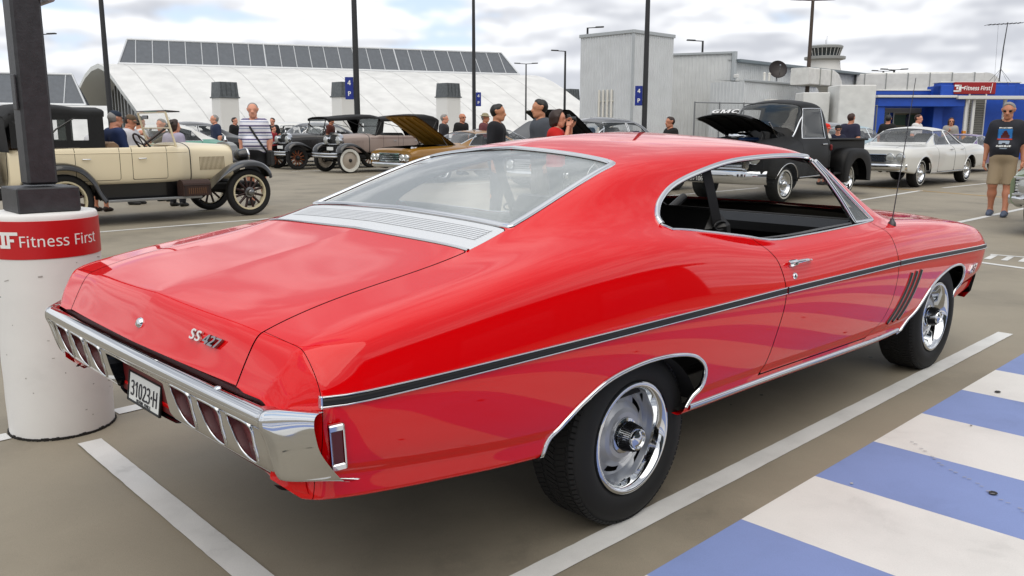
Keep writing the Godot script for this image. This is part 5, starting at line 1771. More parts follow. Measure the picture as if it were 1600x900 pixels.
		for ax in [0.0, sp.wheelbase]:
			b = MB.new(); pr = []
			for k in 15:
				var a := lerpf(.35, PI - .35, k / 14.0)
				var px: float = ax + cos(a) * ar / .92; var py: float = sp.wheel_r - .02 + sin(a) * ar
				var q := S.side(px, py, .02, .5)
				pr.append([q[0] * Vector3(1, 1, s), q[1] * Vector3(1, 1, s)])
			sweep_on(b, pr, .010, .008)
			put("arch_lip", b, chrome if sp.get("bright", true) else paint, car)
			b = MB.new()
			var rows := []
			for k in 11:
				var a := lerpf(.1, PI - .1, k / 10.0)
				var r := PackedVector3Array()
				for zz in [key_at(sp.half, ax) - .05, .45]: r.append(Vector3(ax + cos(a) * (ar + .04), sp.wheel_r + sin(a) * (ar + .02), zz * s))
				rows.append(r)
			b.grid(rows)
			for k in 10: b.quad(rows[k][1], rows[k + 1][1], Vector3(ax, sp.wheel_r, .45 * s), Vector3(ax, sp.wheel_r, .45 * s))
			put("wheel_well", b, dark, car)
			plain_wheel(car, Vector3(ax, sp.wheel_r, (key_at(sp.half, ax) - .09) * s), s, sp.wheel_r, .20, sp.wheels)
	# closed ends
	for e in [0, S.P.size() - 1]:
		b = MB.new()
		var row: PackedVector3Array = S.P[e]
		for j in S.nv - 1:
			for s in [1.0, -1.0]:
				b.quad(Vector3(row[j].x, row[j].y, 0), Vector3(row[j].x, row[j].y, row[j].z * s), Vector3(row[j + 1].x, row[j + 1].y, row[j + 1].z * s), Vector3(row[j + 1].x, row[j + 1].y, 0), Vector3.LEFT if e == 0 else Vector3.RIGHT)
		put("tail_panel" if e == 0 else "nose_panel", b, paint, car)
	# grille, lamps, bumpers
	var fx: float = sp.nose
	var wN: float = key_at(sp.half, fx - .1)
	if sp.has("grille"):
		var gr: Array = sp.grille
		b = MB.new(); b.box(Vector3(fx + .005, (gr[0] + gr[1]) / 2, 0), Vector3(.06, gr[1] - gr[0], gr[2] * 2), Basis(), .012)
		var gm := put("grille", b, mat("black_trim"), car)
		var nb: int = gr[3]
		for k in nb:
			b = MB.new(); b.box(Vector3(fx + .04, lerpf(gr[0], gr[1], (k + .5) / nb), 0), Vector3(.02, (gr[1] - gr[0]) / nb * .45, gr[2] * 2 - .02), Basis(), .004)
			put("grille_bar", b, chrome, gm)
		for yy in [gr[0], gr[1]]:
			b = MB.new(); b.box(Vector3(fx + .035, yy, 0), Vector3(.03, .022, gr[2] * 2 + .04), Basis(), .006); put("grille_frame", b, chrome, gm)
	for q in sp.lamps:
		for s in [1, -1]:
			var T := Transform3D(Basis(Vector3.BACK, -PI / 2), Vector3(fx + .03, q[1], q[0] * s))
			b = MB.new(); b.lathe([Vector2(q[2] * 1.18, -.06), Vector2(q[2] * 1.18, .012), Vector2(q[2] * 1.08, .022), Vector2(q[2], .012)], 18, T)
			var lm := put("headlight", b, chrome, car)
			b = MB.new(); b.lathe([Vector2(q[2], .012), Vector2(q[2] * .7, .026), Vector2(q[2] * .3, .034), Vector2(0, .036)], 18, T)
			put("lens", b, mat("lamp_glass", Color(.66, .67, .66), .08, .35), lm)
	for e in [0, 1]:
		if not sp.has("bumper"): continue
		var bp: Array = sp.bumper
		b = MB.new()
		var rows := []
		for k in 17:
			var z := lerpf(-wN - .01, wN + .01, k / 16.0)
			var bow := pow(absf(z) / (wN + .01), 4.0) * .22
			var xx: float = (fx + .14 - bow) if e == 1 else (sp.tail - .12 + bow)
			var sg := 1.0 if e == 1 else -1.0
			var r := PackedVector3Array()
			for pr in [[-.06, 1.0], [0.0, 1.0], [.02, .8], [.022, .5], [.01, .2], [-.02, 0.0], [-.08, 0.0]]: r.append(Vector3(xx + pr[0] * sg, lerpf(bp[0], bp[1], pr[1]), z))
			rows.append(r)
		b.grid(rows)
		put("front_bumper" if e == 1 else "rear_bumper", b, chrome, car)
	for s in [1, -1]:
		b = MB.new(); b.box(Vector3(sp.tail - .01, key_at(sp.belt, sp.tail + .1) - .16, (wN - .22) * s), Vector3(.05, .12, .26), Basis(), .02)
		put("tail_lamp", b, mat("tail_lens"), car)
	# cabin
	b = MB.new()
	var mid: float = (g[1] + g[2]) / 2
	b.box(Vector3((g[0] + g[3]) / 2, sp.trim - .15, 0), Vector3(g[3] - g[0] - .1, .05, wN * 1.7), Basis(), .01)
	put("cabin_floor", b, dark, car)
	var sm: Material = sp.get("seat", vinyl)
	for s in [1, -1]:
		b = MB.new(); b.box(Vector3(mid + .30, key_at(sp.belt, mid) - .02, .36 * s), Vector3(.16, .62, .56), Basis(Vector3.BACK, .2), .06)
		put("front_seat", b, sm, car)
	b = MB.new(); b.box(Vector3(mid - .55, key_at(sp.belt, mid) - .06, 0), Vector3(.16, .55, 1.2), Basis(Vector3.BACK, .25), .06)
	put("rear_seat", b, sm, car)
	b = MB.new()
	var rim := []
	var Ts := Transform3D(Basis(Vector3.BACK, .45), Vector3(g[3] - .5, key_at(sp.belt, mid) + .02, .36))
	for k in 16: rim.append(Ts * Vector3(0, cos(TAU * k / 16) * .19, sin(TAU * k / 16) * .19))
	b.tube(rim, .012, 6, false, true); b.tube([Ts * Vector3(.02, 0, 0), Ts * Vector3(.3, 0, 0)], .022, 6)
	put("steering_wheel", b, vinyl, car)
	b = MB.new(); b.box(Vector3(g[3] - .18, key_at(sp.belt, g[3]) - .03, 0), Vector3(.34, .12, wN * 1.5), Basis(), .04)
	put("dashboard", b, vinyl, car)
	sp.S = S
	return car

func paint_of(key: String, c: Color, coat := .8) -> StandardMaterial3D:
	return mat(key, c, .42, 0.0, coat)

func build_cars() -> void:
	var muscle := func(d: Dictionary) -> Dictionary:
		var sp := {"category": "car", "tail": -1.12, "nose": 3.82, "wheelbase": 2.82, "wheel_r": .33, "wheels": "mag", "trim": .68, "crown": .07, "roof_z": .60, "hood_z": .70,
			"half": [[-1.12, .86], [-.9, .93], [0, .95], [2.8, .94], [3.5, .91], [3.82, .86]], "sill": [[-1.12, .42], [-.4, .33], [.6, .27], [2.3, .26], [3.4, .32], [3.82, .40]],
			"belt": [[-1.12, .80, .70], [-1.0, .88, .76], [-.2, .96, .80], [.6, .92, .80], [2.2, .90, .80], [3.5, .86, .78], [3.82, .78, .74]],
			"ridge": [[-1.12, .82], [-1.0, .90], [-.25, .98], [.15, 1.16], [.5, 1.29], [.9, 1.33], [1.35, 1.31], [1.6, 1.24], [2.0, 1.04], [2.15, .96], [2.5, .945], [3.5, .90], [3.75, .86], [3.82, .80]],
			"glass": [-.3, .5, 1.45, 2.12], "windows": [[.12, .45, .78, .72, .09], [.76, .82, 1.42, 1.86]], "win_top": 1.235, "doors": [[.68, 1.98]],
			"grille": [.52, .74, .52, 5], "lamps": [[.66, .64, .085]], "bumper": [.40, .52]}
		for k in d: sp[k] = d[k]
		return sp
	# mustard coupe, bonnet up
	var gold := paint_of("paint_mustard", Color(.52, .36, .04), .8)
	make_car(muscle.call({"name": "muscle_coupe", "label": "mustard yellow coupe with its bonnet raised and chrome grille", "at": Vector3(16.15, 0, -17.0), "turn": PI, "scale": 1.12, "paint": gold, "bonnet_open": .56, "under_paint": mat("under_gold", Color(.58, .43, .11), .6), "lamps": [[.70, .64, .075], [.53, .64, .075]], "grille": [.54, .74, .42, 4]}))
	# charcoal car and black car with raised bonnets
	make_car(muscle.call({"name": "muscle_coupe", "label": "charcoal coupe with its bonnet raised, behind the man in navy", "at": Vector3(20.6, 0, -23.6), "turn": 0.0, "scale": 1.2, "paint": paint_of("paint_charcoal", Color(.09, .09, .095), .4), "bonnet_open": .50}))
	make_car(muscle.call({"name": "muscle_coupe", "label": "black coupe with its bonnet raised, beside the woman taking a photograph", "at": Vector3(15.4, 0, -10.65), "turn": PI, "scale": 1.1, "paint": paint_of("paint_black", Color(.02, .02, .022), 1.0), "bonnet_open": .62}))
	make_car(muscle.call({"name": "muscle_coupe", "label": "metallic purple coupe parked before the blue shop", "at": Vector3(33.6, 0, -8.75), "turn": PI, "scale": 1.06, "paint": paint_of("paint_purple", Color(.30, .12, .44), 1.0)}))
	make_car(muscle.call({"name": "muscle_coupe", "label": "pale green coupe entering the view at its right edge", "at": Vector3(15.45, 0, -.12), "turn": PI, "scale": 1.1, "paint": paint_of("paint_pale_green", Color(.44, .50, .38), 1.0), "wheels": "mag", "lamps": [[.68, .64, .095], [.44, .64, .095]], "grille": [.53, .75, .80, 6]}))
	# two-tone hardtop of the fifties
	make_car({"name": "hardtop_coupe", "category": "car", "label": "white hardtop coupe with a rounded black roof behind the red roof", "at": Vector3(17.6, 0, -12.95), "turn": PI, "scale": 1.2, "paint": paint_of("paint_white", Color(.80, .80, .78), .8), "roof_paint": paint_of("paint_black", Color(.02, .02, .022)), "roof_split": 1.12,
		"tail": -1.35, "nose": 3.85, "wheelbase": 2.95, "wheel_r": .35, "wheels": "whitewall", "trim": .74, "crown": .10, "roof_z": .60, "hood_z": .72,
		"half": [[-1.35, .90], [-1.0, .97], [0, .99], [2.9, .98], [3.6, .95], [3.85, .88]], "sill": [[-1.35, .40], [-.4, .34], [.6, .28], [2.3, .28], [3.4, .34], [3.85, .42]],
		"belt": [[-1.35, .92, .76], [-1.1, 1.0, .80], [0, 1.02, .83], [2.3, 1.0, .82], [3.5, .98, .80], [3.85, .90, .76]],
		"ridge": [[-1.35, .90], [-1.15, 1.0], [-.25, 1.05], [.0, 1.25], [.3, 1.44], [.7, 1.53], [1.2, 1.55], [1.6, 1.50], [1.85, 1.40], [2.2, 1.10], [2.35, 1.06], [3.5, 1.02], [3.75, .98], [3.85, .92]],
		"glass": [-.3, .25, 1.75, 2.25], "windows": [[.16, .42, .95, .98, .12], [1.02, 1.0, 1.68, 1.98]], "win_top": 1.42, "doors": [[.95, 2.1]], "grille": [.56, .80, .7, 5], "lamps": [[.74, .84, .1]], "bumper": [.40, .56]})
	# white four-door with quad lamps
	make_car({"name": "hardtop_sedan", "category": "car", "label": "white four door hardtop with paired round headlights", "at": Vector3(24.7, 0, -7.05), "turn": PI, "scale": 1.15, "paint": paint_of("paint_white", Color(.80, .80, .78), .8), "seat": mat("seat_grey", Color(.32, .33, .34), .6),
		"tail": -1.32, "nose": 3.98, "wheelbase": 3.02, "wheel_r": .335, "wheels": "thinwall", "trim": .72, "crown": .08, "roof_z": .62, "hood_z": .74,
		"half": [[-1.32, .92], [-1.0, .98], [0, 1.0], [3.0, .99], [3.7, .96], [3.98, .90]], "sill": [[-1.32, .42], [-.5, .36], [.5, .29], [2.5, .28], [3.5, .32], [3.98, .38]],
		"belt": [[-1.32, .82, .78], [-1.2, .92, .83], [-.4, .985, .86], [.4, .955, .85], [2.3, .945, .84], [3.6, .92, .82], [3.98, .84, .78]],
		"ridge": [[-1.32, .86], [-1.2, .93], [-.2, .985], [.05, 1.04], [.35, 1.24], [.7, 1.37], [1.2, 1.41], [1.6, 1.385], [1.8, 1.33], [2.15, 1.10], [2.35, 1.0], [2.6, .985], [3.6, .955], [3.9, .92], [3.98, .86]],
		"glass": [0.02, .62, 1.68, 2.32], "windows": [[.30, .62, 1.10, 1.13, .1], [1.18, 1.15, 1.66, 2.06]], "win_top": 1.305, "doors": [[.42, 1.15], [1.16, 2.2]], "grille": [.60, .76, .48, 6], "lamps": [[.80, .70, .085], [.58, .70, .085]], "bumper": [.42, .56]})
	# old rounded sedans
	var old := func(d: Dictionary) -> Dictionary:
		var sp := {"category": "car", "tail": -1.15, "nose": 3.75, "wheelbase": 2.9, "wheel_r": .36, "wheels": "whitewall", "trim": .80, "crown": .13, "roof_z": .56, "hood_z": .58,
			"half": [[-1.15, .80], [-.7, .92], [0, .94], [2.9, .94], [3.5, .88], [3.75, .80]], "sill": [[-1.15, .42], [-.4, .36], [.6, .30], [2.3, .30], [3.4, .36], [3.75, .44]],
			"belt": [[-1.15, .78, .66], [-.8, .98, .74], [0, 1.08, .80], [2.2, 1.06, .78], [3.3, .98, .74], [3.75, .80, .70]],
			"ridge": [[-1.15, .80], [-.9, 1.02], [-.45, 1.18], [-.1, 1.38], [.4, 1.56], [1.0, 1.60], [1.6, 1.56], [1.85, 1.46], [2.2, 1.18], [2.4, 1.14], [3.3, 1.07], [3.6, .98], [3.75, .86]],
			"glass": [-.35, .2, 1.78, 2.22], "windows": [[.05, .28, .92, .95, .08], [1.0, .98, 1.70, 1.98]], "win_top": 1.455, "doors": [[.1, .96], [.98, 2.05]], "grille": [.52, .78, .55, 5], "lamps": [[.68, .80, .095]], "bumper": [.40, .54]}
		for k in d: sp[k] = d[k]
		return sp
	var blk := paint_of("paint_black_old", Color(.022, .024, .026), .9)
	make_car(old.call({"name": "rounded_sedan", "label": "black rounded sedan with chrome screen frame behind the dark touring car", "at": Vector3(18.3, 0, -29.6), "turn": PI, "scale": 1.13, "paint": blk}))
	make_car(old.call({"name": "rounded_sedan", "label": "black rounded sedan behind the man in the blue shirt", "at": Vector3(13.4, 0, -31.2), "turn": PI, "scale": 1.13, "paint": blk}))
	make_car(old.call({"name": "rounded_sedan", "label": "white topped teal sedan glimpsed behind the striped shirt man", "at": Vector3(19.2, 0, -33.4), "turn": PI, "scale": 1.16, "paint": paint_of("paint_teal", Color(.25, .42, .42), .8), "roof_paint": paint_of("paint_white", Color(.8, .8, .78)), "roof_split": 1.14}))
	make_car(old.call({"name": "rounded_sedan", "label": "sea green sedan seen through the cream car's side curtain", "at": Vector3(8.6, 0, -22.5), "turn": PI, "scale": 1.05, "paint": paint_of("paint_sea_green", Color(.22, .50, .42), .8), "roof_paint": paint_of("paint_white", Color(.8, .8, .78)), "roof_split": 1.14}))
	# a modern hatchback and a pale sedan beyond the pickup's bed
	make_car(muscle.call({"name": "hatchback", "label": "silver hatchback with dark windows beyond the pickup's cab", "at": Vector3(29.0, 0, -12.4), "turn": PI, "scale": 1.1, "paint": paint_of("paint_silver", Color(.50, .52, .54), .8), "bright": false, "wheels": "mag", "tail": -.75,
		"half": [[-.75, .86], [-.5, .92], [0, .93], [2.8, .92], [3.5, .86], [3.82, .72]], "sill": [[-.75, .35], [.6, .27], [2.3, .26], [3.82, .30]],
		"belt": [[-.75, .95, .80], [0, 1.06, .82], [2.2, 1.0, .80], [3.5, .84, .72], [3.82, .68, .6]], "ridge": [[-.75, 1.0], [-.55, 1.3], [-.25, 1.58], [.2, 1.66], [1.2, 1.68], [1.6, 1.60], [2.3, 1.16], [2.5, 1.08], [3.4, .92], [3.82, .70]],
		"crown": .09, "roof_z": .62, "glass": [-.7, -.28, 1.55, 2.4], "windows": [[-.30, -.12, .55, .52, .1], [.60, .62, 1.5, 2.0]], "win_top": 1.52, "doors": [[.0, .9], [.92, 2.0]], "lamps": [[.62, .66, .08]], "grille": [.5, .62, .4, 3]}))
	make_car(old.call({"name": "rounded_sedan", "label": "pale blue sedan partly hidden behind the two boys", "at": Vector3(34.0, 0, -13.3), "turn": PI, "scale": 1.1, "paint": paint_of("paint_pale_blue", Color(.55, .66, .70), .8)}))
	build_pickup()

func build_pickup() -> void:
	var blk := mat("paint_pickup", Color(.020, .019, .020), .5)
	blk.metallic_specular = .35
	var chrome := mat("chrome"); var dark := mat("car_shadow_black")
	var sp := {"name": "pickup_truck", "category": "pickup truck", "label": "black stepside pickup with its bonnet raised and whitewall wheels", "at": Vector3(17.15, 0, -6.98), "turn": PI, "scale": 1.14, "paint": blk, "roof_split": 99.0,
		"tail": 1.02, "nose": 3.72, "wheelbase": 2.9, "wheel_r": .34, "wheels": "whitewall", "trim": .80, "crown": .10, "roof_z": .64, "hood_z": .58, "bright": true, "arch": .40,
		"half": [[1.02, .82], [1.3, .86], [2.0, .88], [2.4, .93], [2.9, .97], [3.5, .96], [3.72, .90]], "sill": [[1.02, .42], [2.2, .40], [3.3, .44], [3.72, .52]],
		"belt": [[1.02, 1.14, .76], [2.1, 1.14, .77], [2.4, 1.10, .78], [2.8, 1.06, .80], [3.5, 1.0, .82], [3.72, .90, .80]],
		"ridge": [[1.02, 1.68], [1.08, 1.80], [1.25, 1.88], [1.6, 1.90], [1.95, 1.86], [2.1, 1.78], [2.35, 1.42], [2.48, 1.31], [3.2, 1.26], [3.6, 1.18], [3.72, 1.05]],
		"glass": [.95, .99, 1.98, 2.42], "windows": [[1.18, 1.20, 1.92, 2.12]], "win_top": 1.72, "doors": [[1.12, 2.28]], "hood": [2.46, 3.66, .60], "bonnet_open": .38, "under_paint": dark,
		"lamps": [[.74, .82, .10]], "grille": [.62, .98, .52, 4], "bumper": [.36, .60]}
	var car := make_car(sp)
	# bed with step-side fenders
	var b := MB.new()
	for s in [1, -1]:
		b.box(Vector3(.05, .88, .62 * s), Vector3(1.9, .46, .05), Basis(), .01)
	b.box(Vector3(.05, .66, 0), Vector3(1.9, .05, 1.24), Basis(), .01); b.box(Vector3(.99, .88, 0), Vector3(.05, .46, 1.24), Basis(), .01); b.box(Vector3(-.9, .86, 0), Vector3(.05, .46, 1.24), Basis(), .01)
	put("bed", b, blk, car)
	for s in [1, -1]:
		b = MB.new(); b.box(Vector3(.05, 1.13, .66 * s), Vector3(1.94, .05, .12), Basis(), .02)
		put("bed_rail", b, blk, car)
		b = MB.new()
		var rows := []
		for k in 26:
			var t := k / 25.0
			var a := lerpf(-.12, PI + .12, t)
			var px := .02 + cos(a) * .66; var py := .50 + maxf(sin(a), -.2) * (.46 + .04 * sin(2 * a) * 0.0)
			px = .02 + signf(cos(a)) * pow(absf(cos(a)), .62) * .66; py = .44 + signf(sin(a)) * pow(absf(sin(a)), .55) * .52
			var r := PackedVector3Array()
			var ix := .02 + cos(a) * .41; var iy := .36 + sin(a) * .40
			for q in [[1.0, .62], [1.0, .76], [.985, .86], [.93, .925], [.80, .955], [.45, .965], [.0, .955]]:
				r.append(Vector3(lerpf(ix, px, q[0]), lerpf(iy, py, q[0]), q[1] * s))
			rows.append(r)
		b.grid(rows)
		put("rear_fender", b, blk, car)
		b = MB.new()
		b.box(Vector3(.86, .47, .76 * s), Vector3(.42, .05, .3), Basis(), .02)
		put("step", b, blk, car)
		# engine lettering is on the bonnet's nose; the bumper end wraps round
	# lettering on the raised bonnet's nose
	var S: Body = sp.S
	var hinge := Vector3(2.46, (S.top(2.48, 0.0)[0] as Vector3).y, 0)
	var T := Transform3D(Basis(Vector3.BACK, .38), hinge) * Transform3D(Basis(), -hinge)
	var np := S.top(3.60, 0.0)
	var Z: Vector3 = (np[1] as Vector3 + Vector3(.7, 0, 0)).normalized()
	var X := Vector3(0, 0, -1)
	var Tl := T * Transform3D(Basis(X, Z.cross(X), Z), (np[0] as Vector3) + Vector3(.0, .02, 0))
	put("lettering", text_on("GMC", .11, .03, Tl, true, false, false, 1.6), mat("letter_white", Color(.85, .85, .85), .3), car)
	b = MB.new(); b.box(Tl * Vector3(0, 0, -.01), Vector3(.52, .15, .03), Tl.basis, .012)
	put("letter_recess", b, mat("black_trim"), car)
	# chrome bars of the bumper and grille, and the plate
	b = MB.new(); b.box(Vector3(3.80, .80, 0), Vector3(.10, .10, 1.30), Basis(), .04); b.box(Vector3(3.80, .66, 0), Vector3(.09, .08, 1.2), Basis(), .03)
	for s in [1, -1]: b.box(Vector3(3.80, .74, .60 * s), Vector3(.11, .26, .16), Basis(), .04)
	put("grille_surround", b, chrome, car)
	b = MB.new(); b.box(Vector3(3.915, .44, .32), Vector3(.02, .11, .36), Basis(), .004)
	var pl := put("number_plate", b, mat("plate_black", Color(.03, .03, .03), .4), car)
	put("plate_number", text_on("01·106", .075, .004, Transform3D(Basis(Vector3(0, 0, -1), Vector3.UP, Vector3.RIGHT), Vector3(3.927, .44, .32)), false, false, false, .9), mat("sign_white"), pl)

# ---------------------------------------------------------------- open touring cars of the 1920s
func spoke_wheel(parent: Node3D, c: Vector3, s: int, R: float, o: Dictionary) -> void:
	var B := Basis(Vector3.RIGHT, PI / 2 * s)
	var T := Transform3D(B, c)
	var b := MB.new()
	b.lathe([Vector2(R * .74, -.10), Vector2(R * .86, -.125), Vector2(R - .012, -.11), Vector2(R, -.08), Vector2(R, -.03), Vector2(R - .012, .0), Vector2(R * .86, .014), Vector2(R * .74, -.01)], 40, T)
	var w := put("wheel", b, mat("tyre_rubber"), parent)
	b = MB.new()
	b.lathe([Vector2(R * .755, -.012), Vector2(R * .74, .004), Vector2(R * .685, .002), Vector2(R * .67, -.02), Vector2(R * .67, -.09)], 40, T)
	put("rim", b, o.rim, w)
	if o.has("disc"):
		b = MB.new()
		b.lathe([Vector2(R * .90, .0155), Vector2(R * .70, .0155)], 40, T)
		put("white_band", b, mat("tyre_white"), w)
		b = MB.new()
		b.lathe([Vector2(R * .68, -.04), Vector2(R * .5, -.02), Vector2(R * .32, .012), Vector2(R * .2, .02), Vector2(0, .02)], 32, T)
		put("disc", b, o.disc, w)
	else:
		for k in 12:
			b = MB.new()
			var Rr := Basis(Vector3.UP, TAU * (k + .5) / 12)
			b.tube([T * (Rr * Vector3(.05, -.045, 0)), T * (Rr * Vector3(R * .4, -.045, 0)), T * (Rr * Vector3(R * .68, -.045, 0))], [.026, .019, .020], 7, false)
			put("spoke", b, o.spoke, w)
	b = MB.new()
	b.lathe([Vector2(.085, -.06), Vector2(.085, -.005), Vector2(.06, .0), Vector2(.05, .05), Vector2(.042, .062), Vector2(0, .065)], 16, T)
	put("hub", b, o.hub, w)
	b = MB.new()
	b.lathe([Vector2(.15, -.06), Vector2(.15, -.075)], 20, T)
	put("brake_drum", b, mat("black_trim"), w)

func vintage_rows(x: float) -> PackedVector3Array:
	# tub behind, scuttle, then bonnet up to the radiator
	var w := key_at([[-.62, .52], [-.45, .66], [0, .70], [1.2, .69], [1.75, .61], [2.0, .50], [2.78, .335]], x)
	var top := key_at([[-.62, 1.10], [.2, 1.12], [1.5, 1.13], [1.85, 1.17], [2.78, 1.13]], x)
	var hd := smoothstep(1.62, 1.78, x)
	var lo := .60
	var r := PackedVector3Array()
	var tub := [[lo, w - .05], [lo + .02, w - .01], [.75, w + .004], [.95, w + .004], [top - .05, w], [top + .01, w - .02], [top + .012, w - .055], [top - .05, w - .075], [.85, w - .09], [.62, w - .10], [.60, w * .4], [.60, 0.0]]
	var bon := [[lo, w - .05], [lo + .02, w - .01], [.75, w + .004], [.92, w + .002], [top - .13, w - .004], [top - .075, w - .018], [top - .045, w - .06], [top - .02, w * .76], [top + .005, w * .58], [top + .02, w * .38], [top + .028, w * .18], [top + .03, 0.0]]
	for k in 12: r.append(Vector3(x, lerpf(tub[k][0], bon[k][0], hd), lerpf(tub[k][1], bon[k][1], hd)))
	return r

func touring_car(o: Dictionary) -> Node3D:
	var car := thing("touring_car", o.label, "vintage car", o.at, o.turn)
	car.scale = Vector3.ONE * o.scale
	var blk := mat("fender_black", Color(.026, .027, .03), .3, 0.0, .7)
	var chrome := mat("chrome"); var dark := mat("car_shadow_black")
	var cloth := noisy("canvas_black", Color(.085, .088, .095), .85, 3.0, .25, .3, 4, 0.0, false)
	var S := Body.new()
	var st := PackedFloat32Array()
	var x := -.62
	while x < 2.79:
		st.append(x); x += .04
	S.build(st, vintage_rows, 60)
	var doors := [[.18, .80], [.98, 1.52]]
	var f_door := func(p: Vector3, u: float, k: int) -> float:
		if u > .50: return 1.0
		return maxf(maxf(doors[k][0] - p.x, p.x - doors[k][1]), .66 - p.y)
	var conds := []
	for k in 2: conds.append(func(p: Vector3, u: float) -> float: return f_door.call(p, u, k) - .004)
	var f_bon := func(p: Vector3, u: float) -> float: return 1.95 - p.x
	var b := MB.new(); S.panel(b, conds + [func(p: Vector3, u: float) -> float: return 1.945 - p.x])
	put("body", b, o.paint, car)
	b = MB.new(); S.panel(b, [func(p: Vector3, u: float) -> float: return p.x - 1.955])
	var bon := put("bonnet", b, o.get("bonnet_paint", o.paint), car)
	b = MB.new(); S.panel(b, [], 0, -.012); put("inner_liner", b, dark, car)
	b = MB.new()
	var row: PackedVector3Array = S.P[0]
	for j in S.nv - 1:
		if row[j].y < .59: continue
		for s in [1.0, -1.0]: b.quad(Vector3(-.62, row[j].y, 0), Vector3(-.62, row[j].y, row[j].z * s), Vector3(-.62, row[j + 1].y, row[j + 1].z * s), Vector3(-.62, row[j + 1].y, 0), Vector3.LEFT)
	put("rear_panel", b, o.paint, car)
	for k in 2:
		for s in [1, -1]:
			b = MB.new(); S.panel(b, [func(p: Vector3, u: float) -> float: return -f_door.call(p, u, k) - .004], s)
			var d := put("door", b, o.paint, car)
			b = MB.new()
			var q: Vector3 = S.side(doors[k][0] + .10, .97, .1, .5)[0]
			var m := Vector3(1, 1, s)
			b.tube([(q + Vector3(0, 0, .0)) * m, (q + Vector3(0, 0, .03)) * m, (q + Vector3(.1, 0, .035)) * m], .010, 6)
			put("door_handle", b, chrome, d)
	# louvres in the bonnet sides, bonnet hinge and seam
	for s in [1, -1]:
		for k in o.get("louvres", 20):
			b = MB.new()
			var xx: float = 2.13 + k * .024
			var a: Vector3 = S.side(xx, .76, .05, .6)[0]; var c: Vector3 = S.side(xx, .97, .05, .6)[0]
			b.tube([a * Vector3(1, 1, s), c * Vector3(1, 1, s)], .007, 5)
			put("louvre", b, o.louvre, bon)
	b = MB.new()
	var arc := []
	for k in 25:
		var u := lerpf(.03, .999, k / 24.0)
		arc.append([S.at(1.95, u), S.normal(1.95, u)])
	sweep_on(b, arc, .010, .008)
	var arc2 := []
	for q in arc: arc2.append([q[0] * Vector3(1, 1, -1), q[1] * Vector3(1, 1, -1)])
	sweep_on(b, arc2, .010, .008)
	put("scuttle_band", b, blk, car)
	# body swage line
	for s in [1, -1]:
		b = MB.new()
		var ln := []
		for k in 40:
			var q := S.side(lerpf(-.55, 1.9, k / 39.0), 1.055, .1, .48)
			ln.append([q[0] * Vector3(1, 1, s), q[1] * Vector3(1, 1, s)])
		sweep_on(b, ln, .007, .006)
		put("body_moulding", b, o.get("line", o.paint), car)
	# radiator
	b = MB.new()
	var shell := PackedVector2Array()
	for q in [[-.34, .58], [-.345, .9], [-.33, 1.06], [-.28, 1.14], [-.16, 1.185], [0, 1.20], [.16, 1.185], [.28, 1.14], [.33, 1.06], [.345, .9], [.34, .58]]: shell.append(Vector2(q[0], q[1]))
	var TR := Transform3D(Basis(Vector3(0, 0, 1), Vector3.UP, Vector3(-1, 0, 0)), Vector3(2.78, 0, 0))
	b.prism(shell, -.10, .02, TR)
	var rad := put("radiator_shell", b, o.shell, car)
	b = MB.new()
	var core := PackedVector2Array()
	for p in shell: core.append(Vector2(p.x * .80, .56 + (p.y - .56) * .90 + .02))
	b.prism(core, -.108, -.09, TR)
	put("radiator_core", b, mat("core_black", Color(.02, .02, .02), .6), rad)
	b = MB.new(); b.lathe([Vector2(.035, 0), Vector2(.035, .03), Vector2(.02, .04), Vector2(.012, .09), Vector2(0, .1)], 12, Transform3D(Basis(), Vector3(2.82, 1.20, 0)))
	put("radiator_cap", b, chrome, rad)
	# fenders: swept sheets with a crowned section
	for s in [1, -1]:
		for e in [0, 1]:
			var path: Array
			if e == 1: path = curve3([Vector3(3.20, .62, 0), Vector3(3.16, .74, 0), Vector3(3.02, .85, 0), Vector3(2.80, .88, 0), Vector3(2.55, .82, 0), Vector3(2.30, .66, 0), Vector3(2.08, .46, 0), Vector3(1.92, .37, 0)], 5)
			else: path = curve3([Vector3(-.52, .40, 0), Vector3(-.53, .58, 0), Vector3(-.44, .75, 0), Vector3(-.24, .87, 0), Vector3(0.0, .90, 0), Vector3(.22, .84, 0), Vector3(.38, .68, 0), Vector3(.47, .50, 0), Vector3(.55, .37, 0)], 5)
			b = MB.new()
			var rows := []
			var rows2 := []
			for i in path.size():
				var t: Vector3 = (path[mini(i + 1, path.size() - 1)] - path[maxi(i - 1, 0)]).normalized()
				var nn := Vector3(t.y, -t.x, 0) * (-1.0 if e == 1 else 1.0)
				if e == 1: nn = Vector3(-t.y, t.x, 0) * -1.0
				if nn.y < -.05 and absf(nn.y) > absf(nn.x): nn = -nn
				if e == 1: nn = Vector3(absf(t.y) if true else 0.0, absf(t.x), 0).normalized()
				else: nn = Vector3(-t.y, absf(t.x), 0).normalized() if t.y > 0 else Vector3(absf(t.y), absf(t.x), 0).normalized()
				var r := PackedVector3Array()
				var r2 := PackedVector3Array()
				for q in [[.56, -.02], [.60, .02], [.70, .035], [.80, .02], [.85, -.015], [.865, -.06]]:
					var pp: Vector3 = path[i] + nn * q[1] + Vector3(0, 0, q[0] * s)
					r.append(pp); r2.append(pp - nn * .012 - Vector3(0, 0, .004 * s))
				rows.append(r); rows2.append(r2)
			b.grid(rows); b.grid(rows2)
			for i in rows.size() - 1: b.quad(rows[i][5], rows[i + 1][5], rows2[i + 1][5], rows2[i][5])
			put("front_fender" if e == 1 else "rear_fender", b, blk, car)
		b = MB.new(); b.box(Vector3(1.24, .365, .72 * s), Vector3(1.40, .03, .29), Basis(), .006)
		var rb := put("running_board", b, blk, car)
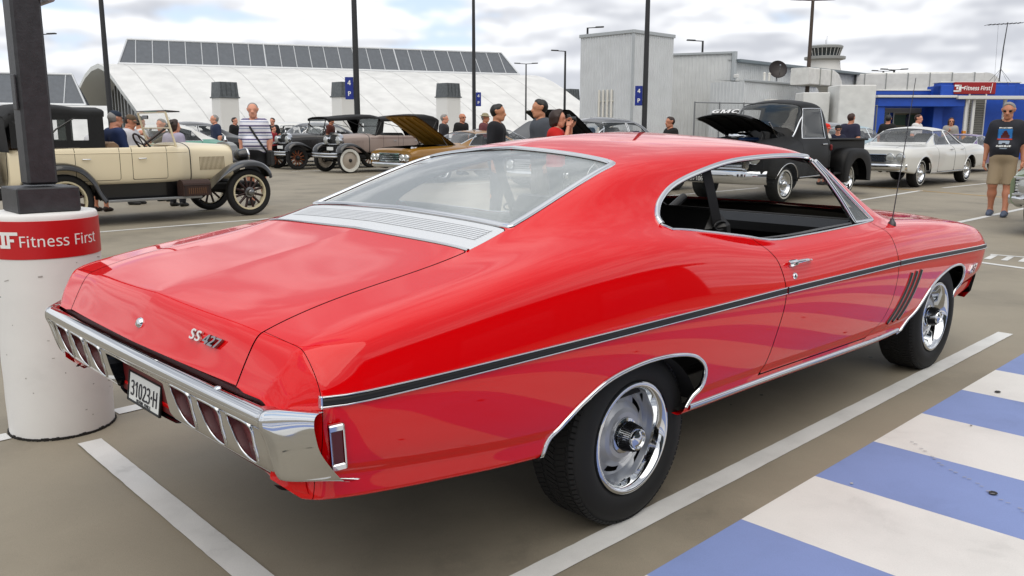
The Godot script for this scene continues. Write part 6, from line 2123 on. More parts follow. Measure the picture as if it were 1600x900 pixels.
		b = MB.new(); b.box(Vector3(1.24, .365, .868 * s), Vector3(1.42, .036, .014), Basis(), .004)
		put("board_edge", b, mat("board_edge", Color(.62, .63, .64), .3, .8), rb)
		b = MB.new(); b.box(Vector3(1.2, .49, .575 * s), Vector3(1.5, .23, .03), Basis(), .01)
		put("splash_apron", b, blk, car)
		for ax in [0.0, 2.82]: spoke_wheel(car, Vector3(ax, .385, .76 * s), s, .385, o)
		# headlight
		b = MB.new()
		var Th := Transform3D(Basis(Vector3.BACK, -PI / 2), Vector3(2.98, .98, .36 * s))
		b.lathe([Vector2(0, -.17), Vector2(.05, -.165), Vector2(.09, -.12), Vector2(.112, -.04), Vector2(.118, .0)], 20, Th)
		var hl := put("headlight", b, o.get("lamp", blk), car)
		b = MB.new(); b.lathe([Vector2(.118, -.01), Vector2(.124, .004), Vector2(.120, .018), Vector2(.108, .02)], 20, Th); put("lamp_rim", b, chrome, hl)
		b = MB.new(); b.lathe([Vector2(.108, .018), Vector2(.07, .032), Vector2(0, .04)], 20, Th); put("lens", b, mat("lamp_glass", Color(.66, .67, .66), .08, .35), hl)
	b = MB.new(); b.tube([Vector3(2.96, .87, -.58), Vector3(2.96, .86, 0), Vector3(2.96, .87, .58)], .018, 8)
	for s in [1, -1]: b.tube([Vector3(2.96, .86, .36 * s), Vector3(2.96, .96, .36 * s)], .018, 6)
	put("lamp_bar", b, o.get("bar", blk), car)
	b = MB.new(); b.box(Vector3(1.15, .48, 0), Vector3(3.9, .12, .86), Basis(), .02); b.tube([Vector3(0, .385, -.7), Vector3(0, .385, .7)], .045, 8); b.tube([Vector3(2.82, .36, -.7), Vector3(2.82, .36, .7)], .035, 8)
	for s in [1, -1]: b.box(Vector3(2.95, .47, .40 * s), Vector3(.6, .07, .06), Basis(), .02)
	put("chassis", b, dark, car)
	if o.get("bumper", true):
		for y in [.50, .58]:
			b = MB.new()
			var bp := []
			for k in 11:
				var z := lerpf(-.78, .78, k / 10.0)
				bp.append([Vector3(3.38 - .12 * pow(absf(z) / .78, 3.0), y, z), Vector3.RIGHT])
			sweep_on(b, bp, .026, .014)
			put("bumper_bar", b, chrome, car)
		b = MB.new(); b.box(Vector3(3.05, .73, .0), Vector3(.02, .10, .36), Basis(), .004)
		put("number_plate", b, mat("plate_white", Color(.86, .87, .86), .4), car)
	# windscreen
	b = MB.new()
	var wb := Vector3(1.74, 1.16, 0); var wt := Vector3(1.60, 1.66, 0)
	for s in [1, -1]: b.tube([wb + Vector3(0, -.06, .53 * s), wt + Vector3(0, 0, .53 * s)], .018, 8)
	for q in [wb, wb.lerp(wt, .52), wt]: b.tube([q + Vector3(0, 0, -.53), q + Vector3(0, 0, .53)], .012, 6)
	var ws := put("windscreen_frame", b, o.frame, car)
	b = MB.new(); b.quad(wb + Vector3(0, 0, -.52), wb + Vector3(0, 0, .52), wt + Vector3(0, 0, .52), wt + Vector3(0, 0, -.52))
	put("windscreen", b, glass("clear_glass", Color(.75, .82, .80), .10), ws)
	if o.get("visor", false):
		b = MB.new(); b.box(wt + Vector3(.10, .02, 0), Vector3(.24, .018, 1.1), Basis(Vector3.BACK, -.06), .006)
		put("visor", b, blk, ws)
		b = MB.new(); b.box(wt + Vector3(-.06, -.07, -.1), Vector3(.02, .06, .22), Basis(), .01)
		put("mirror", b, blk, ws)
	# steering wheel on the right, seats
	b = MB.new()
	var rim := []
	var Ts := Transform3D(Basis(Vector3.BACK, .62), Vector3(1.32, 1.16, .30))
	for k in 24: rim.append(Ts * Vector3(0, cos(TAU * k / 24) * .21, sin(TAU * k / 24) * .21))
	b.tube(rim, .015, 8, false, true)
	for k in 4: b.tube([Ts * Vector3.ZERO, Ts * Vector3(0, cos(TAU * k / 4 + .4) * .2, sin(TAU * k / 4 + .4) * .2)], .010, 5)
	b.tube([Ts * Vector3(0, 0, 0), Ts * Vector3(.6, 0, 0)], .02, 6)
	put("steering_wheel", b, mat("wheel_wood", Color(.12, .06, .045), .4), car)
	var seatm: Material = o.seat
	for q in [[.78, 1.14], [-.36, 1.17]]:
		b = MB.new()
		var seat_rows := []
		for k in 45:
			var z := lerpf(-.56, .56, k / 44.0)
			var puff := .018 * absf(sin(k / 44.0 * PI * 9.0))
			var r := PackedVector3Array()
			for w in [[-.10, -.42], [-.11, -.05], [-.10, .02], [-.05, .06], [.02, .06], [.07, .02], [.09, -.06], [.12, -.42]]: r.append(Vector3(q[0] + w[0] * (1 + puff * 3), q[1] + w[1] + puff, z))
			seat_rows.append(r)
		b.grid(seat_rows)
		for e in [0, 44]: b.poly(seat_rows[e], Vector3(0, 0, -1 if e == 0 else 1))
		b.box(Vector3(q[0] + .32, .80, 0), Vector3(.48, .16, 1.12), Basis(), .06)
		put("seat", b, seatm, car)
	# canvas top
	b = MB.new()
	var x0 := -.66
	var x1: float = o.top_to
	var tr := []
	var tr2 := []
	for k in 13:
		var t := k / 12.0
		var xx := lerpf(x0, x1, t)
		var yy := lerpf(o.top_y, o.top_y_front, t) + .05 * sin(PI * minf(t * 1.3, 1.0)) - (.10 * pow(1.0 - t * 6.0, 2.0) if t < 1.0 / 6.0 else 0.0)
		var r := PackedVector3Array()
		var r2 := PackedVector3Array()
		for q in [[-.66, -.14], [-.67, -.05], [-.60, .0], [-.35, .035], [0, .045], [.35, .035], [.60, .0], [.67, -.05], [.66, -.14]]:
			r.append(Vector3(xx, yy + q[1] * (1.0 if q[1] > -.04 else (1.0 - t * .4)), q[0])); r2.append(Vector3(xx, yy + q[1] * (1.0 if q[1] > -.04 else (1.0 - t * .4)) - .02, q[0] * .985))
		tr.append(r); tr2.append(r2)
	b.grid(tr); b.grid(tr2)
	for e in [0, 12]:
		for j in 8: b.quad(tr[e][j], tr[e][j + 1], tr2[e][j + 1], tr2[e][j])
	var top := put("canvas_top", b, cloth, car)
	b = MB.new()   # rear curtain and hood irons
	b.quad(tr[0][0], tr[0][8], Vector3(-.62, 1.08, .60), Vector3(-.62, 1.08, -.60), Vector3.LEFT)
	for j in range(0, 8): b.tri(tr[0][j], tr[0][j + 1], Vector3(x0, o.top_y - .25, 0), Vector3.LEFT, Vector3.LEFT, Vector3.LEFT)
	put("rear_curtain", b, cloth, top)
	for s in [1, -1]:
		b = MB.new()
		b.tube([Vector3(-.30, 1.12, .67 * s), Vector3(-.02, 1.40, .665 * s), Vector3(.30, o.top_y - .06, .65 * s)], .012, 6)
		b.tube([Vector3(-.30, 1.12, .67 * s), Vector3(-.45, 1.4, .665 * s), Vector3(-.58, o.top_y - .14, .65 * s)], .012, 6)
		if x1 > 1.3: b.tube([Vector3(-.02, 1.40, .665 * s), Vector3(.5, 1.50, .66 * s), Vector3(.95, o.top_y_front - .02, .64 * s)], .010, 6)
		put("hood_iron", b, blk, top)
		if o.get("curtains", false):
			# side curtain in a frame of cloth round two clear panes
			b = MB.new()
			var zc: float = .655 * s
			var xa := -.60; var xb: float = x1 - .02; var y0 := 1.14; var y1: float = o.top_y - .06
			var panes := [[-.06, .11, 1.24, y1 - .06], [.17, .41, 1.24, y1 - .06]]
			for q in [[xa, panes[0][0], y0, y1], [panes[0][1], panes[1][0], y0, y1], [panes[1][1], xb, y0, y1], [panes[0][0], panes[0][1], y0, 1.24], [panes[0][0], panes[0][1], y1 - .06, y1], [panes[1][0], panes[1][1], y0, 1.24], [panes[1][0], panes[1][1], y1 - .06, y1]]:
				b.box(Vector3((q[0] + q[1]) / 2, (q[2] + q[3]) / 2, zc), Vector3(q[1] - q[0] + .004, q[3] - q[2] + .004, .016), Basis(), .0)
			var cu := put("side_curtain", b, cloth, top)
			for q in panes:
				b = MB.new(); b.quad(Vector3(q[0], q[2], zc), Vector3(q[1], q[2], zc), Vector3(q[1], q[3], zc), Vector3(q[0], q[3], zc))
				put("pane", b, glass("curtain_pane", Color(.70, .74, .72), .16), cu)
		else:
			b = MB.new()   # the cloth quarter behind the rear door
			b.poly(PackedVector3Array([Vector3(-.60, 1.12, .662 * s), Vector3(-.22, 1.12, .664 * s), Vector3(.10, o.top_y - .07, .655 * s), Vector3(-.60, o.top_y - .12, .652 * s)]), Vector3(0, 0, s))
			put("quarter_cloth", b, cloth, top)
	# spare wheel and lamp at the tail
	b = MB.new()
	b.lathe([Vector2(.26, -.06), Vector2(.34, -.07), Vector2(.38, -.02), Vector2(.38, .02), Vector2(.34, .07), Vector2(.26, .06), Vector2(.26, -.06)], 28, Transform3D(Basis(Vector3.BACK, PI / 2), Vector3(-.80, .80, 0)))
	var sp := put("spare_wheel", b, mat("tyre_rubber"), car)
	b = MB.new(); b.lathe([Vector2(.26, -.03), Vector2(.08, -.02), Vector2(.07, .05), Vector2(0, .06)], 20, Transform3D(Basis(Vector3.BACK, PI / 2), Vector3(-.80, .80, 0)))
	put("rim", b, o.rim, sp)
	return car

func build_vintage() -> void:
	var cream := paint_of("paint_cream", Color(.86, .81, .69), .5)
	var taupe := paint_of("paint_taupe", Color(.55, .49, .46), .4)
	touring_car({"label": "cream touring car with black fenders and side curtains behind the white pillar", "at": Vector3(1.55, 0, -11.72), "turn": 0.02, "scale": 1.05, "paint": cream, "louvre": mat("louvre_cream", Color(.46, .40, .30), .5), "shell": mat("shell_nickel", Color(.58, .58, .57), .2, .9), "rim": mat("rim_cream", Color(.78, .74, .62), .5), "spoke": mat("spoke_red_wood", Color(.15, .05, .04), .45), "hub": mat("hub_nickel", Color(.5, .5, .5), .25, .9), "frame": cream, "seat": mat("seat_tan", Color(.52, .42, .32), .6), "top_to": .64, "top_y": 1.66, "top_y_front": 1.68, "curtains": true, "visor": true, "bumper": false})
	touring_car({"label": "taupe touring car with white wheels and black canvas top", "at": Vector3(17.3, 0, -23.15), "turn": PI - .03, "scale": 1.14, "paint": taupe, "louvre": taupe, "louvres": 16, "shell": mat("chrome"), "lamp": mat("chrome"), "bar": mat("chrome"), "rim": mat("rim_white", Color(.78, .77, .74), .5), "disc": mat("disc_pale", Color(.62, .58, .53), .5), "spoke": mat("rim_white"), "hub": mat("black_trim"), "frame": mat("black_trim"), "line": mat("line_maroon", Color(.30, .08, .07), .5), "seat": mat("seat_dark", Color(.10, .09, .08), .6), "top_to": 1.62, "top_y": 1.76, "top_y_front": 1.66})
	touring_car({"label": "dark brown touring car with orange wooden spokes and black canvas top", "at": Vector3(17.3, 0, -26.65), "turn": PI - .03, "scale": 1.14, "paint": paint_of("paint_dark_brown", Color(.07, .055, .05), .6), "louvre": mat("black_trim"), "louvres": 14, "shell": mat("chrome"), "lamp": mat("chrome"), "bar": mat("chrome"), "rim": mat("rim_dark", Color(.05, .05, .05), .5), "spoke": mat("spoke_orange", Color(.42, .20, .05), .5), "hub": mat("black_trim"), "frame": mat("black_trim"), "seat": mat("seat_dark"), "top_to": 1.62, "top_y": 1.78, "top_y_front": 1.70})
	# woven trunk on the cream car's running board
	var t := thing("wicker_trunk", "brown woven trunk with a rounded lid on the cream car's running board", "trunk", Vector3(3.52, .405, -10.93))
	var b := MB.new()
	var pr := PackedVector2Array()
	for k in 9:
		var a := PI * k / 8.0
		pr.append(Vector2(cos(a) * .125, .17 + sin(a) * .09))
	pr.append(Vector2(-.125, 0)); pr.append(Vector2(.125, 0))
	b.prism(pr, -.23, .23, Transform3D(Basis(Vector3(0, 0, 1), Vector3.UP, Vector3(-1, 0, 0)), Vector3.ZERO))
	put("trunk_body", b, noisy("wicker_brown", Color(.24, .13, .09), .7, 9.0, .45, .8), t)
	b = MB.new()
	b.box(Vector3(0, .172, .127), Vector3(.46, .014, .008), Basis(), .003)
	for x in [-.2, .2]: b.box(Vector3(x, .09, .128), Vector3(.02, .18, .008), Basis(), .003)
	put("straps", b, mat("strap_brown", Color(.12, .06, .04), .6), t)
	for k in 9:
		b = MB.new(); b.box(Vector3(-.14 + k * .035, .08, .128), Vector3(.014, .10, .008), Basis(), .003)
		put("slat", b, mat("slat_tan", Color(.36, .24, .14), .7), t)

# ---------------------------------------------------------------- people
# smooth union of tapered capsules, meshed as surface nets. bones: [a, b, ra, rb]; cuts: planes [normal, d] keep where normal.p < d
func nets(bones: Array, blend: float, cell: float, cuts := []) -> MB:
	var lo := Vector3.ONE * 1e9; var hi := -lo
	for q in bones:
		var R := maxf(q[2], q[3]) + cell * 2.5
		for e in 2:
			lo = lo.min(q[e] - Vector3.ONE * R); hi = hi.max(q[e] + Vector3.ONE * R)
	var nx := int((hi.x - lo.x) / cell) + 2; var ny := int((hi.y - lo.y) / cell) + 2; var nz := int((hi.z - lo.z) / cell) + 2
	var acc := PackedFloat32Array(); acc.resize(nx * ny * nz)
	var ik := 1.0 / blend
	var reach := blend * 4.0 + cell * 2.0
	for q in bones:
		var a: Vector3 = q[0]; var e: Vector3 = q[1] - q[0]; var ra: float = q[2]; var dr: float = q[3] - q[2]
		var l2 := maxf(e.length_squared(), 1e-9)
		var R := maxf(q[2], q[3]) + reach
		var p0: Vector3 = ((q[0] as Vector3).min(q[1]) - Vector3.ONE * R - lo) / cell
		var p1: Vector3 = ((q[0] as Vector3).max(q[1]) + Vector3.ONE * R - lo) / cell
		for i in range(maxi(int(p0.x), 0), mini(int(p1.x) + 1, nx)):
			for j in range(maxi(int(p0.y), 0), mini(int(p1.y) + 1, ny)):
				for k in range(maxi(int(p0.z), 0), mini(int(p1.z) + 1, nz)):
					var d := lo + Vector3(i, j, k) * cell - a
					var t := clampf(d.dot(e) / l2, 0, 1)
					var s := (d - e * t).length() - ra - dr * t
					if s < reach: acc[(i * ny + j) * nz + k] += exp(-s * ik)
	# turn into a signed field, inside > 0
	for n in acc.size():
		acc[n] = log(maxf(acc[n], 1e-12)) * blend
	if cuts.size() > 0:
		for i in nx:
			for j in ny:
				for k in nz:
					var n := (i * ny + j) * nz + k
					if acc[n] < -.1: continue
					var p := lo + Vector3(i, j, k) * cell
					for c in cuts:
						if c.size() == 2: acc[n] = minf(acc[n], c[1] - (c[0] as Vector3).dot(p))
						else:
							var e: Vector3 = c[1] - c[0]
							acc[n] = minf(acc[n], (p - c[0] - e * clampf((p - c[0]).dot(e) / e.length_squared(), 0, 1)).length() - c[2])
	var vid := PackedInt32Array(); vid.resize(nx * ny * nz); vid.fill(-1)
	var pos := PackedVector3Array(); var nor := PackedVector3Array()
	var sx := ny * nz
	var off := [0, 1, nz, nz + 1, sx, sx + 1, sx + nz, sx + nz + 1]
	var edges := [[0, 1], [2, 3], [4, 5], [6, 7], [0, 2], [1, 3], [4, 6], [5, 7], [0, 4], [1, 5], [2, 6], [3, 7]]
	for i in nx - 1:
		for j in ny - 1:
			var row := (i * ny + j) * nz
			for k in nz - 1:
				var n := row + k
				var inside := 0
				for c in 8:
					if acc[n + off[c]] > 0: inside += 1
				if inside == 0 or inside == 8: continue
				var sum := Vector3.ZERO
				var cnt := 0
				for e in edges:
					var fa := acc[n + off[e[0]]]; var fb := acc[n + off[e[1]]]
					if (fa > 0) == (fb > 0): continue
					var t := fa / (fa - fb)
					var A := Vector3(e[0] >> 2, (e[0] >> 1) & 1, e[0] & 1); var B := Vector3(e[1] >> 2, (e[1] >> 1) & 1, e[1] & 1)
					sum += A.lerp(B, t); cnt += 1
				var g := Vector3.ZERO
				for c in 8:
					var f := acc[n + off[c]]
					f = maxf(f, -.08)
					g += Vector3(f if c >= 4 else -f, f if (c >> 1) & 1 else -f, f if c & 1 else -f)
				vid[n] = pos.size()
				pos.append(lo + (Vector3(i, j, k) + sum / cnt) * cell)
				nor.append(-g.normalized())
	var b := MB.new()
	for i in range(1, nx - 1):
		for j in range(1, ny - 1):
			for k in range(1, nz - 1):
				var n := (i * ny + j) * nz + k
				var f0 := acc[n] > 0
				for ax in 3:
					var st: int = [sx, nz, 1][ax]
					if f0 == (acc[n + st] > 0): continue
					var s1: int = [nz, 1, sx][ax]; var s2: int = [1, sx, nz][ax]
					var q := [vid[n], vid[n - s1], vid[n - s1 - s2], vid[n - s2]]
					if q.min() < 0: continue
					b.tri(pos[q[0]], pos[q[1]], pos[q[2]], nor[q[0]], nor[q[1]], nor[q[2]])
					b.tri(pos[q[0]], pos[q[2]], pos[q[3]], nor[q[0]], nor[q[2]], nor[q[3]])
	return b

var head_cache := {}
var hand_cache := {}

# a head about the point between the ears, facing +x, for a person 1.75 m tall
func head_mesh(fine: bool) -> MB:
	if head_cache.has(fine): return head_cache[fine]
	var bo := [[Vector3(-.022, .035, 0), Vector3(.018, .035, 0), .082, .078], [Vector3(.03, -.01, 0), Vector3(.036, -.055, 0), .062, .054], [Vector3(.038, -.085, 0), Vector3(.062, -.098, 0), .040, .030],
		[Vector3(.0, -.07, .035), Vector3(.05, -.095, .018), .030, .026], [Vector3(.0, -.07, -.035), Vector3(.05, -.095, -.018), .030, .026],
		[Vector3(.088, .012, 0), Vector3(.112, -.030, 0), .009, .014], [Vector3(.104, -.034, .011), Vector3(.104, -.034, -.011), .009, .009],
		[Vector3(.078, .026, .032), Vector3(.078, .026, -.032), .017, .017], [Vector3(.088, -.062, .014), Vector3(.088, -.062, -.014), .010, .010],
		[Vector3(-.008, -.0, .080), Vector3(-.016, .026, .088), .012, .015], [Vector3(-.008, -.0, -.080), Vector3(-.016, .026, -.088), .012, .015],
		[Vector3(-.02, -.04, 0), Vector3(-.03, -.15, 0), .058, .058]]
	var b := nets(bo, .010, .0045 if fine else .008)
	head_cache[fine] = b
	return b

# a right hand hanging: wrist at the origin, fingers down -y, palm facing -z side (towards the body), thumb forward +x
func hand_mesh(curl: float) -> MB:
	if hand_cache.has(curl): return hand_cache[curl]
	var bo := [[Vector3(-.018, -.02, 0), Vector3(-.022, -.085, 0), .020, .017], [Vector3(.006, -.02, 0), Vector3(.006, -.09, 0), .022, .016], [Vector3(.024, -.025, 0), Vector3(.028, -.085, 0), .017, .015]]
	var L := [.072, .080, .074, .058]
	for f in 4:
		var p := Vector3(.032 - f * .0205, -.088 + absf(f - 1.2) * .004, 0)
		var a := curl * (.5 + f * .12)
		for sg in 3:
			var l: float = L[f] * [.45, .31, .24][sg]
			a += curl * .55
			var q := p + Vector3(.0, -cos(a), -sin(a)) * l
			bo.append([p, q, .0092 - sg * .0009, .0085 - sg * .001])
			p = q
	bo.append([Vector3(.026, -.03, -.004), Vector3(.05, -.058, -.012), .014, .011]); bo.append([Vector3(.05, -.058, -.012), Vector3(.058, -.092, -.018), .0105, .009])
	var b := nets(bo, .004, .005)
	hand_cache[curl] = b
	return b

# o: label, at, turn, height, skin, shirt, trousers; sleeve, leg (0..1), hair, hair_style, cap, glasses, arms {r: [elbow, wrist], l: ...}, look, lean, fine, sit
func person(o: Dictionary) -> Node3D:
	var tn: float = o.turn if o.has("turn") else atan2(-(2.72 - o.at.z), -2.406 - o.at.x) + o.face
	var p := thing("person", o.label, "person", o.at, tn)
	var k: float = o.height / 1.75
	p.scale = Vector3.ONE * k
	var fine: bool = o.get("fine", false)
	var cell: float = .016 if fine else .026
	var skin: Material = o.skin
	var lean: float = o.get("lean", 0.0)
	var pel := Vector3(0, .95, 0)
	var che := Vector3(sin(lean) * .36, .95 + cos(lean) * .36, 0)
	var nek := Vector3(sin(lean) * .54 - .005, .95 + cos(lean) * .53, 0)
	var hed := nek + Vector3(.035 + sin(lean) * .10, .155, 0)
	var wid: float = o.get("broad", 1.0)
	var belly: float = o.get("belly", 0.0)
	var stance: Array = o.get("legs", [[Vector3(.02, .50, .105), Vector3(-.02, .085, .115)], [Vector3(.02, .50, -.105), Vector3(-.02, .085, -.115)]])
	var torso := [[pel + Vector3(0, 0, .075), che + Vector3(0, -.02, .085) * Vector3(1, 1, wid), .112, .108], [pel + Vector3(0, 0, -.075), che + Vector3(0, -.02, -.085) * Vector3(1, 1, wid), .112, .108],
		[che + Vector3(.01, .06, .085 * wid), che + Vector3(.01, .06, -.085 * wid), .105, .105], [che.lerp(nek, .62) + Vector3(-.01, 0, .13 * wid), che.lerp(nek, .62) + Vector3(-.01, 0, -.13 * wid), .062, .062]]
	if belly > 0: torso.append([pel + Vector3(.05 + belly * .5, .12, .03), pel + Vector3(.05 + belly * .5, .12, -.03), .09 + belly, .09 + belly])
	var skinb := torso.duplicate()
	skinb.append([nek + Vector3(0, -.06, 0), hed + Vector3(-.015, -.09, 0), .060, .054])
	var shirt := []
	for q in torso: shirt.append([q[0], q[1], q[2] + .018, q[3] + .018])
	var trs := [[pel + Vector3(0, -.02, .06), pel + Vector3(0, -.02, -.06), .125, .125]]
	if belly > 0: trs.append([pel + Vector3(.03 + belly * .3, .02, .03), pel + Vector3(.03 + belly * .3, .02, -.03), .10 + belly * .6, .10 + belly * .6])
	var bm := MB.new()
	var arms: Dictionary = o.get("arms", {})
	var sleeve: float = o.get("sleeve", .72)
	for s in [1, -1]:
		var sh := che.lerp(nek, .60) + Vector3(-.01, 0, (.185 * wid) * s)
		var e: Array = arms.get("r" if s > 0 else "l", [])
		var el: Vector3 = (che + e[0]) if e.size() > 0 else sh + Vector3(-.03, -.29, .055 * s)
		var wr: Vector3 = (che + e[1]) if e.size() > 0 else el + Vector3(.045, -.25, .012 * s)
		skinb.append([sh, el, .050, .040]); skinb.append([el, wr, .040, .027])
		shirt.append([sh + Vector3(0, .005, -.02 * s), sh.lerp(el, sleeve), 0.070, .064 if sleeve < 1 else .058])
		if sleeve >= 1.0: shirt.append([el, el.lerp(wr, .95), .054, .044])
		# hand
		var dn := (wr - el).normalized()
		var fwd := (Vector3(1, 0, 0) - dn * dn.x).normalized() if absf(dn.x) < .95 else (Vector3(0, 1, 0) - dn * dn.y).normalized()
		var up := -dn
		var side := fwd.cross(up)
		var Th := Transform3D(Basis(fwd, up, side), wr + dn * .01)
		if s < 0: Th.basis = Basis(fwd, up, -side)
		bm.append(hand_mesh(.45 if e.size() == 0 else .75), Th)
		var st: Array = stance[0 if s > 0 else 1]
		var hip := pel + Vector3(0, -.06, .085 * s)
		skinb.append([hip, st[0], .085, .058]); skinb.append([st[0], st[0].lerp(st[1], .35) + Vector3(-.015, 0, 0), .055, .056]); skinb.append([st[0].lerp(st[1], .35) + Vector3(-.015, 0, 0), st[1], .056, .036])
		skinb.append([st[1] + Vector3(-.02, -.035, 0), st[1] + Vector3(.13, -.05, 0), .04, .03])
		var leg: float = o.get("leg", 1.0)
		if leg < 1.0: trs.append([hip, hip.lerp(st[0], leg / .6 if leg < .6 else 1.0), .108, .092])
		else:
			trs.append([hip, st[0], .108, .086]); trs.append([st[0], st[1] + Vector3(0, .02, 0), .084, .066])
	var look: float = o.get("look", 0.0)
	var TH := Transform3D(Basis(Vector3.UP, look) * Basis(Vector3.BACK, o.get("nod", 0.0)), hed)
	var skinm := nets(skinb, .022, cell)
	bm.append(skinm)
	bm.append(head_mesh(fine), TH)
	put("body", bm, skin, p)
	# clothes: hem below the waist, neckline open
	var hem: float = o.get("hem", .86)
	var b := nets(shirt, .02, cell, [[Vector3(0, -1, 0), -hem], [nek + Vector3(.02, -.005, 0), nek + Vector3(.05, .2, 0), .068]])
	var sm := put("shirt", b, o.shirt, p)
	b = nets(trs, .02, cell, [[Vector3(0, 1, 0), 1.02]] + ([[Vector3(0, -1, 0), -(.95 - .06 - (.39 * o.leg / .6 if o.leg < .6 else .39) + .0)]] if o.get("leg", 1.0) < 1.0 else []))
	put("shorts" if o.get("leg", 1.0) < 1.0 else "trousers", b, o.trousers, p)
	for s in [0, 1]:
		var a: Vector3 = stance[s][1]
		b = nets([[a + Vector3(-.03, -.04, 0), a + Vector3(.10, -.052, 0), .047, .040], [a + Vector3(.10, -.052, 0), a + Vector3(.165, -.056, 0), .040, .030], [a + Vector3(-.03, -.02, 0), a + Vector3(.03, -.02, 0), .044, .04]], .012, .012 if fine else .018, [[Vector3(0, -1, 0), .0 - (a.y - .088)]])
		put("shoe", b, o.get("shoes", mat("shoe_dark", Color(.05, .05, .05), .6)), p)
	# hair, cap, glasses
	var style: String = o.get("hair_style", "short")
	var hb := []
	if style == "short": hb = [[Vector3(-.03, .045, 0), Vector3(.012, .062, 0), .088, .078], [Vector3(-.04, .0, 0), Vector3(-.045, .02, 0), .075, .08]]
	elif style == "receding": hb = [[Vector3(-.035, .03, 0), Vector3(-.02, .048, 0), .086, .085], [Vector3(-.042, -.01, 0), Vector3(-.042, .02, 0), .075, .08]]
	elif style == "long": hb = [[Vector3(-.03, .045, 0), Vector3(.012, .06, 0), .092, .082], [Vector3(-.055, .0, 0), Vector3(-.065, -.17, 0), .085, .06], [Vector3(-.01, .0, .07), Vector3(-.03, -.15, .07), .04, .035], [Vector3(-.01, .0, -.07), Vector3(-.03, -.15, -.07), .04, .035]]
	elif style == "bob": hb = [[Vector3(-.03, .045, 0), Vector3(.016, .065, 0), .096, .084], [Vector3(-.05, .01, 0), Vector3(-.05, -.06, 0), .092, .085], [Vector3(.0, .02, .075), Vector3(.0, -.05, .075), .04, .04], [Vector3(.0, .02, -.075), Vector3(.0, -.05, -.075), .04, .04]]
	if hb.size() > 0:
		var face := [[Vector3(1, -.32, 0).normalized(), .030 if style != "receding" else .004]]
		b = MB.new(); b.append(nets(hb, .012, .007 if fine else .011, face), TH)
		put("hair", b, o.hair, p)
	if o.has("cap"):
		b = MB.new()
		var Tc := TH * Transform3D(Basis(Vector3.BACK, -.08), Vector3(-.008, .055, 0))
		b.lathe([Vector2(.098, 0), Vector2(.098, .03), Vector2(.085, .062), Vector2(.05, .084), Vector2(0, .09)], 20, Tc)
		if o.get("brim", false): b.lathe([Vector2(.095, .01), Vector2(.16, -.006), Vector2(.16, -.0), Vector2(.095, .022)], 24, Tc)
		else:
			var rows := []
			for i in 5:
				var r := PackedVector3Array()
				for j in 9:
					var a := lerpf(-.95, .95, j / 8.0)
					r.append(Tc * Vector3(cos(a) * (.096 + i * .018), .004 - i * .004 - absf(a) * .006, sin(a) * (.096 + i * .004)))
				rows.append(r)
			b.grid(rows)
		put("hat" if o.get("brim", false) else "cap", b, o.cap, p)
	if o.has("glasses"):
		b = MB.new()
		for s in [1, -1]:
			b.box(TH * Vector3(.098, .008, .032 * s), Vector3(.012, .034, .050), TH.basis, .005)
			b.tube([TH * Vector3(.096, .018, .055 * s), TH * Vector3(-.01, .022, .088 * s)], .004, 4)
		b.box(TH * Vector3(.100, .016, 0), Vector3(.008, .010, .02), TH.basis, .002)
		put("sunglasses", b, mat("lens_black", Color(.012, .012, .012), .1), p)
	else:
		b = MB.new()
		for s in [1, -1]: b.lathe([Vector2(0, -.011), Vector2(.008, -.008), Vector2(.011, 0), Vector2(.008, .008), Vector2(0, .011)], 10, TH * Transform3D(Basis(), Vector3(.082, .006, .030 * s)))
		put("eyes", b, mat("eye_dark", Color(.06, .05, .05), .2), p)
	b = MB.new(); b.box(TH * Vector3(.092, -.066, 0), Vector3(.012, .008, .042), TH.basis, .003)
	put("mouth", b, mat("lip", Color(.34, .14, .12), .5), p)
	if o.has("moustache"):
		b = nets([[Vector3(.100, -.046, 0), Vector3(.090, -.054, .030), .009, .006], [Vector3(.100, -.046, 0), Vector3(.090, -.054, -.030), .009, .006]], .004, .004)
		var b2 := MB.new(); b2.append(b, TH)
		put("moustache", b2, o.moustache, p)
	p.set_meta("neck_height", 0)
	p.remove_meta("neck_height")
	return p

# bands or prints laid on the front of a shirt: a strip of the shirt's own surface between two heights, lifted a little
func band_of(src: MB, y0: float, y1: float, lift: float, keep: Callable) -> MB:
	var b := MB.new()
	for i in range(0, src.v.size(), 3):
		var pg := []
		for e in 3: pg.append([src.v[i + e] + src.n[i + e] * lift, src.n[i + e]])
		for side in [[y0, 1.0], [y1, -1.0]]:
			var o := []
			for e in pg.size():
				var A: Array = pg[e]; var B: Array = pg[(e + 1) % pg.size()]
				var fa: float = (A[0].y - side[0]) * side[1]; var fb: float = (B[0].y - side[0]) * side[1]
				if fa > 0: o.append(A)
				if (fa > 0) != (fb > 0):
					var t := fa / (fa - fb)
					o.append([A[0].lerp(B[0], t), A[1].lerp(B[1], t).normalized()])
			pg = o
			if pg.size() < 3: break
		if pg.size() < 3: continue
		var c := Vector3.ZERO
		for e in pg: c += e[0] / pg.size()
		if not keep.call(c): continue
		for e in range(1, pg.size() - 1): b.tri(pg[0][0], pg[e][0], pg[e + 1][0], pg[0][1], pg[e][1], pg[e + 1][1])
	return b

func mesh_mb(o: Node) -> MB:
	var b := MB.new()
	var a: Array = (o as MeshInstance3D).mesh.surface_get_arrays(0)
	b.v = a[Mesh.ARRAY_VERTEX]; b.n = a[Mesh.ARRAY_NORMAL]
	return b

func cloth(key: String, c := Color.WHITE) -> StandardMaterial3D:
	return mat(key, c, .85)

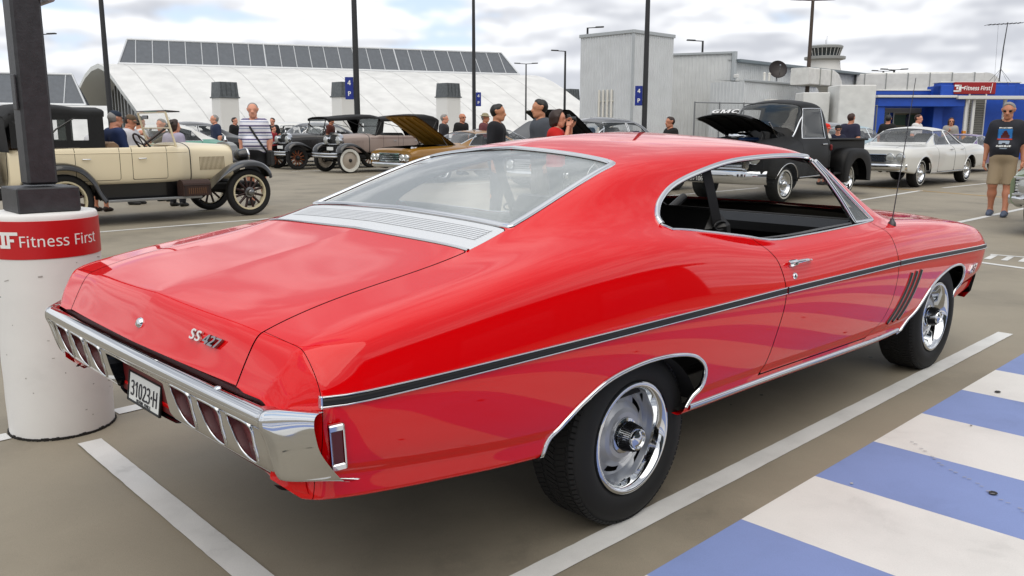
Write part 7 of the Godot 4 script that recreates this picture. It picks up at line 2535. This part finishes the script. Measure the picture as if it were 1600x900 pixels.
func build_people() -> void:
	var skin := mat("skin_fair", Color(.80, .56, .46), .55)
	var tan := mat("skin_tan", Color(.72, .48, .37), .55)
	var olive := mat("skin_olive", Color(.72, .50, .38), .55)
	var grey_hair := mat("hair_grey", Color(.52, .51, .50), .7)
	var black_hair := mat("hair_black", Color(.018, .016, .015), .5)
	var brown_hair := mat("hair_brown", Color(.16, .085, .05), .55)
	# which way a figure faces: turn 0 looks along +x; the reader stands towards (-x, +z)
	var to_cam := 2.25
	# 1. the man walking in at the right
	var m := person({"label": "moustached man in sunglasses, dark printed tee shirt and beige shorts", "at": Vector3(14.15, 0, -2.02), "face": -.12, "height": 1.95, "skin": tan, "shirt": cloth("tee_slate", Color(.12, .125, .16)), "trousers": cloth("shorts_beige", Color(.60, .53, .43)), "leg": .62, "belly": .03, "broad": 1.06, "hair": grey_hair, "hair_style": "short", "glasses": 1, "moustache": grey_hair, "fine": true, "sleeve": .85, "nod": -.12, "hem": .84,
		"legs": [[Vector3(.05, .50, .11), Vector3(-.06, .085, .12)], [Vector3(.02, .50, -.10), Vector3(.10, .085, -.10)]], "shoes": mat("shoe_blue_grey", Color(.28, .32, .40), .7)})
	var sh := mesh_mb(m.get_node("shirt"))
	var pr := m.get_node("shirt")
	var c := Vector3(.0, 0, 0)
	var front := func(z0: float, z1: float) -> Callable: return func(q: Vector3) -> bool: return q.x > .04 and q.z > z0 and q.z < z1
	put("print_panel", band_of(sh, 1.215, 1.36, .003, front.call(-.095, .095)), mat("print_blue", Color(.16, .45, .72), .8), pr)
	put("print_figure", band_of(sh, 1.22, 1.335, .005, func(q: Vector3) -> bool: return q.x > .04 and absf(q.z + .005) < .05 * clampf((1.36 - q.y) / .09, .2, 1.2)), mat("print_maroon", Color(.32, .09, .08), .8), pr)
	put("print_line", band_of(sh, 1.195, 1.212, .003, front.call(-.10, .10)), mat("print_orange", Color(.75, .22, .10), .8), pr)
	put("print_text", band_of(sh, 1.368, 1.386, .003, func(q: Vector3) -> bool: return q.x > .04 and absf(q.z) < .09 and fposmod(q.z * 55.0, 1.0) < .68), mat("sign_white"), pr)
	put("print_text", band_of(sh, 1.085, 1.112, .003, func(q: Vector3) -> bool: return q.x > .04 and absf(q.z) < .10 and fposmod(q.z * 45.0, 1.0) < .72), mat("sign_white"), pr)
	put("print_text", band_of(sh, 1.055, 1.072, .003, front.call(-.05, .05)), mat("print_pale", Color(.55, .60, .66), .8), pr)
	put("print_emblem", band_of(sh, 1.13, 1.18, .003, func(q: Vector3) -> bool: return q.x > .04 and absf(q.z) < .07 and (absf(q.z) > .02 or q.y > 1.15)), mat("print_pale"), pr)
	# 2. the man in a striped shirt with a strap across it
	m = person({"label": "grey haired man in white and mauve striped polo with cross strap", "at": Vector3(5.63, 0, -12.85), "face": -.35, "height": 1.97, "skin": skin, "shirt": cloth("polo_white", Color(.86, .86, .89)), "trousers": cloth("shorts_navy", Color(.03, .035, .06)), "leg": .62, "belly": .03, "broad": 1.05, "hair": grey_hair, "hair_style": "receding", "fine": true, "look": .3, "hem": .83, "sleeve": .8})
	sh = mesh_mb(m.get_node("shirt")); pr = m.get_node("shirt")
	for k in 6:
		put("stripe", band_of(sh, .90 + k * .115, .925 + k * .115, .003, func(q: Vector3) -> bool: return true), mat("stripe_mauve", Color(.36, .33, .48), .85), pr)
		put("stripe", band_of(sh, .86 + k * .115, .872 + k * .115, .003, func(q: Vector3) -> bool: return true), mat("stripe_blue", Color(.42, .48, .62), .85), pr)
	var b := MB.new()
	var sp := []
	for q in [Vector3(.02, 1.47, .10), Vector3(.10, 1.42, .07), Vector3(.155, 1.3, -.01), Vector3(.165, 1.15, -.11), Vector3(.13, 1.0, -.20), Vector3(.08, .92, -.24)]: sp.append([q, Vector3(.9, .2, -.3).normalized()])
	var sp2 := []
	var pts := []
	for q in sp: pts.append(q[0])
	for q in curve3(pts, 5): sp2.append([q, Vector3(.9, .1, q.z * 2.5).normalized()])
	sweep_on(b, sp2, .018, .006)
	put("shoulder_strap", b, mat("strap_black", Color(.03, .03, .03), .7), m)
	b = MB.new(); b.box(Vector3(.02, .82, -.27), Vector3(.22, .28, .08), Basis(), .03)
	put("shoulder_bag", b, mat("bag_black", Color(.03, .03, .035), .7), m)
	# 3-6. round the cream car
	person({"label": "man in blue shirt and blue cap sitting in the cream car", "at": Vector3(2.62, .02, -11.75), "turn": 0.1, "height": 1.72, "skin": skin, "shirt": cloth("shirt_blue", Color(.085, .16, .32)), "trousers": cloth("trousers_grey", Color(.12, .12, .13)), "hair": grey_hair, "cap": cloth("cap_slate", Color(.10, .15, .22)), "broad": 1.18, "belly": .04, "sleeve": .9, "nod": -.12, "legs": [[Vector3(.42, .86, .12), Vector3(.62, .50, .12)], [Vector3(.42, .86, -.12), Vector3(.62, .50, -.12)]], "arms": {"r": [Vector3(.06, -.24, .26), Vector3(.26, -.34, .26)], "l": [Vector3(.10, -.22, -.26), Vector3(.30, -.30, -.18)]}})
	person({"label": "man in a tan flat cap and white shirt beyond the cream car", "at": Vector3(3.9, 0, -14.6), "face": 1.1, "height": 1.73, "skin": tan, "shirt": cloth("shirt_white", Color(.76, .76, .78)), "trousers": cloth("trousers_grey", Color(.12, .12, .13)), "hair": brown_hair, "cap": cloth("cap_tan", Color(.34, .28, .21)), "nod": -.3})
	person({"label": "black haired man in white tee seen through the cream car", "at": Vector3(4.6, 0, -16.0), "face": 2.1, "height": 1.73, "skin": olive, "shirt": cloth("tee_white", Color(.78, .78, .77)), "trousers": cloth("trousers_navy", Color(.05, .06, .10)), "hair": black_hair})
	person({"label": "brown haired woman in pale top behind the cream car's windscreen", "at": Vector3(4.35, 0, -13.6), "face": 2.5, "height": 1.64, "skin": skin, "shirt": cloth("top_lilac", Color(.62, .60, .68)), "trousers": cloth("trousers_navy", Color(.05, .06, .10)), "hair": brown_hair, "hair_style": "bob", "look": -.6})
	person({"label": "person in dark blue seen through the cream car's windscreen", "at": Vector3(4.7, 0, -15.0), "face": -.7, "height": 1.67, "skin": skin, "shirt": cloth("shirt_navy", Color(.05, .06, .10)), "trousers": cloth("trousers_khaki", Color(.32, .28, .20)), "leg": .62, "hair": grey_hair, "arms": {"r": [Vector3(.05, -.02, .30), Vector3(.28, .12, .24)]}})
	person({"label": "grey haired man in blue shirt before the black rounded sedan", "at": Vector3(9.9, 0, -23.7), "face": -1.3, "height": 1.93, "skin": skin, "shirt": cloth("shirt_steel_blue", Color(.12, .16, .27)), "trousers": cloth("trousers_grey", Color(.12, .12, .13)), "hair": grey_hair, "hair_style": "receding"})
	person({"label": "person in red beyond the striped shirt man's shoulder", "at": Vector3(14.4, 0, -28.3), "face": 1.0, "height": 1.62, "skin": skin, "shirt": cloth("top_rose", Color(.55, .10, .14)), "trousers": cloth("trousers_navy", Color(.05, .06, .10)), "hair": brown_hair})
	var dark_tee := cloth("tee_black", Color(.03, .03, .035))
	person({"label": "dark haired head nearest the striped shirt man above the cars", "at": Vector3(15.1, 0, -29.2) + Vector3(-.6, 0, -2.6), "face": 1.0, "height": 1.98, "skin": skin, "shirt": dark_tee, "trousers": cloth("trousers_grey", Color(.12, .12, .13)), "hair": black_hair})
	person({"label": "dark haired head above the black sedan's screen", "at": Vector3(16.2, 0, -31.6), "face": -.5, "height": 1.98, "skin": skin, "shirt": dark_tee, "trousers": cloth("trousers_grey", Color(.12, .12, .13)), "hair": black_hair})
	person({"label": "dark haired head under the front of the dark canvas top", "at": Vector3(17.1, 0, -28.4), "face": 1.2, "height": 1.98, "skin": tan, "shirt": cloth("tee_rust", Color(.30, .12, .08)), "trousers": cloth("trousers_grey", Color(.12, .12, .13)), "hair": black_hair})
	# 7-13. around the raised bonnets
	person({"label": "man in grey shirt beside the raised mustard bonnet", "at": Vector3(15.84, 0, -19.43), "face": 1.3, "height": 1.98, "skin": skin, "shirt": cloth("shirt_grey", Color(.16, .16, .18)), "trousers": cloth("trousers_grey", Color(.12, .12, .13)), "hair": grey_hair, "hair_style": "short"})
	person({"label": "bald man in sunglasses and black shirt behind the mustard car", "at": Vector3(16.28, 0, -19.03), "face": .8, "height": 2.02, "skin": tan, "shirt": dark_tee, "trousers": cloth("trousers_grey", Color(.12, .12, .13)), "hair_style": "none", "glasses": 1, "broad": 1.15})
	person({"label": "man in a straw hat and pink checked shirt behind the mustard car", "at": Vector3(16.15, 0, -17.75), "face": 1.2, "height": 2.0, "skin": tan, "shirt": cloth("shirt_pink", Color(.38, .20, .22)), "trousers": cloth("trousers_grey", Color(.12, .12, .13)), "hair": grey_hair, "cap": cloth("hat_straw", Color(.55, .52, .42)), "brim": true})
	person({"label": "black haired man in navy tee beside the mustard car's door", "at": Vector3(7.36, 0, -7.76), "face": 1.35, "height": 1.88, "skin": olive, "shirt": cloth("tee_navy", Color(.035, .042, .075)), "trousers": cloth("trousers_denim", Color(.06, .08, .14)), "hair": black_hair, "fine": true, "sleeve": .8})
	person({"label": "tall black haired man in grey tee behind the red roof", "at": Vector3(7.54, 0, -6.89), "face": -1.15, "height": 1.94, "skin": olive, "shirt": cloth("tee_grey", Color(.26, .28, .31)), "trousers": cloth("trousers_stone", Color(.35, .33, .30)), "hair": black_hair, "fine": true, "look": -.1})
	m = person({"label": "brown haired woman in red top holding a camera to her face", "at": Vector3(7.15, 0, -6.2), "turn": -.98, "height": 1.76, "skin": skin, "shirt": cloth("top_red", Color(.72, .06, .04)), "trousers": cloth("trousers_dark", Color(.04, .04, .05)), "hair": brown_hair, "hair_style": "bob", "fine": true, "sleeve": .5, "arms": {"r": [Vector3(.17, -.10, .23), Vector3(.20, .20, .10)], "l": [Vector3(.17, -.12, -.22), Vector3(.22, .19, -.06)]}})
	var cam := thing("camera", "black camera held to the face of the woman in red", "camera", Vector3(7.15, 0, -6.2), -.98)
	cam.scale = Vector3.ONE * (1.76 / 1.75)
	b = MB.new(); b.box(Vector3(.20, 1.635, .02), Vector3(.055, .09, .13), Basis(), .012); b.box(Vector3(.19, 1.685, .02), Vector3(.05, .03, .05), Basis(), .01)
	put("camera_body", b, mat("camera_black", Color(.02, .02, .02), .4), cam)
	b = MB.new(); b.lathe([Vector2(.034, 0), Vector2(.036, .07), Vector2(.038, .08), Vector2(.030, .082), Vector2(.026, .06), Vector2(0, .055)], 16, Transform3D(Basis(Vector3.BACK, -PI / 2), Vector3(.225, 1.63, .02)))
	put("lens", b, mat("camera_black"), cam)
	# by the pickup
	person({"label": "dark shirted man leaning over the far side of the pickup's bed", "at": Vector3(18.2, 0, -8.7), "face": 1.0, "height": 1.86, "skin": tan, "shirt": dark_tee, "trousers": cloth("trousers_grey", Color(.12, .12, .13)), "hair": black_hair, "lean": .5, "arms": {"r": [Vector3(.20, -.16, .22), Vector3(.40, -.32, .18)], "l": [Vector3(.16, -.2, -.22), Vector3(.36, -.36, -.16)]}})
	person({"label": "person whose head shows left of the raised pickup bonnet", "at": Vector3(15.3, 0, -9.9), "face": -1.0, "height": 1.8, "skin": tan, "shirt": dark_tee, "trousers": cloth("trousers_grey", Color(.12, .12, .13)), "hair": brown_hair})
	person({"label": "boy in an orange red cap and white tee shirt", "at": Vector3(20.4, 0, -8.35), "face": 1.0, "height": 1.66, "skin": skin, "shirt": cloth("tee_white", Color(.78, .78, .77)), "trousers": cloth("shorts_navy"), "leg": .62, "hair": brown_hair, "cap": cloth("cap_orange", Color(.80, .13, .06)), "nod": -.25})
	m = person({"label": "boy in a dark cap and blue football jersey", "at": Vector3(20.75, 0, -8.15), "face": 0.1, "height": 1.62, "skin": skin, "shirt": cloth("jersey_blue", Color(.03, .06, .17)), "trousers": cloth("shorts_navy"), "leg": .62, "hair": brown_hair, "cap": cloth("cap_brown", Color(.06, .04, .04)), "nod": -.3, "arms": {"r": [Vector3(.02, -.24, .23), Vector3(.2, -.26, .08)], "l": [Vector3(.02, -.24, -.23), Vector3(.2, -.27, -.06)]}})
	sh = mesh_mb(m.get_node("shirt"))
	put("jersey_front", band_of(sh, .90, 1.06, .004, func(q: Vector3) -> bool: return q.x > .03 and fposmod(q.z * 14.0, 1.0) < .5), mat("jersey_red", Color(.48, .05, .06), .8), m.get_node("shirt"))
	put("jersey_crest", band_of(sh, 1.19, 1.24, .004, func(q: Vector3) -> bool: return q.x > .03 and absf(q.z) < .03), mat("print_pale"), m.get_node("shirt"))
	person({"label": "brown haired man in purple grey tee beyond the white sedan's bonnet", "at": Vector3(22.6, 0, -8.65), "face": 2.6, "height": 1.98, "skin": tan, "shirt": cloth("tee_plum", Color(.13, .13, .22)), "trousers": cloth("trousers_grey", Color(.12, .12, .13)), "hair": mat("hair_auburn", Color(.20, .09, .05), .6), "broad": 1.2})
	person({"label": "man in black tee facing the blue shop's entrance", "at": Vector3(29.3, 0, -10.3), "face": 2.9, "height": 2.05, "skin": tan, "shirt": dark_tee, "trousers": cloth("trousers_grey", Color(.12, .12, .13)), "hair": black_hair})
	person({"label": "person in white tee before the shop's poster window", "at": Vector3(30.6, 0, -9.75), "face": 1.2, "height": 2.08, "skin": skin, "shirt": cloth("tee_white"), "trousers": cloth("trousers_navy", Color(.05, .06, .10)), "hair": mat("hair_auburn")})
	person({"label": "long haired woman in sunglasses near the yellow post guard", "at": Vector3(33.6, 0, -9.6), "face": 0.1, "height": 2.0, "skin": tan, "shirt": cloth("top_pale", Color(.60, .58, .55)), "trousers": cloth("trousers_dark", Color(.04, .04, .05)), "hair": brown_hair, "hair_style": "long", "glasses": 1, "arms": {"r": [Vector3(.06, -.22, .23), Vector3(.2, -.02, .08)]}})
	person({"label": "man in a black cap and white shirt behind the moustached man", "at": Vector3(24.6, 0, -5.0), "face": -1.3, "height": 1.86, "skin": tan, "shirt": cloth("shirt_white"), "trousers": cloth("shorts_red", Color(.30, .06, .07)), "leg": .62, "hair": black_hair, "cap": cloth("cap_black", Color(.02, .02, .02))})
	# feet seen under the cream car: a person standing beyond it
	person({"label": "person beyond the cream car whose sandalled feet show beneath it", "at": Vector3(2.9, 0, -13.5), "face": 2.5, "height": 1.6, "skin": tan, "shirt": cloth("shirt_white"), "trousers": cloth("trousers_khaki", Color(.32, .28, .20)), "leg": .62, "hair": grey_hair, "shoes": mat("sandal_brown", Color(.14, .08, .05), .7)})

func _ready() -> void:
	rng.seed = 7
	# camera
	var cam := Camera3D.new()
	var cy := -.8019; var cp := -.1842; var cr := .0026
	var f := Vector3(cos(cy) * cos(cp), sin(cp), sin(cy) * cos(cp))
	var r := f.cross(Vector3.UP).normalized(); var u := r.cross(f)
	var r2 := r * cos(cr) + u * sin(cr); var u2 := -r * sin(cr) + u * cos(cr)
	cam.transform = Transform3D(Basis(r2, u2, -f), Vector3(-2.4061, 1.4586, 2.7219))
	cam.fov = 37.74; cam.near = .05; cam.far = 3000
	add_child(cam); cam.current = true
	# sky and sun
	var we := WorldEnvironment.new()
	var env := Environment.new()
	env.background_mode = Environment.BG_SKY
	var sky := Sky.new(); sky.sky_material = cloudy_sky(); env.sky = sky
	env.tonemap_mode = Environment.TONE_MAPPER_LINEAR
	env.tonemap_exposure = 1.2
	env.sdfgi_enabled = true; env.ssao_enabled = true; env.ssil_enabled = true
	we.environment = env; add_child(we)
	var sun := DirectionalLight3D.new()
	sun.light_color = Color(1.0, .97, .92); sun.light_energy = .5; sun.light_angular_distance = 70
	sun.shadow_enabled = true
	sun.transform.basis = Basis.looking_at(-Vector3(-.35, 1.0, .5))
	add_child(sun)
	build_ground()
	build_setting()
	build_red_car()
	build_cars()
	build_vintage()
	build_people()

func cloudy_sky() -> PanoramaSkyMaterial:
	var W := 1536; var H := 768
	var im := Image.create(W, H, false, Image.FORMAT_RGBF)
	var n1 := FastNoiseLite.new(); n1.seed = 11; n1.noise_type = FastNoiseLite.TYPE_SIMPLEX; n1.frequency = .62; n1.fractal_octaves = 6; n1.fractal_gain = .52
	var n2 := FastNoiseLite.new(); n2.seed = 37; n2.noise_type = FastNoiseLite.TYPE_SIMPLEX; n2.frequency = .22; n2.fractal_octaves = 3
	for y in H:
		var el := PI * (.5 - (y + .5) / H)
		if el < -.02:
			for x in W: im.set_pixel(x, y, Color(.36, .35, .33))
			continue
		var h := maxf(sin(maxf(el, 0.0)), 0.0)
		for x in W:
			var az := TAU * ((x + .5) / W - .5)
			var d := Vector3(sin(az) * cos(el), sin(el), -cos(az) * cos(el))
			var k := 1.0 / (h + .10)
			var p := Vector2(d.x, d.z) * k
			var c := n1.get_noise_2d(p.x, p.y)
			var big := n2.get_noise_2d(p.x + 3.1, p.y)
			var fluff := n1.get_noise_2d(p.x * 2.3 + 40.0, p.y * 2.3)
			var near := n1.get_noise_2d(p.x * .95, p.y * .95)      # the same cloud a little nearer: its lit edge
			var cover := smoothstep(-.46, -.20, c * .8 + big * .6 + .24)
			var thick := smoothstep(-.25, .42, c * .8 + big * .9)
			var edge := clampf((c - near) * 3.0, -.5, .5)
			var t := clampf(.18 + thick * .85 - edge * .8 - fluff * .6, 0, 1)
			var blue := Color(.34, .50, .76).lerp(Color(.64, .74, .86), pow(1.0 - h, 3.0))
			var cl := Color(.90, .91, .93).lerp(Color(.435, .452, .50), t)
			cl = cl.lerp(Color(.80, .82, .85), pow(1.0 - h, 8.0) * .35)
			var o := blue.lerp(cl, cover)
			im.set_pixel(x, y, o)
	var m := PanoramaSkyMaterial.new()
	m.panorama = ImageTexture.create_from_image(im)
	m.energy_multiplier = 1.1
	return m

# painted band between two points; its edges waver a little as sprayed lines do
func stripe(b: MB, x0: float, z0: float, x1: float, z1: float, w: float, y: float) -> void:
	var a := Vector3(x0, y, z0); var c := Vector3(x1, y, z1)
	var s := (c - a).normalized().cross(Vector3.UP) * w / 2
	var n := maxi(int((c - a).length() / .05), 2)
	n = mini(n, 160)
	var pl := a - s; var pr := a + s
	for k in range(1, n + 1):
		var q := a.lerp(c, float(k) / n)
		var jl := s.normalized() * rng.randf_range(-.0011, .0011); var jr := s.normalized() * rng.randf_range(-.0011, .0011)
		b.quad(pl, pr, q + s + jr, q - s + jl, Vector3.UP)
		pl = q - s + jl; pr = q + s + jr

func build_ground() -> void:
	var deck := worn("deck_concrete", Color(.61, .575, .505), .7, .085, 2.6, .34, .36)
	var b := MB.new()
	b.quad(Vector3(-2000, 0, -2000), Vector3(2000, 0, -2000), Vector3(2000, 0, 2000), Vector3(-2000, 0, 2000), Vector3.UP)
	setting("ground", b, deck)
	var white := worn("line_white", Color(.86, .86, .85), .6, .35, 2.3, .16, .16)
	var yellow := worn("line_yellow", Color(.78, .60, .25), .6, .35, 2.3, .2, .2)
	var lines := [[-1.5, .915, 4.42, .905, .10], [-6.0, -1.74, -1.46, -1.755, .10], [-.96, -1.765, -.3, -1.79, .10], [.2, -10.15, 5.3, -10.28, .10],
		[12.3, -2.1, 17.6, -2.16, .11], [15.2, -5.15, 20.0, -5.5, .11], [21.5, -5.5, 27.0, -5.25, .11], [8.05, -.55, 7.85, .35, .10], [13.0, -8.75, 17.8, -8.8, .11], [13.2, -20.2, 18.4, -20.2, .11], [13.2, -24.9, 18.4, -24.9, .11], [12.8, -15.2, 18.0, -15.2, .11]]
	for q in lines:
		b = MB.new(); stripe(b, q[0], q[1], q[2], q[3], q[4], .004)
		setting("road_marking", b, white)
	b = MB.new(); stripe(b, -1.205, -1.40, -1.285, 3.2, .105, .008)
	setting("road_marking", b, white)
	b = MB.new(); stripe(b, 20.9, -8.0, 18.95, -3.2, .09, .004)
	setting("road_marking", b, yellow)
	# part of a painted letter on the deck at the right
	for q in [[8.35, -.42, 8.75, -.46, .07], [8.38, -.25, 8.78, -.29, .07], [8.41, -.08, 8.81, -.12, .07], [8.80, -.52, 8.88, .10, .07]]:
		b = MB.new(); stripe(b, q[0], q[1], q[2], q[3], q[4], .004)
		setting("road_marking", b, white)
	var blue := worn("zebra_blue", Color(.50, .575, .775), .62, .22, 2.1, .14, .16)
	var wz := worn("zebra_white", Color(.87, .865, .85), .62, .22, 2.1, .12, .14)
	for k in 24:
		b = MB.new()
		var x0 := -7.41 + k * .594
		stripe(b, x0 + .297, 1.175, x0 + .297, 6.2, .5945, .004)
		setting("road_marking", b, wz if k % 2 == 1 else blue)
	# oil spots, scuffs and a fine crack
	var oil := mat("oil_spot", Color(.10, .095, .085), .6)
	for k in 46:
		b = MB.new()
		var at := Vector3(rng.randf_range(-2.2, 6.0), .0095, rng.randf_range(-1.2, 3.0)) if k < 34 else Vector3(rng.randf_range(3, 12), .0095, rng.randf_range(-9, -1))
		var r := rng.randf_range(.006, .022)
		var pg := PackedVector3Array()
		for e in 9: pg.append(at + Vector3(cos(TAU * e / 9), 0, sin(TAU * e / 9) * .8) * r * rng.randf_range(.92, 1.08))
		b.poly(pg, Vector3.UP)
		setting("ground_stain", b, oil if k % 3 > 0 else mat("pale_spot", Color(.70, .69, .66), .7))
	b = MB.new()
	var pt := Vector3(1.62, .0095, 1.30)
	for k in 60:
		var nx := pt + Vector3(-.016 + rng.randf_range(-.012, .012), 0, .022 + rng.randf_range(-.008, .008))
		if k % 3 != 2: b.box((pt + nx) / 2, Vector3(.003 + rng.randf() * .003, .0006, .016), Basis(Vector3.UP, rng.randf_range(.2, .8)), 0.0)
		pt = nx
	setting("ground_stain", b, mat("crack_grey", Color(.60, .60, .62), .8))
